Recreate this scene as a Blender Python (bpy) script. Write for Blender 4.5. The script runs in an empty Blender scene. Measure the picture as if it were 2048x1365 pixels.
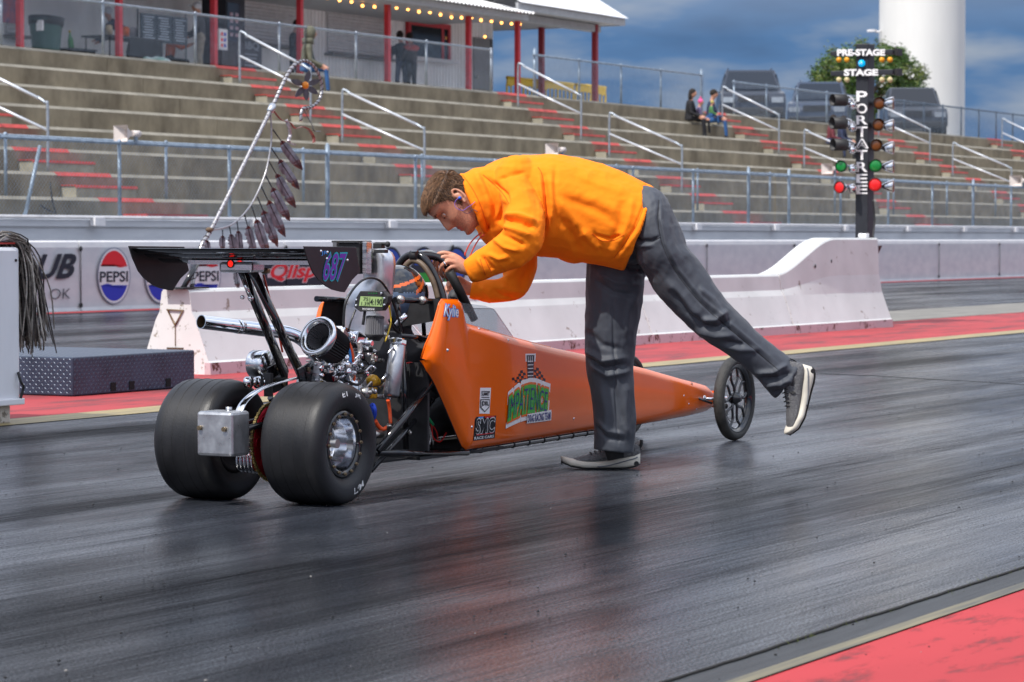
import bpy, bmesh, math, random
import numpy as np
from mathutils import Vector, Matrix, noise
random.seed(7)
SC = bpy.context.scene
COL = SC.collection
R_ = math.radians
# ---------------------------------------------------------------- camera
# world X runs along the drag strip, Y across it (away from the photographer), Z up, metres
TH = R_(28.5); PH = math.atan(204.5/5675); FPX = 5675.0; CH = 1.0
FW = Vector((math.cos(TH)*math.cos(PH), math.sin(TH)*math.cos(PH), -math.sin(PH)))
RT = Vector((math.sin(TH), -math.cos(TH), 0)); UP = RT.cross(FW)
FH = Vector((math.cos(TH), math.sin(TH), 0)); CP = Vector((0, 0, CH))
cam = bpy.data.cameras.new('camera'); camo = bpy.data.objects.new('camera', cam); COL.objects.link(camo)
cam.sensor_width = 36; cam.lens = FPX/2048*36; cam.clip_end = 3000; cam.clip_start = .1
camo.location = CP; camo.rotation_euler = (math.pi/2-PH, 0, TH-math.pi/2)
cam.dof.use_dof = True; cam.dof.focus_distance = 11.4; cam.dof.aperture_fstop = 9
SC.camera = camo
# ---------------------------------------------------------------- sun, sky, exposure
SUN_EL, SX, SY = R_(56), -.985, .17
sd = Vector((SX*math.cos(SUN_EL), SY*math.cos(SUN_EL), math.sin(SUN_EL))).normalized()
sl = bpy.data.lights.new('sun', 'SUN'); sl.energy = 4.6; sl.angle = R_(.6); sl.color = (1, .955, .89)
so = bpy.data.objects.new('sun', sl); COL.objects.link(so); so.rotation_euler = sd.to_track_quat('Z', 'Y').to_euler()
W = bpy.data.worlds.new('World'); SC.world = W; W.use_nodes = True
nt = W.node_tree; N = nt.nodes; L = nt.links; N.clear()
def nd(t, **k):
    n = N.new(t)
    for a, b in k.items(): setattr(n, a, b)
    return n
out = nd('ShaderNodeOutputWorld'); bg = nd('ShaderNodeBackground'); bg.inputs[1].default_value = .1
sky = nd('ShaderNodeTexSky'); sky.sky_type = 'NISHITA'; sky.sun_disc = False
sky.sun_elevation = SUN_EL; sky.sun_rotation = math.atan2(sd.x, sd.y)
tc = nd('ShaderNodeTexCoord'); mp = nd('ShaderNodeMapping'); mp.inputs['Scale'].default_value = (9, 9, 34); mp.inputs['Location'].default_value = (1.3, 4.1, .4)
nz = nd('ShaderNodeTexNoise'); nz.inputs['Scale'].default_value = 1; nz.inputs['Detail'].default_value = 5; nz.inputs['Roughness'].default_value = .5
L.new(tc.outputs['Generated'], mp.inputs[0]); L.new(mp.outputs[0], nz.inputs[0])
cr = nd('ShaderNodeValToRGB'); cr.color_ramp.elements[0].position = .34; cr.color_ramp.elements[0].color = (.022, .088, .25, 1)
cr.color_ramp.elements[1].position = .66; cr.color_ramp.elements[1].color = (.34, .40, .52, 1)
e = cr.color_ramp.elements.new(.52); e.color = (.055, .175, .42, 1)
L.new(nz.outputs[0], cr.inputs[0])
# brighter broken cloud higher up
mp2 = nd('ShaderNodeMapping'); mp2.inputs['Scale'].default_value = (2.2, 2.2, 5); mp2.inputs['Location'].default_value = (.7, 2.2, 0)
nz2 = nd('ShaderNodeTexNoise'); nz2.inputs['Scale'].default_value = 1.3; nz2.inputs['Detail'].default_value = 6
L.new(tc.outputs['Generated'], mp2.inputs[0]); L.new(mp2.outputs[0], nz2.inputs[0])
cr2 = nd('ShaderNodeValToRGB'); cr2.color_ramp.elements[0].position = .40; cr2.color_ramp.elements[0].color = (.36, .46, .66, 1)
cr2.color_ramp.elements[1].position = .62; cr2.color_ramp.elements[1].color = (.96, .96, 1, 1)
L.new(nz2.outputs[0], cr2.inputs[0])
sx = nd('ShaderNodeSeparateXYZ'); L.new(tc.outputs['Generated'], sx.inputs[0])
mr = nd('ShaderNodeMapRange'); mr.inputs[1].default_value = .070; mr.inputs[2].default_value = .14; L.new(sx.outputs[2], mr.inputs[0])
mx = nd('ShaderNodeMix', data_type='RGBA'); L.new(mr.outputs[0], mx.inputs[0]); L.new(cr.outputs[0], mx.inputs[6]); L.new(cr2.outputs[0], mx.inputs[7])
upb = nd('ShaderNodeMapRange'); upb.inputs[1].default_value = .10; upb.inputs[2].default_value = .5; upb.inputs[3].default_value = 9; upb.inputs[4].default_value = 18; L.new(sx.outputs[2], upb.inputs[0])
sc1 = nd('ShaderNodeVectorMath', operation='SCALE'); L.new(upb.outputs[0], sc1.inputs[3]); L.new(mx.outputs[2], sc1.inputs[0])
mx2 = nd('ShaderNodeMix', data_type='RGBA'); mx2.inputs[0].default_value = .88
L.new(sky.outputs[0], mx2.inputs[6]); L.new(sc1.outputs[0], mx2.inputs[7])
L.new(mx2.outputs[2], bg.inputs[0]); L.new(bg.outputs[0], out.inputs[0])
SC.view_settings.view_transform = 'Standard'; SC.view_settings.look = 'None'; SC.view_settings.exposure = 0; SC.view_settings.gamma = 1
# ---------------------------------------------------------------- helpers
def ray(px, py): return FW + RT*((px-1024)/FPX) + UP*((682.5-py)/FPX)
def PV(px, py, v): r = ray(px, py); return CP + r*(v/r.y)
def PU(px, py, u): r = ray(px, py); return CP + r*(u/r.x)
def PZ(px, py, z=0): r = ray(px, py); return CP + r*((z-CH)/r.z)
def PD(px, py, D): r = ray(px, py); return CP + r*(D/r.dot(FH))
def PP(px, py, a, b):
    r = ray(px, py); n = Vector((b[1]-a[1], -(b[0]-a[0]), 0)); return CP + r*(n.dot(Vector((a[0], a[1], 0)))/n.dot(r))
def V(*a): return Vector(a)
MATS = {}
def mat(name, col, rough=.5, metal=0, var=0, vs=6, bump=0, bs=40, coat=0, emit=None, trans=0, alpha=1, rvar=0, stretch=(1, 1, 1), ior=1.45, col2=None, sheen=0):
    if name in MATS: return MATS[name]
    m = bpy.data.materials.new(name); m.use_nodes = True; t = m.node_tree; p = t.nodes['Principled BSDF']
    p.inputs['Base Color'].default_value = (*col, 1); p.inputs['Roughness'].default_value = rough; p.inputs['Metallic'].default_value = metal
    p.inputs['IOR'].default_value = ior
    if coat: p.inputs['Coat Weight'].default_value = coat; p.inputs['Coat Roughness'].default_value = .05
    if trans: p.inputs['Transmission Weight'].default_value = trans
    if sheen: p.inputs['Sheen Weight'].default_value = sheen
    if alpha < 1: p.inputs['Alpha'].default_value = alpha
    if emit: p.inputs['Emission Color'].default_value = (*emit[:3], 1); p.inputs['Emission Strength'].default_value = emit[3]
    if var or bump or rvar:
        tcn = t.nodes.new('ShaderNodeTexCoord'); mpn = t.nodes.new('ShaderNodeMapping'); mpn.inputs['Scale'].default_value = stretch
        t.links.new(tcn.outputs['Object'], mpn.inputs[0])
    if var or rvar:
        n = t.nodes.new('ShaderNodeTexNoise'); n.inputs['Scale'].default_value = vs; n.inputs['Detail'].default_value = 6; n.inputs['Roughness'].default_value = .62
        t.links.new(mpn.outputs[0], n.inputs[0])
        mrn = t.nodes.new('ShaderNodeMapRange'); mrn.inputs[1].default_value = .32; mrn.inputs[2].default_value = .68; t.links.new(n.outputs[0], mrn.inputs[0])
    if var:
        x = t.nodes.new('ShaderNodeMix'); x.data_type = 'RGBA'
        c2 = col2 or tuple(min(1, c*(1+var)) for c in col); c1 = col if col2 else tuple(c*(1-var) for c in col)
        x.inputs[6].default_value = (*c1, 1); x.inputs[7].default_value = (*c2, 1)
        t.links.new(mrn.outputs[0], x.inputs[0]); t.links.new(x.outputs[2], p.inputs['Base Color'])
    if rvar:
        q = t.nodes.new('ShaderNodeMapRange'); q.inputs[3].default_value = max(.02, rough-rvar); q.inputs[4].default_value = rough+rvar
        t.links.new(mrn.outputs[0], q.inputs[0]); t.links.new(q.outputs[0], p.inputs['Roughness'])
    if bump:
        n2 = t.nodes.new('ShaderNodeTexNoise'); n2.inputs['Scale'].default_value = bs; n2.inputs['Detail'].default_value = 4; t.links.new(mpn.outputs[0], n2.inputs[0])
        b = t.nodes.new('ShaderNodeBump'); b.inputs['Strength'].default_value = min(1, bump); b.inputs['Distance'].default_value = .01
        t.links.new(n2.outputs[0], b.inputs['Height']); t.links.new(b.outputs[0], p.inputs['Normal'])
    MATS[name] = m
    return m
ORG = {}
def tagp(o, label=None, cat=None, group=None, kind=None):
    if label: o['label'] = label
    if cat: o['category'] = cat
    if group: o['group'] = group
    if kind: o['kind'] = kind
    return o
def thing(name, label, cat, loc=(0, 0, 0), group=None, rz=0):
    o = bpy.data.objects.new(name, None); COL.objects.link(o); o.location = loc; o.rotation_euler.z = rz; o.empty_display_size = .1
    ORG[o.name] = Vector(loc) if rz == 0 else Vector((0, 0, 0))
    return tagp(o, label, cat, group)
def dup(root, loc, label=None, rz=None, group=None):
    def cp(o, par):
        c = o.copy(); COL.objects.link(c); c.parent = par
        for ch in list(o.children): cp(ch, c)
        return c
    r = cp(root, None); r.location = loc
    if rz is not None: r.rotation_euler.z = rz
    return tagp(r, label, None, group)
def frame(d):
    d = d.normalized(); a = Vector((0, 0, 1)) if abs(d.z) < .9 else Vector((1, 0, 0))
    x = a.cross(d).normalized(); return x, d.cross(x)
class MB:
    def __init__(s): s.v = []; s.f = []; s.m = []; s.s = []
    def add(s, vs, fs, mi=0, sm=False):
        n = len(s.v); s.v += [tuple(v) for v in vs]
        for f in fs: s.f.append(tuple(i+n for i in f)); s.m.append(mi); s.s.append(sm)
        return s
    def box(s, c, d, M=None, mi=0):
        c = Vector(c); vs = []
        for x in (-1, 1):
            for y in (-1, 1):
                for z in (-1, 1):
                    p = Vector((x*d[0]/2, y*d[1]/2, z*d[2]/2)); vs.append(c+(M @ p if M else p))
        return s.add(vs, [(0, 1, 3, 2), (4, 6, 7, 5), (0, 4, 5, 1), (2, 3, 7, 6), (0, 2, 6, 4), (1, 5, 7, 3)], mi)
    def span(s, a, b, mi=0): return s.box([(a[i]+b[i])/2 for i in range(3)], [abs(b[i]-a[i]) for i in range(3)], None, mi)
    def tube(s, pts, r, n=10, closed=False, caps=True, mi=0, b=None, up=None, sm=True):
        pts = [Vector(p) for p in pts]; k = len(pts); rs = r if isinstance(r, (list, tuple)) else [r]*k
        bs = b if isinstance(b, (list, tuple)) else ([b]*k if b else rs); vs = []; x = None
        for i, p in enumerate(pts):
            if closed: d = pts[(i+1) % k]-pts[i-1]
            else: d = pts[min(i+1, k-1)]-pts[max(i-1, 0)]
            if d.length < 1e-9: d = Vector((0, 0, 1))
            d.normalize()
            if up is not None: x = (Vector(up)-d*d.dot(Vector(up))).normalized()
            elif x is None: x = frame(d)[0]
            else: x = (x-d*x.dot(d)).normalized()
            y = d.cross(x)
            for j in range(n):
                a = 2*math.pi*j/n; vs.append(p+x*(math.cos(a)*rs[i])+y*(math.sin(a)*bs[i]))
        fs = []
        for i in range(k if closed else k-1):
            for j in range(n):
                a = i*n+j; c = i*n+(j+1) % n; e = ((i+1) % k)*n; fs.append((a, c, e+(j+1) % n, e+j))
        s.add(vs, fs, mi, sm)
        if caps and not closed:
            q = len(s.v)-k*n; s.f.append(tuple(q+j for j in reversed(range(n)))); s.m.append(mi); s.s.append(False)
            s.f.append(tuple(q+(k-1)*n+j for j in range(n))); s.m.append(mi); s.s.append(False)
        return s
    def cyl(s, a, b, r, r2=None, n=16, mi=0, sm=True): return s.tube([a, b], [r, r if r2 is None else r2], n, mi=mi, sm=sm)
    def lathe(s, prof, o, ax, n=32, mi=0, sm=True):
        o = Vector(o); ax = Vector(ax).normalized(); x, y = frame(ax); vs = []
        for r, h in prof:
            for j in range(n): a = 2*math.pi*j/n; vs.append(o+ax*h+(x*math.cos(a)+y*math.sin(a))*r)
        fs = [(i*n+j, i*n+(j+1) % n, (i+1)*n+(j+1) % n, (i+1)*n+j) for i in range(len(prof)-1) for j in range(n)]
        return s.add(vs, fs, mi, sm)
    def prism(s, pts, vec, mi=0, sm=False):
        pts = [Vector(p) for p in pts]; n = len(pts); vec = Vector(vec)
        return s.add(pts+[p+vec for p in pts], [tuple(reversed(range(n))), tuple(range(n, 2*n))]+[(i, (i+1) % n, n+(i+1) % n, n+i) for i in range(n)], mi, sm)
    def ell(s, c, r, M=None, n=16, mi=0, sm=True):
        c = Vector(c); k = max(6, n*2//3); vs = []
        if not isinstance(r, (tuple, list)): r = (r, r, r)
        for i in range(k+1):
            t = math.pi*i/k
            for j in range(n):
                a = 2*math.pi*j/n; p = Vector((r[0]*math.sin(t)*math.cos(a), r[1]*math.sin(t)*math.sin(a), r[2]*math.cos(t))); vs.append(c+(M @ p if M else p))
        return s.add(vs, [(i*n+j, (i+1)*n+j, (i+1)*n+(j+1) % n, i*n+(j+1) % n) for i in range(k) for j in range(n)], mi, sm)
    def mesh(s, name, off=None):
        me = bpy.data.meshes.new(name); o = off or Vector((0, 0, 0))
        me.from_pydata([(v[0]-o.x, v[1]-o.y, v[2]-o.z) for v in s.v], [], s.f); return me
    def build(s, name, m, parent=None, bevel=0, label=None, fixn=True):
        me = s.mesh(name, ORG.get(parent.name) if parent else None)
        ms = m if isinstance(m, (list, tuple)) else [m]
        for q in ms: me.materials.append(q)
        me.polygons.foreach_set('material_index', s.m); me.polygons.foreach_set('use_smooth', s.s)
        if fixn:
            bm = bmesh.new(); bm.from_mesh(me); bmesh.ops.remove_doubles(bm, verts=bm.verts, dist=1e-5); bmesh.ops.recalc_face_normals(bm, faces=bm.faces); bm.to_mesh(me); bm.free()
        o = bpy.data.objects.new(name, me); COL.objects.link(o)
        if parent: o.parent = parent; ORG[o.name] = ORG.get(parent.name, Vector((0, 0, 0)))
        if bevel:
            b = o.modifiers.new('bevel', 'BEVEL'); b.width = bevel; b.segments = 2; b.limit_method = 'ANGLE'; b.angle_limit = R_(40)
        if label: o['label'] = label
        return o
def text2d(s, shear=0, off=0, sp=1.0, ext=0):
    c = bpy.data.curves.new('t', 'FONT'); c.body = s; c.size = 1; c.shear = shear; c.offset = off; c.space_character = sp; c.resolution_u = 3
    o = bpy.data.objects.new('t', c); COL.objects.link(o); dg = bpy.context.evaluated_depsgraph_get(); dg.update()
    me = bpy.data.meshes.new_from_object(o.evaluated_get(dg)); vs = [(v.co.x, v.co.y) for v in me.vertices]; fs = [tuple(p.vertices) for p in me.polygons]
    bpy.data.objects.remove(o); bpy.data.curves.remove(c); bpy.data.meshes.remove(me)
    return vs, fs
def put_text(mb, s, fn, mi=0, shear=0, off=0, sp=1.0, ref=None):
    """fn(a,b) maps the unit box (of the text without offset) to a world point; a right, b up"""
    vs, fs = text2d(s, shear, off, sp); base = vs if not off else text2d(s, shear, 0, sp)[0]
    x0 = min(v[0] for v in base); x1 = max(v[0] for v in base); y0 = min(v[1] for v in base); y1 = max(v[1] for v in base)
    if ref: y0, y1 = ref
    mb.add([fn((x-x0)/(x1-x0), (y-y0)/(y1-y0)) for x, y in vs], fs, mi)
    return mb
def quadmap(c00, c10, c11, c01, proj):
    """pixel quad (bottom-left, bottom-right, top-right, top-left) -> surface"""
    def fn(a, b):
        x = (c00[0]*(1-a)+c10[0]*a)*(1-b)+(c01[0]*(1-a)+c11[0]*a)*b; y = (c00[1]*(1-a)+c10[1]*a)*(1-b)+(c01[1]*(1-a)+c11[1]*a)*b
        return proj(x, y)
    return fn
def remesh(mb, vox, smooth=3, fac=.6):
    """union the closed shapes collected in mb into one continuous surface"""
    me = mb.mesh('tmp'); o = bpy.data.objects.new('tmp', me); COL.objects.link(o)
    r = o.modifiers.new('r', 'REMESH'); r.mode = 'VOXEL'; r.voxel_size = vox; r.use_smooth_shade = True
    if smooth: q = o.modifiers.new('s', 'SMOOTH'); q.iterations = smooth; q.factor = fac
    dg = bpy.context.evaluated_depsgraph_get(); dg.update(); me2 = bpy.data.meshes.new_from_object(o.evaluated_get(dg))
    bpy.data.objects.remove(o); bpy.data.meshes.remove(me); return me2
def link_mesh(name, me, mats, parent=None, smooth=True, label=None):
    if parent:
        o_ = ORG.get(parent.name, Vector((0, 0, 0))); me.transform(Matrix.Translation(-o_))
    me.name = name; me.materials.clear()
    for q in (mats if isinstance(mats, (list, tuple)) else [mats]): me.materials.append(q)
    if smooth: me.polygons.foreach_set('use_smooth', [True]*len(me.polygons))
    o = bpy.data.objects.new(name, me); COL.objects.link(o)
    if parent: o.parent = parent; ORG[o.name] = ORG.get(parent.name, Vector((0, 0, 0)))
    if label: o['label'] = label
    return o
def spline(pts, n=8):
    pts = [Vector(p) for p in pts]; o = []
    for i in range(len(pts)-1):
        p0 = pts[max(i-1, 0)]; p1 = pts[i]; p2 = pts[i+1]; p3 = pts[min(i+2, len(pts)-1)]
        for k in range(n):
            t = k/n; o.append(.5*((2*p1)+(p2-p0)*t+(2*p0-5*p1+4*p2-p3)*t*t+(3*p1-p0-3*p2+p3)*t**3))
    return o+[pts[-1]]
# ---------------------------------------------------------------- shared materials
BLK = mat('black_gloss', (.008, .008, .010), .12, coat=.6)
BLKM = mat('black_matte', (.018, .018, .020), .55, var=.3, vs=30)
ALU = mat('brushed_aluminium', (.62, .63, .65), .28, 1, var=.12, vs=14, rvar=.10, stretch=(1, 1, 6))
CHR = mat('chrome', (.78, .79, .82), .07, 1)
STEEL = mat('steel_bolt', (.45, .43, .40), .32, 1)
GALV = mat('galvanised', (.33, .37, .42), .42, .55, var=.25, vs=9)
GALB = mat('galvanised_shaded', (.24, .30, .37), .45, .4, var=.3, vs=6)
WHT = mat('white_paint', (.74, .73, .74), .5, var=.10, vs=4)
RUB = mat('tyre_rubber', (.021, .021, .023), .48, var=.35, vs=22, bump=.25, bs=120, rvar=.1, sheen=.12)
def track_mat():
    m = bpy.data.materials.new('rubbered_track'); m.use_nodes = True; t = m.node_tree; p = t.nodes['Principled BSDF']; n = t.nodes.new; l = t.links.new
    tc = n('ShaderNodeTexCoord')
    def noi(scale, sc, det=5, ro=.6, loc=(0, 0, 0)):
        mp = n('ShaderNodeMapping'); mp.inputs['Scale'].default_value = scale; mp.inputs['Location'].default_value = loc; l(tc.outputs['Object'], mp.inputs[0])
        z = n('ShaderNodeTexNoise'); z.inputs['Scale'].default_value = sc; z.inputs['Detail'].default_value = det; z.inputs['Roughness'].default_value = ro; l(mp.outputs[0], z.inputs[0]); return z.outputs[0]
    def rng(x, a, b, c, d):
        r = n('ShaderNodeMapRange'); r.inputs[1].default_value = a; r.inputs[2].default_value = b; r.inputs[3].default_value = c; r.inputs[4].default_value = d; l(x, r.inputs[0]); return r.outputs[0]
    def mth(op, a, b):
        q = n('ShaderNodeMath'); q.operation = op
        for i, x in enumerate((a, b)):
            if isinstance(x, (int, float)): q.inputs[i].default_value = x
            else: l(x, q.inputs[i])
        return q.outputs[0]
    st = noi((.035, 1, 1), 8, 9, .74); st2 = noi((.02, 1, 1), 60, 6, .7, (3, 1, 0)); big = noi((.10, .55, 1), 1.5, 4, .55, (5, 2, 0)); fine = noi((1, 1, 1), 130, 3); pat = noi((.5, 1.6, 1), 2.2, 6, .6, (9, 4, 0))
    band = noi((.006, 1, 1), 1.7, 3, .5, (2, 7, 0)); agg = noi((.7, 1, 1), 150, 3, .75)
    s = mth('ADD', mth('MULTIPLY', st, .5), mth('MULTIPLY', st2, .5)); sb = mth('ADD', mth('MULTIPLY', rng(s, .39, .63, 0, 1), .70), mth('MULTIPLY', rng(band, .42, .56, 0, 1), .32))
    x = n('ShaderNodeMix'); x.data_type = 'RGBA'; x.inputs[6].default_value = (.0025, .0025, .004, 1); x.inputs[7].default_value = (.036, .041, .052, 1); l(sb, x.inputs[0])
    y = n('ShaderNodeMix'); y.data_type = 'RGBA'; y.blend_type = 'MULTIPLY'; y.inputs[0].default_value = .8; l(x.outputs[2], y.inputs[6]); l(rng(big, .38, .60, .25, 1.4), y.inputs[7])
    z = n('ShaderNodeMix'); z.data_type = 'RGBA'; z.blend_type = 'MULTIPLY'; z.inputs[0].default_value = .8; l(y.outputs[2], z.inputs[6]); l(rng(agg, .40, .60, .1, 2.2), z.inputs[7]); l(z.outputs[2], p.inputs['Base Color'])
    ro = mth('ADD', rng(sb, 0, 1, .28, .11), mth('ADD', rng(big, .35, .65, -.03, .08), rng(pat, .4, .65, -.04, .08))); l(ro, p.inputs['Roughness'])
    p.inputs['IOR'].default_value = 1.72; l(mth('MULTIPLY', rng(sb, 0, 1, .10, .85), mth('MULTIPLY', rng(pat, .38, .62, .7, 1.25), rng(agg, .42, .56, .35, 1.15))), p.inputs['Specular IOR Level'])
    b = n('ShaderNodeBump'); b.inputs['Strength'].default_value = .14; b.inputs['Distance'].default_value = .004; l(mth('ADD', mth('MULTIPLY', s, 1.0), mth('ADD', mth('MULTIPLY', fine, .45), mth('MULTIPLY', agg, .9))), b.inputs['Height']); l(b.outputs[0], p.inputs['Normal'])
    df = n('ShaderNodeBsdfDiffuse'); l(z.outputs[2], df.inputs[0]); l(b.outputs[0], df.inputs['Normal']); ms = n('ShaderNodeMixShader'); o_ = t.nodes['Material Output']
    g = mth('MULTIPLY', mth('MULTIPLY', rng(sb, .05, .90, .38, 1.0), rng(big, .36, .60, .62, 1.35)), rng(agg, .40, .58, .50, 1.1)); l(g, ms.inputs[0]); l(df.outputs[0], ms.inputs[1]); l(p.outputs[0], ms.inputs[2]); l(ms.outputs[0], o_.inputs['Surface'])
    return m
TRK = track_mat()
ASPH = mat('asphalt', (.075, .075, .078), .62, var=.35, vs=3, bump=.4, bs=90, stretch=(.3, 1, 1))
SHLD = mat('smooth_grey_edge', (.018, .020, .022), .5, var=.5, vs=12, bump=.5, bs=60, stretch=(.15, 3, 1))
REDP = mat('red_ground_paint', (.36, .034, .040), .45, var=.25, vs=5, bump=.5, bs=45, stretch=(.35, 1, 1), col2=(.55, .075, .078))
REDW = mat('worn_red_ground_paint', (.13, .035, .04), .5, var=.3, vs=3.5, bump=.3, bs=60, stretch=(.3, 1.2, 1), col2=(.55, .10, .105))
YELP = mat('dirty_yellow_line', (.14, .12, .07), .5, var=.3, vs=9, bump=.2, bs=60, stretch=(.12, 3, 1), col2=(.42, .32, .13))
CONC = mat('grandstand_concrete', (.15, .125, .085), .85, var=.3, vs=1.6, bump=.3, bs=8, stretch=(1, 1, .6), col2=(.33, .285, .20))
TREAD = mat('tread_concrete', (.20, .185, .15), .85, var=.25, vs=2, col2=(.32, .295, .24))
REDN = mat('red_nosing_paint', (.46, .055, .045), .6, var=.2, vs=4)
def strip(name, u0, u1, v0, v1, z, m, nx=1):
    mb = MB(); ys = [v0, v1]
    mb.add([(u0, v0, z), (u1, v0, z), (u1, v1, z), (u0, v1, z)], [(0, 1, 2, 3)])
    o = mb.build(name, m, fixn=False); o['kind'] = 'structure'; return o
# ---------------------------------------------------------------- ground
strip('ground', -900, 1500, -900, 1500, -.02, ASPH)
strip('near_lane', -40, 400, 2.72, 9.62, 0, TRK)
strip('far_lane', -40, 400, 14.1, 23.45, 0, TRK)
strip('track_edge', -40, 400, 2.60, 2.74, .004, SHLD)
strip('edge_line', -40, 400, 2.552, 2.60, .008, mat('faded_edge_line', (.045, .045, .038), .5, var=.3, vs=9, stretch=(.15, 3, 1), col2=(.20, .17, .09)))
def chipped(name, base, chip, th, sc=7, th2=.02, st=(1, 1, 1)):
    m = bpy.data.materials.new(name); m.use_nodes = True; t = m.node_tree; p = t.nodes['Principled BSDF']; p.inputs['Roughness'].default_value = .75; p.inputs['Specular IOR Level'].default_value = .25
    tc0 = t.nodes.new('ShaderNodeTexCoord'); tc = t.nodes.new('ShaderNodeMapping'); tc.inputs['Scale'].default_value = st; t.links.new(tc0.outputs['Object'], tc.inputs[0]); n = t.nodes.new('ShaderNodeTexNoise'); n.inputs['Scale'].default_value = sc; n.inputs['Detail'].default_value = 9; n.inputs['Roughness'].default_value = .72; t.links.new(tc.outputs[0], n.inputs[0])
    r = t.nodes.new('ShaderNodeMapRange'); r.inputs[1].default_value = th; r.inputs[2].default_value = th+th2; t.links.new(n.outputs[0], r.inputs[0])
    n2 = t.nodes.new('ShaderNodeTexNoise'); n2.inputs['Scale'].default_value = 2.2; n2.inputs['Detail'].default_value = 5; t.links.new(tc.outputs[0], n2.inputs[0])
    y = t.nodes.new('ShaderNodeMix'); y.data_type = 'RGBA'; y.inputs[6].default_value = (*[c*.72 for c in base], 1); y.inputs[7].default_value = (*[min(1, c*1.12) for c in base], 1); t.links.new(n2.outputs[0], y.inputs[0])
    x = t.nodes.new('ShaderNodeMix'); x.data_type = 'RGBA'; t.links.new(y.outputs[2], x.inputs[6]); x.inputs[7].default_value = (*chip, 1); t.links.new(r.outputs[0], x.inputs[0]); t.links.new(x.outputs[2], p.inputs['Base Color'])
    b = t.nodes.new('ShaderNodeBump'); b.inputs['Strength'].default_value = .4; b.inputs['Distance'].default_value = .008; b.invert = True; t.links.new(r.outputs[0], b.inputs['Height']); t.links.new(b.outputs[0], p.inputs['Normal'])
    MATS[name] = m; return m
REDP = chipped('scuffed_red_paint', (.40, .038, .044), (.15, .035, .038), .535, 9, .12, (.35, 1, 1)); REDW = chipped('worn_red_median_paint', (.38, .05, .056), (.10, .045, .05), .49, 3.2, .16, (.25, 1, 1))
strip('red_apron', -40, 400, -6, 2.555, .004, REDP)
strip('centre_line', -40, 400, 9.60, 9.93, .004, YELP)
strip('red_median', -40, 400, 9.93, 12.3, 0, REDW)
strip('median_shoulder', -40, 400, 12.3, 14.1, .004, mat('pale_dusty_asphalt', (.16, .15, .13), .6, var=.3, vs=4, stretch=(.3, 1, 1)))
strip('far_red_line', -40, 400, 23.4, 23.75, .004, REDP)
strip('wall_shoulder', -40, 400, 23.75, 28, 0, ASPH)
mb = MB(); mb.tube([PZ(x, y, .001) for x, y in ((1640, 748), (1750, 752), (1860, 759), (1960, 764), (2048, 770), (2140, 776))], .006, 4, b=.002); o = mb.build('lane_crack', mat('crack_dark', (.006, .006, .007), .8)); o['kind'] = 'structure'
# the tarry joint beside the lane
mb = MB(); pts = []
for i in range(0, 421):
    u = 4+i*.06; pts.append((u, 2.722+.010*noise.noise(V(u*1.7, 0, 0))+.006*noise.noise(V(u*9, 3, 0)), .006))
mb.tube(pts, [.006+.004*noise.noise(V(i*.5, 7, 0)) for i in range(len(pts))], 5, b=.004)
o = mb.build('pavement_joint', mat('tar_joint', (.008, .007, .006), .8)); o['kind'] = 'structure'
# little stones and rubber crumbs on the lane
mb = MB(); rr = random.Random(3)
for i in range(3200):
    u = 5+rr.random()**1.6*16; v = 2.3+rr.random()*7.0; s = .0010+rr.random()**6*.0032
    mb.ell((u, v, .004+s*.4), (s*(1+rr.random()), s, s*.7), n=5, mi=0 if rr.random() < .93 else 1, sm=False)
o = mb.build('rubber_crumbs', [mat('crumb_rubber', (.010, .010, .011), .7), mat('crumb_stone', (.28, .26, .24), .7)], fixn=False); tagp(o, 'dark rubber crumbs and pale grit scattered over the lane', 'debris', kind='stuff')
# weeds in the joint
mb = MB()
for i in range(240):
    u = 6.3+rr.random()*2.6 if rr.random() < .75 else 6+rr.random()*8; v = 2.722+rr.gauss(0, .012); h = .004+rr.random()*.010
    mb.add([(u, v, .004), (u+.004, v, .004), (u+rr.gauss(0, .006), v+rr.gauss(0, .006), .004+h)], [(0, 1, 2)])
o = mb.build('joint_weeds', mat('weed_green', (.10, .12, .02), .7), fixn=False); tagp(o, 'tiny yellow green weeds growing in the pavement joint', 'weeds', kind='stuff')
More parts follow.
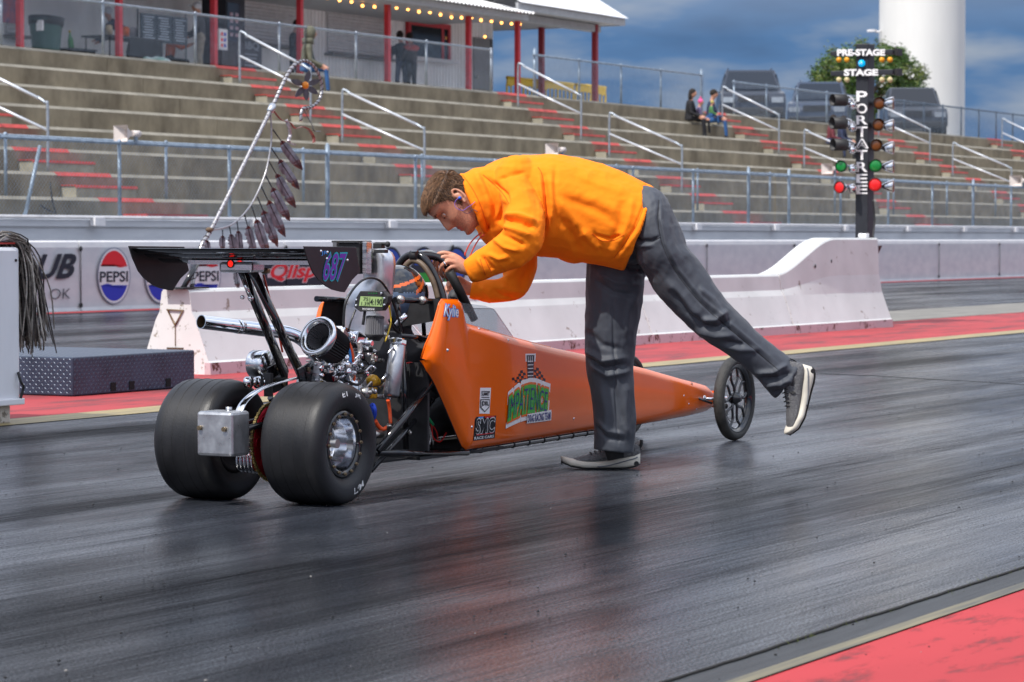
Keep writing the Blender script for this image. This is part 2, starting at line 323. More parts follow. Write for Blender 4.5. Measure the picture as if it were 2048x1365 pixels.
# ---------------------------------------------------------------- far wall panels
CW = mat('far_wall_paint', (.52, .52, .55), .55, var=.12, vs=2.2, bump=.2, bs=30, stretch=(1, 1, 2), col2=(.64, .63, .64))
joints = [21.3, 26.5, 31.7, 36.9, 42.1, 47.3]+[52.5+4.55*i for i in range(22)]
def wallsec(u0, u1):
    pr = [(24.0, 0), (24.02, .05), (24.03, .88), (24.05, .955), (24.09, .975), (24.26, .975), (24.30, .955), (24.34, 0)]
    mb = MB(); mb.prism([(u0+.012, v, z) for v, z in pr], (u1-u0-.024, 0, 0)); return mb
panels = []
posn = ['with a bolted logo board reading CLUB', 'with two red white and blue oval soda emblems', 'with a third soda oval behind the feathered staff']
for i in range(len(joints)-1):
    u0, u1 = joints[i], joints[i+1]
    lab = {1: 'white far wall panel carrying the dark letters UB', 2: 'white far wall panel with red white and blue soda ovals', 3: 'white far wall panel with the red script board and a black border',
           4: 'white far wall panel behind the roll cage with blue round logos', 5: 'white far wall panel with green logo board beside the bending man'}.get(i)
    if not lab: lab = 'plain white far wall panel, number %s along the wall counted from the left edge' % ['one', 'two', 'three', 'four', 'five', 'six', 'seven', 'eight', 'nine', 'ten', 'eleven', 'twelve', 'thirteen', 'fourteen', 'fifteen', 'sixteen', 'seventeen', 'eighteen', 'nineteen', 'twenty', 'twenty one', 'twenty two', 'twenty three', 'twenty four', 'twenty five', 'twenty six', 'twenty seven', 'twenty eight'][i]
    t = thing('wall_panel', lab, 'barrier wall', (u0, 24.1, 0), 'white concrete panels of the far track wall'); panels.append(t)
    wallsec(u0, u1).build('concrete_panel', CW, t)
    mb = MB()
    for z in (.08, .86):
        mb.cyl((u1-.02, 23.985, z), (u1-.02, 24.0, z), .035, n=8)
    mb.cyl((u1-.02, 23.99, .06), (u1-.02, 23.99, .9), .007, n=5); mb.build('joint_pin', BLKM, t)
def onwall(px, py, off=.02): return PV(px, py, 24.0-off+.02*0)
LB = mat('logo_blue', (.02, .03, .42), .5); LR = mat('logo_red', (.72, .01, .02), .5); LK = mat('logo_black', (.012, .012, .025), .5); LW = mat('logo_white', (.72, .70, .72), .5)
LG = mat('logo_green', (.02, .33, .03), .5); LGY = mat('logo_grey', (.20, .22, .30), .5)
def panel_at(u): return panels[max(i for i in range(len(joints)-1) if joints[i] <= u)]
def ellq(cx, cy, rx, ry, a0=0, a1=360, n=40): return [(cx+rx*math.cos(R_(a0+(a1-a0)*i/n)), cy-ry*math.sin(R_(a0+(a1-a0)*i/n))) for i in range(n+1)]
def flat(mb, pts, off, mi): mb.add([onwall(x, y, off) for x, y in pts], [tuple(range(len(pts)))], mi)
def soda(cx, cy, rx, ry, par):
    mb = MB(); flat(mb, ellq(cx, cy, rx, ry)[:-1], .004, 1); flat(mb, ellq(cx, cy, rx*.94, ry*.96)[:-1], .007, 0)
    wav = lambda t, s: s*math.sin(t*math.pi*2)*.05*ry
    top = ellq(cx, cy, rx*.86, ry*.88, 158, 22, 24); w = [(cx+rx*.80-2*rx*.80*i/16, cy-ry*.36+wav(i/16, 1.3)) for i in range(17)]
    flat(mb, top+w, .010, 2)
    bot = ellq(cx, cy, rx*.86, ry*.88, 202, 338, 24); w = [(cx+rx*.80-2*rx*.80*i/16, cy+ry*.36+wav(i/16, 1.6)) for i in range(17)]
    flat(mb, bot+w, .010, 3)
    put_text(mb, 'PEPSI', quadmap((cx-rx*.84, cy+ry*.22), (cx+rx*.84, cy+ry*.20), (cx+rx*.84, cy-ry*.16), (cx-rx*.84, cy-ry*.14), lambda x, y: onwall(x, y, .012)), 4, off=.02)
    mb.build('oval_emblem', [LW, LGY, LR, LB, LK], par, fixn=False)
soda(228, 552, 33, 57, panels[2]); soda(322, 552, 32, 56, panels[2]); soda(412, 551, 30, 55, panels[3])
mb = MB(); fl = lambda o: (lambda x, y: onwall(x, y, o))
put_text(mb, 'CLUB', quadmap((4, 559), (146, 556), (152, 509), (10, 512), fl(.006)), 0, shear=.25, off=.03)
put_text(mb, 'OK', quadmap((100, 600), (141, 598), (143, 577), (101, 578), fl(.006)), 0, off=-.01)
mb.build('lettering', [LK], panels[1], fixn=False)
mb = MB(); flat(mb, [(528, 573), (654, 571), (654, 528), (528, 529)], .004, 1); flat(mb, [(535, 556), (650, 553), (650, 536), (535, 538)], .006, 2)
put_text(mb, 'Qlispe', quadmap((541, 566), (650, 562), (654, 527), (544, 529), fl(.009)), 2, shear=.2, off=.07)
put_text(mb, 'Qlispe', quadmap((541, 566), (650, 562), (654, 527), (544, 529), fl(.012)), 0, shear=.2, off=.028)
mb.build('script_board', [LR, LK, mat('pale_pink_outline', (.62, .45, .47), .5)], panel_at(43), fixn=False)
mb = MB()
for cx in (782, 848, 913):
    flat(mb, ellq(cx, 530, 22, 36)[:-1], .004, 1); flat(mb, ellq(cx, 530, 19, 31)[:-1], .007, 0)
mb.build('round_logo', [mat('logo_blue_bright', (.02, .07, .40), .5), LK], panel_at(48.5), fixn=False)
mb = MB()
for x0, x1 in ((822, 862), (888, 912)):
    flat(mb, [(x0, 568), (x1, 567), (x1, 530), (x0, 531)], .012, 0); flat(mb, [(x0+2, 566), (x1-2, 565), (x1-2, 546), (x0+2, 547)], .015, 1)
mb.build('logo_board', [LK, LG], panel_at(49.5), fixn=False)
# ---------------------------------------------------------------- retaining wall behind it
t = thing('retaining_wall', 'long pale grey concrete wall carrying the chain link fence', 'wall', (20, 26.6, 0))
mb = MB(); mb.prism([(20, v, z) for v, z in [(26.6, 0), (26.6, 1.16), (26.55, 1.19), (26.55, 1.29), (26.6, 1.31), (26.95, 1.31), (26.95, 0)]], (130, 0, 0))
mb.build('wall_body', mat('grey_wall_paint', (.48, .50, .54), .6, var=.2, vs=1.3, stretch=(.5, 1, 2.5), col2=(.62, .64, .67)), t)
mb = MB(); mb.tube([(20, 26.5, 1.33), (150, 26.5, 1.33)], .028, 8)
for i in range(26): mb.box((31+i*4.4, 26.48, 1.26), (.26, .10, .12))
mb.build('conduit', WHT, t)
# ---------------------------------------------------------------- grandstand
VK = [28+.88*k for k in range(8)]; ZK = [1.664+.428*k for k in range(8)]; U0, U1 = 22, 190
gs = thing('grandstand', 'stepped bare concrete grandstand with red painted aisle edges', 'grandstand', (60, 28, 0))
for k in range(8):
    v, z = VK[k], ZK[k]; zb = ZK[k-1] if k else 0; vb = VK[k+1] if k < 7 else 36.2
    for i in range(7):
        a = U0+24*i; mb = MB(); mb.prism([(a+.006, v, zb-.02), (a+.006, v, z-.05), (a+.006, v+.05, z), (a+.006, vb+.02, z), (a+.006, vb+.02, zb-.02)], (23.988, 0, 0))
        mb.build('concrete_tier', CONC, gs)
    mb = MB(); mb.prism([(U0, v-.004, z-.05), (U0, v+.048, z+.004), (U0, v+.13, z+.004), (U0, v+.13, z-.04)], (U1-U0, 0, 0)); mb.build('worn_sunlit_nosing', TREAD, gs)  # worn edge in paler concrete, colouring in the sun it catches
AIS = [37.5+12.35*i for i in range(7)]; BLOCK = mat('step_concrete', (.30, .28, .22), .85, var=.2, vs=4)
for a in AIS:
    for k in range(7):
        v, z = VK[k+1], ZK[k]
        mb = MB(); mb.span((a+.1, v-.32, z), (a+1.75, v-.003, z+.205)); b = mb.build('step_block', BLOCK, gs)
        mb = MB(); mb.prism([(a+.08, v-.34, z+.175), (a+.08, v-.325, z+.222), (a+.08, v-.02, z+.222), (a+.08, v-.02, z+.206), (a+.08, v-.318, z+.206), (a+.08, v-.318, z+.175)], (1.70, 0, 0)); mb.build('red_edge', REDN, b)
        v, z = VK[k], ZK[k]
        mb = MB(); mb.prism([(a, v-.012, z-.055), (a, v+.046, z+.010), (a, v+.14, z+.010), (a, v+.14, z-.03)], (1.5, 0, 0)); mb.build('red_edge', REDN, gs)
    v, z = VK[7], ZK[7]; mb = MB(); mb.prism([(a, v-.012, z-.055), (a, v+.046, z+.010), (a, v+.14, z+.010), (a, v+.14, z-.03)], (1.5, 0, 0)); mb.build('red_edge', REDN, gs)
    mb = MB(); mb.span((a+.6, 27.5, .9), (a+2.3, 28, 1.37)); b = mb.build('step_block', BLOCK, gs)
    mb = MB(); mb.span((a+.58, 27.48, 1.372), (a+2.32, 27.99, 1.41)); mb.build('red_edge', REDN, b)
hn = ['left edge', 'first', 'second', 'third', 'fourth', 'fifth', 'sixth']
an = ['leftmost aisle', 'aisle under the hooded spectator', 'aisle beside the yellow barricades', 'aisle right of the seated family', 'aisle behind the light tree', 'aisle at the right frame edge', 'farthest aisle']
for i, a in enumerate(AIS):
    for nm, (va, za, vb, zb) in {'upper': (VK[6]+.40, ZK[6], VK[4]+.40, ZK[4]), 'lower': (VK[3]+.50, ZK[3], VK[1]+.30, ZK[1])}.items():
        u = a+.15; t = thing('handrail', 'galvanised two bar handrail, %s flight of the %s' % (nm, an[i]), 'handrail', (u, vb, zb), 'galvanised handrails on the grandstand aisles')
        h = 1.12; mb = MB(); mb.tube(spline([(u, va, za), (u, va, za+h-.1), (u, va-.06, za+h), (u, va-.2, za+h-.08)], 5), .026, 8); mb.build('post', GALV, t)
        mb = MB(); mb.tube(spline([(u, vb, zb), (u, vb, zb+h-.05), (u, vb+.05, zb+h+.04), (u, vb+.2, zb+h+.13)], 5), .026, 8); mb.build('post', GALV, t)
        mb = MB(); mb.cyl((u, va-.15, za+h-.06), (u, vb+.15, zb+h+.10), .027, n=8); mb.build('rail', mat('bright_galvanised', (.58, .61, .66), .35, .3, var=.1), t)
        mb = MB(); mb.cyl((u, va, za+h-.50), (u, vb, zb+h-.42), .025, n=8); mb.build('rail', MATS['bright_galvanised'], t)
# ---------------------------------------------------------------- fences
def chain(mb, u0, u1, v, z0, z1, sp=.080, r=.0019):
    H = z1-z0; n = int((u1-u0+H)/sp)
    for i in range(n):
        for s in (1, -1):
            a = u0-H+i*sp if s > 0 else u0+i*sp
            p = [a, z0, a+s*H, z1]
            lo, hi = 0, 1
            f0 = max(0, (u0-p[0])/(s*H) if s > 0 else (u1-p[0])/(s*H)); f1 = min(1, (u1-p[0])/(s*H) if s > 0 else (u0-p[0])/(s*H))
            if f1 <= f0: continue
            A = V(p[0]+s*H*f0, v, z0+H*f0); B = V(p[0]+s*H*f1, v, z0+H*f1); d = (B-A).normalized(); x = V(-d.z, 0, d.x)*r; y = V(0, r, 0)
            mb.add([A+x, A-x-y*0+y, A-x-y, B+x, B-x+y, B-x-y], [(0, 1, 4, 3), (1, 2, 5, 4), (2, 0, 3, 5)])
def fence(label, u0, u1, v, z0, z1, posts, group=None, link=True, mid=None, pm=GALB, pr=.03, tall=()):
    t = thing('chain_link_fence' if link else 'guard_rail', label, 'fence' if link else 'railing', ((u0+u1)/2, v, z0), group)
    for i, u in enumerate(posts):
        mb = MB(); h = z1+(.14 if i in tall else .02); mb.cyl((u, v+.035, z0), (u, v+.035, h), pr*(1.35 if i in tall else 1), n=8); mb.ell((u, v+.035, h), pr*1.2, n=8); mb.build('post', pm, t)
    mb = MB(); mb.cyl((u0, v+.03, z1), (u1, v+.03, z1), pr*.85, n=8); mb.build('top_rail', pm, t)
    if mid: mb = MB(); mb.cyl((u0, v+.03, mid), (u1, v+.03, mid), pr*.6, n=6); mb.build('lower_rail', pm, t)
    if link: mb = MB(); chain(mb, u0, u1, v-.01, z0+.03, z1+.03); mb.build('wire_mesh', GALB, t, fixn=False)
    return t
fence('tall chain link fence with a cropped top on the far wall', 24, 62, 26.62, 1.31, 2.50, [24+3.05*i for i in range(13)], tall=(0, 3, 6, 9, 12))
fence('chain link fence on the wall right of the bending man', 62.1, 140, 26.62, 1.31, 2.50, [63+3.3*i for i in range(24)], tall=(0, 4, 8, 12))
fence('guard railing along the lowest grandstand tier', 30, 130, 28.15, 1.664, 2.62, [31+4.3*i for i in range(23)], link=False, pr=.026)
fence('chain link fence on the deck in front of the snack building', 33, 61.9, 34.22, 4.664, 5.70, [62-3.2*i for i in range(9)], mid=None, pm=GALV)
fence('guard railing on the deck above the yellow barricades', 64.2, 74.6, 34.22, 4.664, 5.70, [64.3, 66.8, 69.3, 71.8, 74.5], pm=GALB, tall=(0, 4))
fence('deck fence in front of the parked vehicles', 76.7, 87, 34.22, 4.664, 5.62, [76.8, 79.2, 81.6, 84, 86.9], pm=GALB)
fence('dark deck fence right of the water tower foot', 89, 150, 34.22, 4.664, 5.65, [89+1.9*i for i in range(32)], pm=mat('dark_blue_grey_steel', (.07, .10, .14), .5, .3))
# diagonal brace on the fence at the left edge
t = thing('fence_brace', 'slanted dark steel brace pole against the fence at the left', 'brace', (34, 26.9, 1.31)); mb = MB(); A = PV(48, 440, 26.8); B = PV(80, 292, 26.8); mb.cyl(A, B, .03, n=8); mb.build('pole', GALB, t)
mb = MB(); mb.tube([PV(100, 365, 26.85), PV(105, 405, 26.85), PV(112, 428, 26.85), PV(95, 420, 26.85), PV(80, 410, 26.85)], .014, 6); mb.build('hanging_cable', BLKM, t)
# horn speakers
def horn(px, py, v, lab, ang, s=1.0):
    p = PV(px, py, v); t = thing('horn_speaker', lab, 'loudspeaker', p, 'white horn loudspeakers on the fence', ang)
    m = mat('speaker_offwhite', (.62, .56, .53), .55, var=.1); mb = MB()
    prof = [(.03, .05), (.05, .07), (.09, .12), (.19, .17), (.31, .21)]
    for i in range(len(prof)-1):
        x0, (w0, h0), x1, (w1, h1) = -.05-.09*i, prof[i], -.05-.09*(i+1), prof[i+1]
        a = [(x0, -w0, -h0), (x0, w0, -h0), (x0, w0, h0), (x0, -w0, h0)]; b = [(x1, -w1, -h1), (x1, w1, -h1), (x1, w1, h1), (x1, -w1, h1)]
        mb.add([V(*q)*s for q in a+b], [(j, (j+1) % 4, 4+(j+1) % 4, 4+j) for j in range(4)])
    mb.build('horn', m, t, fixn=False); mb = MB(); mb.cyl((-.05*s, 0, 0), (.16*s, 0, 0), .085*s, n=14); mb.cyl((.16*s, 0, 0), (.19*s, 0, 0), .06*s, n=12); mb.build('driver', m, t)
    mb = MB(); mb.box((.05*s, 0, -.15*s), (.05, .05, .2*s)); mb.build('bracket', GALB, t)
horn(268, 268, 26.65, 'white horn loudspeaker on the fence post left of the feathered staff', R_(-20), .62)
horn(1122, 300, 26.65, 'white horn loudspeaker just above the bending man back', R_(-20), .62)
horn(1668, 338, 26.65, 'white horn loudspeaker beside the green lamp of the light tree', R_(-20), .62)
horn(2045, 362, 26.65, 'white horn loudspeaker cut by the right frame edge', R_(-20), .75)
# ---------------------------------------------------------------- upper lot, building
mb = MB(); mb.span((U0, 36.2, 0), (400, 300, 4.655)); o = mb.build('upper_lot', ASPH); o['kind'] = 'structure'
SID = mat('grey_siding', (.90, .90, .89), .6, var=.12, vs=2, stretch=(1, 1, .4)); SHUT = mat('shutter_slats', (.66, .66, .67), .5, var=.1); REDF = mat('red_trim_paint', (.50, .03, .04), .45, var=.15)
bl = thing('snack_building', 'long grey snack building with roll shutters, red framed window and white metal roof', 'building', (56, 39.5, 4.66))
BV = 39.5; mb = MB(); mb.span((34, BV, 4.66), (71.6, 46, 8.1)); mb.build('wall', SID, bl)
mb = MB()
for i in range(60): u = 61.4+i*.17; mb.span((u, BV-.02, 4.66), (u+.03, BV-.001, 7.4))
mb.build('siding_ribs', SID, bl)
def shutter(x0, x1, y0, y1):
    a = PV(x0, y0, BV); b = PV(x1, y1, BV); mb = MB(); zt, zb = a.z, b.z; n = int((zt-zb)/.085)
    for i in range(n): z = zb+(zt-zb)*i/n; mb.prism([(a.x, BV-.05, z), (a.x, BV-.085, z+.03), (a.x, BV-.05, z+.083), (a.x, BV-.02, z+.083), (a.x, BV-.02, z)], (b.x-a.x, 0, 0))
    s = mb.build('roll_shutter', SHUT, bl); mb = MB(); mb.span((a.x-.1, BV-.28, zb-.10), (b.x+.1, BV-.015, zb-.03)); mb.build('counter_ledge', mat('weathered_ledge', (.17, .16, .15), .7), s)
shutter(468, 596, -20, 95); shutter(652, 772, -15, 117); shutter(10, 36, -30, 70)
a = PV(815, 50, BV); b = PV(890, 120, BV); w = 0.13
mb = MB(); mb.span((a.x, BV-.09, b.z), (b.x, BV-.02, a.z)); fr = mb.build('serving_window', mat('dark_window_glass', (.012, .013, .015), .12), bl)
mb = MB(); mb.span((a.x-w, BV-.12, a.z), (b.x+w, BV-.01, a.z+w)); mb.span((a.x-w, BV-.12, b.z-.02), (a.x, BV-.01, a.z)); mb.span((b.x, BV-.12, b.z-.02), (b.x+w, BV-.01, a.z)); mb.span((a.x+1.7, BV-.105, b.z), (a.x+1.82, BV-.05, a.z)); mb.build('frame', REDF, fr)
mb = MB(); mb.span((a.x-.2, BV-.35, b.z-.12), (b.x+.2, BV-.012, b.z-.03)); mb.build('sill', SHUT, fr)
a = PV(945, 75, BV); mb = MB(); mb.span((a.x, BV-.05, 4.66), (a.x+.95, BV-.01, a.z)); d = mb.build('door', mat('grey_door', (.22, .22, .22), .6), bl)
mb = MB(); mb.span((a.x+.95, BV-.055, 4.66), (a.x+1.08, BV-.01, a.z)); mb.build('door_edge', BLKM, d); mb = MB(); mb.ell((a.x+.12, BV-.09, 5.6), .05, n=8); mb.build('handle', STEEL, d)
# porch roof, pavilion roof
RW = mat('white_roof_metal', (.82, .82, .82), .35, var=.05); FAS = mat('grey_fascia', (.36, .37, .38), .5, var=.1)
EV = 36.5; e0 = PV(1055, 42, EV); e1 = PV(1055, 30, EV); ue = e0.x; mb = MB(); mb.span((34, EV-.03, e0.z), (ue, EV+.05, e1.z)); mb.span((34, EV+.05, e0.z-.02), (ue-.3, BV+.2, e0.z+.05)); mb.build('porch_fascia', FAS, bl)
mb = MB(); n = int((ue-44)/.05); vs = []
for i in range(n+1):
    u = 44+.05*i; dz = .035*math.sin(i*math.pi/2.0); vs += [(u, EV-.25, e1.z+.02+dz), (u, BV+3, e1.z+.02+dz+1.5)]
mb.add(vs, [(2*i, 2*i+2, 2*i+3, 2*i+1) for i in range(n)]); mb.build('corrugated_roof', RW, bl, fixn=False)
f0 = PV(1248, 52, EV); f1 = PV(1248, 38, EV); ul = PV(1034, 10, EV).x; ur = f0.x; zt = f1.z
mb = MB(); mb.span((ul, EV-.04, f0.z), (ur, EV+.04, zt)); mb.span((ur-.06, EV+.04, f0.z), (ur+.02, 44, zt)); mb.span((ul, EV+.45, f0.z-.22), (ur-.6, EV+.65, f0.z-.01)); mb.build('pavilion_fascia', FAS, bl)
mb = MB(); mb.span((ul-3, EV+.04, f0.z+.02), (ur-.06, 44, f0.z+.05)); mb.build('soffit', mat('soffit_grey', (.4, .4, .41), .6), bl)
RV, RZ = 41.5, zt+3.1; mb = MB(); mb.prism([(ul, EV-.12, zt+.005), (ul, RV, RZ), (ul, 46.6, zt+.005), (ul, 46.6, zt-.08+.1), (ul, RV, RZ-.12), (ul, EV-.12, zt-.06+.06)], (ur+.05-ul, 0, 0)); mb.build('pavilion_roof', RW, bl)
mb = MB(); mb.prism([(ur-.1, EV+.3, zt+.02), (ur-.1, RV, RZ-.16), (ur-.1, 46.3, zt+.02)], (.05, 0, 0)); mb.build('gable_end', WHT, bl)
mb = MB(); mb.span((60, BV-.3, e1.z+.6), (ul+.5, BV+.1, RZ)); mb.build('upper_wall', WHT, bl)
strip('deck_bounce_floor', 22, 90, 35.1, 39.4, 4.662, mat('pale_bounce_concrete', (.60, .59, .56), .8, var=.15, vs=1))  # pale floor added, out of view, to bounce light under the porch
# red posts under the porch
pd = ['beside the green bin', 'in front of the table with the leaning vendor', 'between the white capped vendor and the drinks cooler', 'beside the hooded spectator', 'left of the couple at the window', 'right of the red framed window', 'at the porch roof corner']
for i, (x, v) in enumerate([(40, 37), (238, 37), (428, 37), (600, 37), (775, 37), (937, 37), (1035, 37)]):
    p = PV(x, 100, v); t = thing('porch_post', 'slim red porch post '+pd[i], 'post', (p.x, v, 4.66), 'red posts holding the porch roof'); mb = MB(); mb.box((p.x, v, 5.97), (.13, .13, 2.6)); mb.build('shaft', REDF, t, bevel=.01); mb = MB(); mb.box((p.x, v, 4.68), (.24, .24, .03)); mb.build('base_plate', REDF, t)
for i, (x, v) in enumerate([(1083, 38.9), (1190, 37)]):
    p = PV(x, 100, v); t = thing('porch_post', ['dark red pavilion post behind the yellow barricades', 'dark red pavilion post at the roof end against the sky'][i], 'post', (p.x, v, 4.66), 'red posts holding the porch roof'); mb = MB(); mb.box((p.x, v, (4.66+f0.z)/2), (.15, .15, f0.z-4.66)); mb.build('shaft', mat('dark_red_paint', (.26, .02, .03), .5), t, bevel=.01); mb = MB(); mb.box((p.x, v, 4.68), (.24, .24, .03)); mb.build('base_plate', REDF, t)
# string lights
t = thing('string_lights', 'string of warm round bulbs hanging under the porch eave', 'string lights', PV(860, 20, 37.2))
bp = [(655, -4), (679, 1), (703, 4), (725, 12), (749, 14), (772, 12), (793, 16), (816, 19), (838, 24), (860, 25), (881, 30), (903, 35), (923, 36), (944, 35), (962, 41), (983, 43), (1003, 46), (1023, 48), (1040, 49)]
bm_ = mat('warm_bulb', (1, .5, .12), .4, emit=(1, .40, .08, 7)); P = [PV(x, y, 37.2) for x, y in bp]; mb = MB(); mb.tube([p+V(0, 0, .07) for p in P], .008, 5); mb.build('cord', BLKM, t)
for p in P+[PV(970, 74, 38.8)]:
    mb = MB(); mb.ell(p, .038, n=8); b = mb.build('bulb', bm_, t); mb = MB(); mb.cyl(p+V(0, 0, .03), p+V(0, 0, .07), .016, n=6); mb.build('socket', BLKM, b)
# ---------------------------------------------------------------- background people
SKIN = mat('skin', (.50, .25, .17), .5, var=.12, vs=12)
def bgperson(label, root, face, pose, top, bottom, hair, hat=None, s=1.0, arms=None, extra=None, group=None):
    """root: feet point for standing, seat point for sitting; face: heading angle in the ground plane; local x forward, y left"""
    t = thing('person', label, 'person', root, group, face); h = .93*s
    mb = MB(); seg = []
    def tb(name, pts, rs, b=None):
        mb.tube(pts, [r*s for r in rs], 10, b=[x*s for x in b] if b else None, up=(0, 1, 0)); seg.append((name, [Vector(p) for p in pts]))
    S = lambda *a: V(*a)*s
    if pose == 'sit': hz = .11; lean = .06; legs = [[S(0, y*.6, hz), S(.42, y, .10), S(.46, y*1.0, -.30), S(.44, y, -.36)] for y in (.11, -.13)]
    elif pose == 'lean': hz = .92; lean = .42; legs = [[S(-.1, y*.7, hz), S(.0, y, .5), S(-.02, y, .06), S(.10, y, .04)] for y in (.11, -.11)]
    else: hz = .93; lean = .03; legs = [[S(0, y*.7, hz), S(.03, y, .5), S(-.02, y, .06), S(.12, y*1.2, .04)] for y in (.11, -.12)]
    ht = math.sqrt(max(.05, .55**2-lean**2)); nk = S(lean, 0, hz+ht*.93); hd = S(lean+.07, 0, hz+ht*.93+.19)
    for lg in legs: tb('leg', lg[:3], [.085, .06, .042]); tb('shoe', [lg[2]-S(.04, 0, 0)+S(0, 0, -.02), lg[3]+S(.06, 0, -.03 if pose != 'sit' else -.02)], [.045, .035])
    tb('torso', [S(0, 0, hz-.06), S(lean*.3, 0, hz+.12), S(lean*.75, 0, hz+ht*.65), S(lean*.97, 0, hz+ht*.88), nk], [.165, .155, .19, .17, .07], [.115, .11, .12, .10, .065])
    tb('skin', [nk, hd], [.055, .06]); mb.ell(hd, (.10*s, .078*s, .118*s), n=14); seg.append(('skin', [hd-S(0, 0, .06), hd+S(0, 0, .1)]))
    mb.ell(hd+S(.10, 0, -.01), (.02*s, .014*s, .022*s), n=8)
    arms = arms or [[(.02, .19, -.08), (.10, .24, -.36), (.30, .16, -.44)], [(.02, -.19, -.08), (.06, -.25, -.36), (.28, -.17, -.46)]]
    for ar in arms:
        q = [nk+S(*a) for a in ar]; tb('torso', [q[0], q[1], q[2]], [.062, .052, .042]); dd = (q[2]-q[1]).normalized(); tb('skin', [q[2], q[2]+dd*.12*s], [.036, .022])
    me = remesh(mb, .022*s, 2, .5); mats = {'torso': top, 'leg': bottom, 'shoe': BLKM, 'skin': SKIN}; ml = list(mats.values()); names = list(mats)
    import itertools
    sg = [(names.index(n), p[i], p[i+1]) for n, p in seg for i in range(len(p)-1)]
    A = np.array([list(a[1]) for a in sg]); B = np.array([list(a[2]) for a in sg]); ids = np.array([a[0] for a in sg]); AB = B-A
    C = np.array([list(p.center) for p in me.polygons]); T = np.clip(((C[:, None]-A)*AB).sum(2)/((AB*AB).sum(1)+1e-9), 0, 1); D = np.linalg.norm(C[:, None]-(A+T[..., None]*AB), axis=2)
    hd_ = np.array(list(hd)); idx = ids[np.argmin(D, axis=1)]
    o = link_mesh('body', me, ml, t); me.polygons.foreach_set('material_index', idx.astype(np.int32))
    mb = MB(); mb.ell(hd+S(-.018, 0, .03), (.105*s, .088*s, .105*s), n=14)
    if hat == 'hood': mb = MB(); mb.ell(hd+S(-.03, 0, .01), (.125*s, .11*s, .15*s), n=14); mb.tube([nk+S(0, 0, -.02), nk+S(0, 0, .10)], .12*s, 10)
    if hat == 'beanie': mb.ell(hd+S(-.02, 0, .17), .04*s, n=8)
    if hat == 'cap': mb.box(hd+S(.12, 0, .045), (.11*s, .14*s, .015*s))
    if hat == 'long': mb.ell(hd+S(-.07, 0, -.08), (.07*s, .10*s, .17*s), n=12)
    mb.build('hat' if hat in ('cap', 'beanie') else 'hood' if hat == 'hood' else 'hair', hair, t)
    if extra: extra(t, nk, hd, S)
    return t
def cl(n, c): return mat(n, c, .85, var=.25, vs=9)
BK = cl('black_cloth', (.014, .014, .018)); NV = cl('navy_cloth', (.03, .04, .085)); JN = cl('blue_jeans', (.03, .10, .26)); GR = cl('charcoal_cloth', (.055, .055, .06)); OL = cl('olive_cloth', (.12, .12, .085)); KH = cl('khaki_cloth', (.28, .25, .20))
MR = cl('maroon_cloth', (.14, .03, .04)); PK = cl('pink_knit', (.72, .10, .28)); DKH = cl('dark_hair', (.02, .015, .012)); OR = cl('orange_panel_cloth', (.45, .09, .02)); WC = cl('white_cap_cloth', (.6, .6, .62)); LV = cl('lavender_cloth', (.25, .20, .33))
def deckp(x, v, z=4.66): p = PV(x, 100, v); return (p.x, v, z)
IL = math.atan2(math.cos(TH), -math.sin(TH))   # heading that looks towards picture left
bgperson('vendor in dark jacket bending over the table behind the red post', deckp(258, 38.2), IL, 'lean', NV, BK, WC, 'cap')
bgperson('vendor in black and orange jacket sitting behind the menu boards', deckp(338, 38.4, 5.0), IL+math.pi, 'sit', OR, BK, BK, 'hat', arms=[[(.02, .19, -.08), (.20, .22, -.2), (.42, .16, -.12)], [(.02, -.19, -.08), (.2, -.25, -.2), (.4, -.17, -.16)]])
bgperson('vendor standing in charcoal jacket, khaki trousers and white cap', deckp(402, 37.6), IL, 'stand', GR, KH, WC, 'cap', s=1.02)
bgperson('person in dark clothes standing behind the red post by the shutter', deckp(588, 38.6), -math.pi/2, 'stand', BK, BK, DKH, s=1.02)
t = bgperson('spectator in olive hooded jacket and blue jeans sitting on the deck edge', (deckp(606, 34.35)[0], 34.3, 4.66), R_(-60), 'sit', OL, JN, OL, 'hood', s=1.12)
bgperson('customer in black coat at the red framed window', deckp(803, 38.5), R_(60), 'stand', BK, NV, DKH, s=1.05)
bgperson('customer in grey jacket with red shoulders at the red framed window', deckp(824, 38.2), R_(80), 'stand', GR, BK, DKH, s=1.02, extra=lambda t, nk, hd, S: MB().ell(nk+S(0, 0, -.09), (.20, .26, .10), n=12).build('red_yoke', cl('faded_red_cloth', (.42, .10, .10)), t))
u = PV(1378, 240, VK[6]+.1).x; bgperson('woman in black sitting left in the family on the stand', (u, VK[6]+.12, ZK[6]), R_(-75), 'sit', BK, BK, DKH, 'long', group='family sitting on the grandstand')
u = PV(1392, 240, VK[6]+.1).x; bgperson('child in a pink knitted hat and lavender coat between two adults', (u, VK[6]+.05, ZK[6]), R_(-70), 'sit', LV, BK, PK, 'beanie', s=.72, group='family sitting on the grandstand')
u = PV(1420, 240, VK[6]+.1).x; bgperson('man in navy jacket and jeans sitting right in the family', (u, VK[6]+.12, ZK[6]), R_(-70), 'sit', NV, JN, DKH, 'cap', s=1.05, group='family sitting on the grandstand')
p = PV(1412, 243, VK[6]-.12); bgperson('toddler in green and blue on the lap of the man in jeans', (p.x, VK[6]-.25, ZK[6]+.16), R_(-70), 'sit', cl('green_shirt', (.08, .22, .08)), JN, cl('yellow_hat_cloth', (.4, .35, .1)), 'hat', s=.5, group='family sitting on the grandstand')
u = PV(1660, 285, VK[5]+.1).x; bgperson('spectator in maroon jacket half hidden by the light tree', (u, VK[5]+.12, ZK[5]), R_(-70), 'sit', MR, NV, DKH, 'cap')
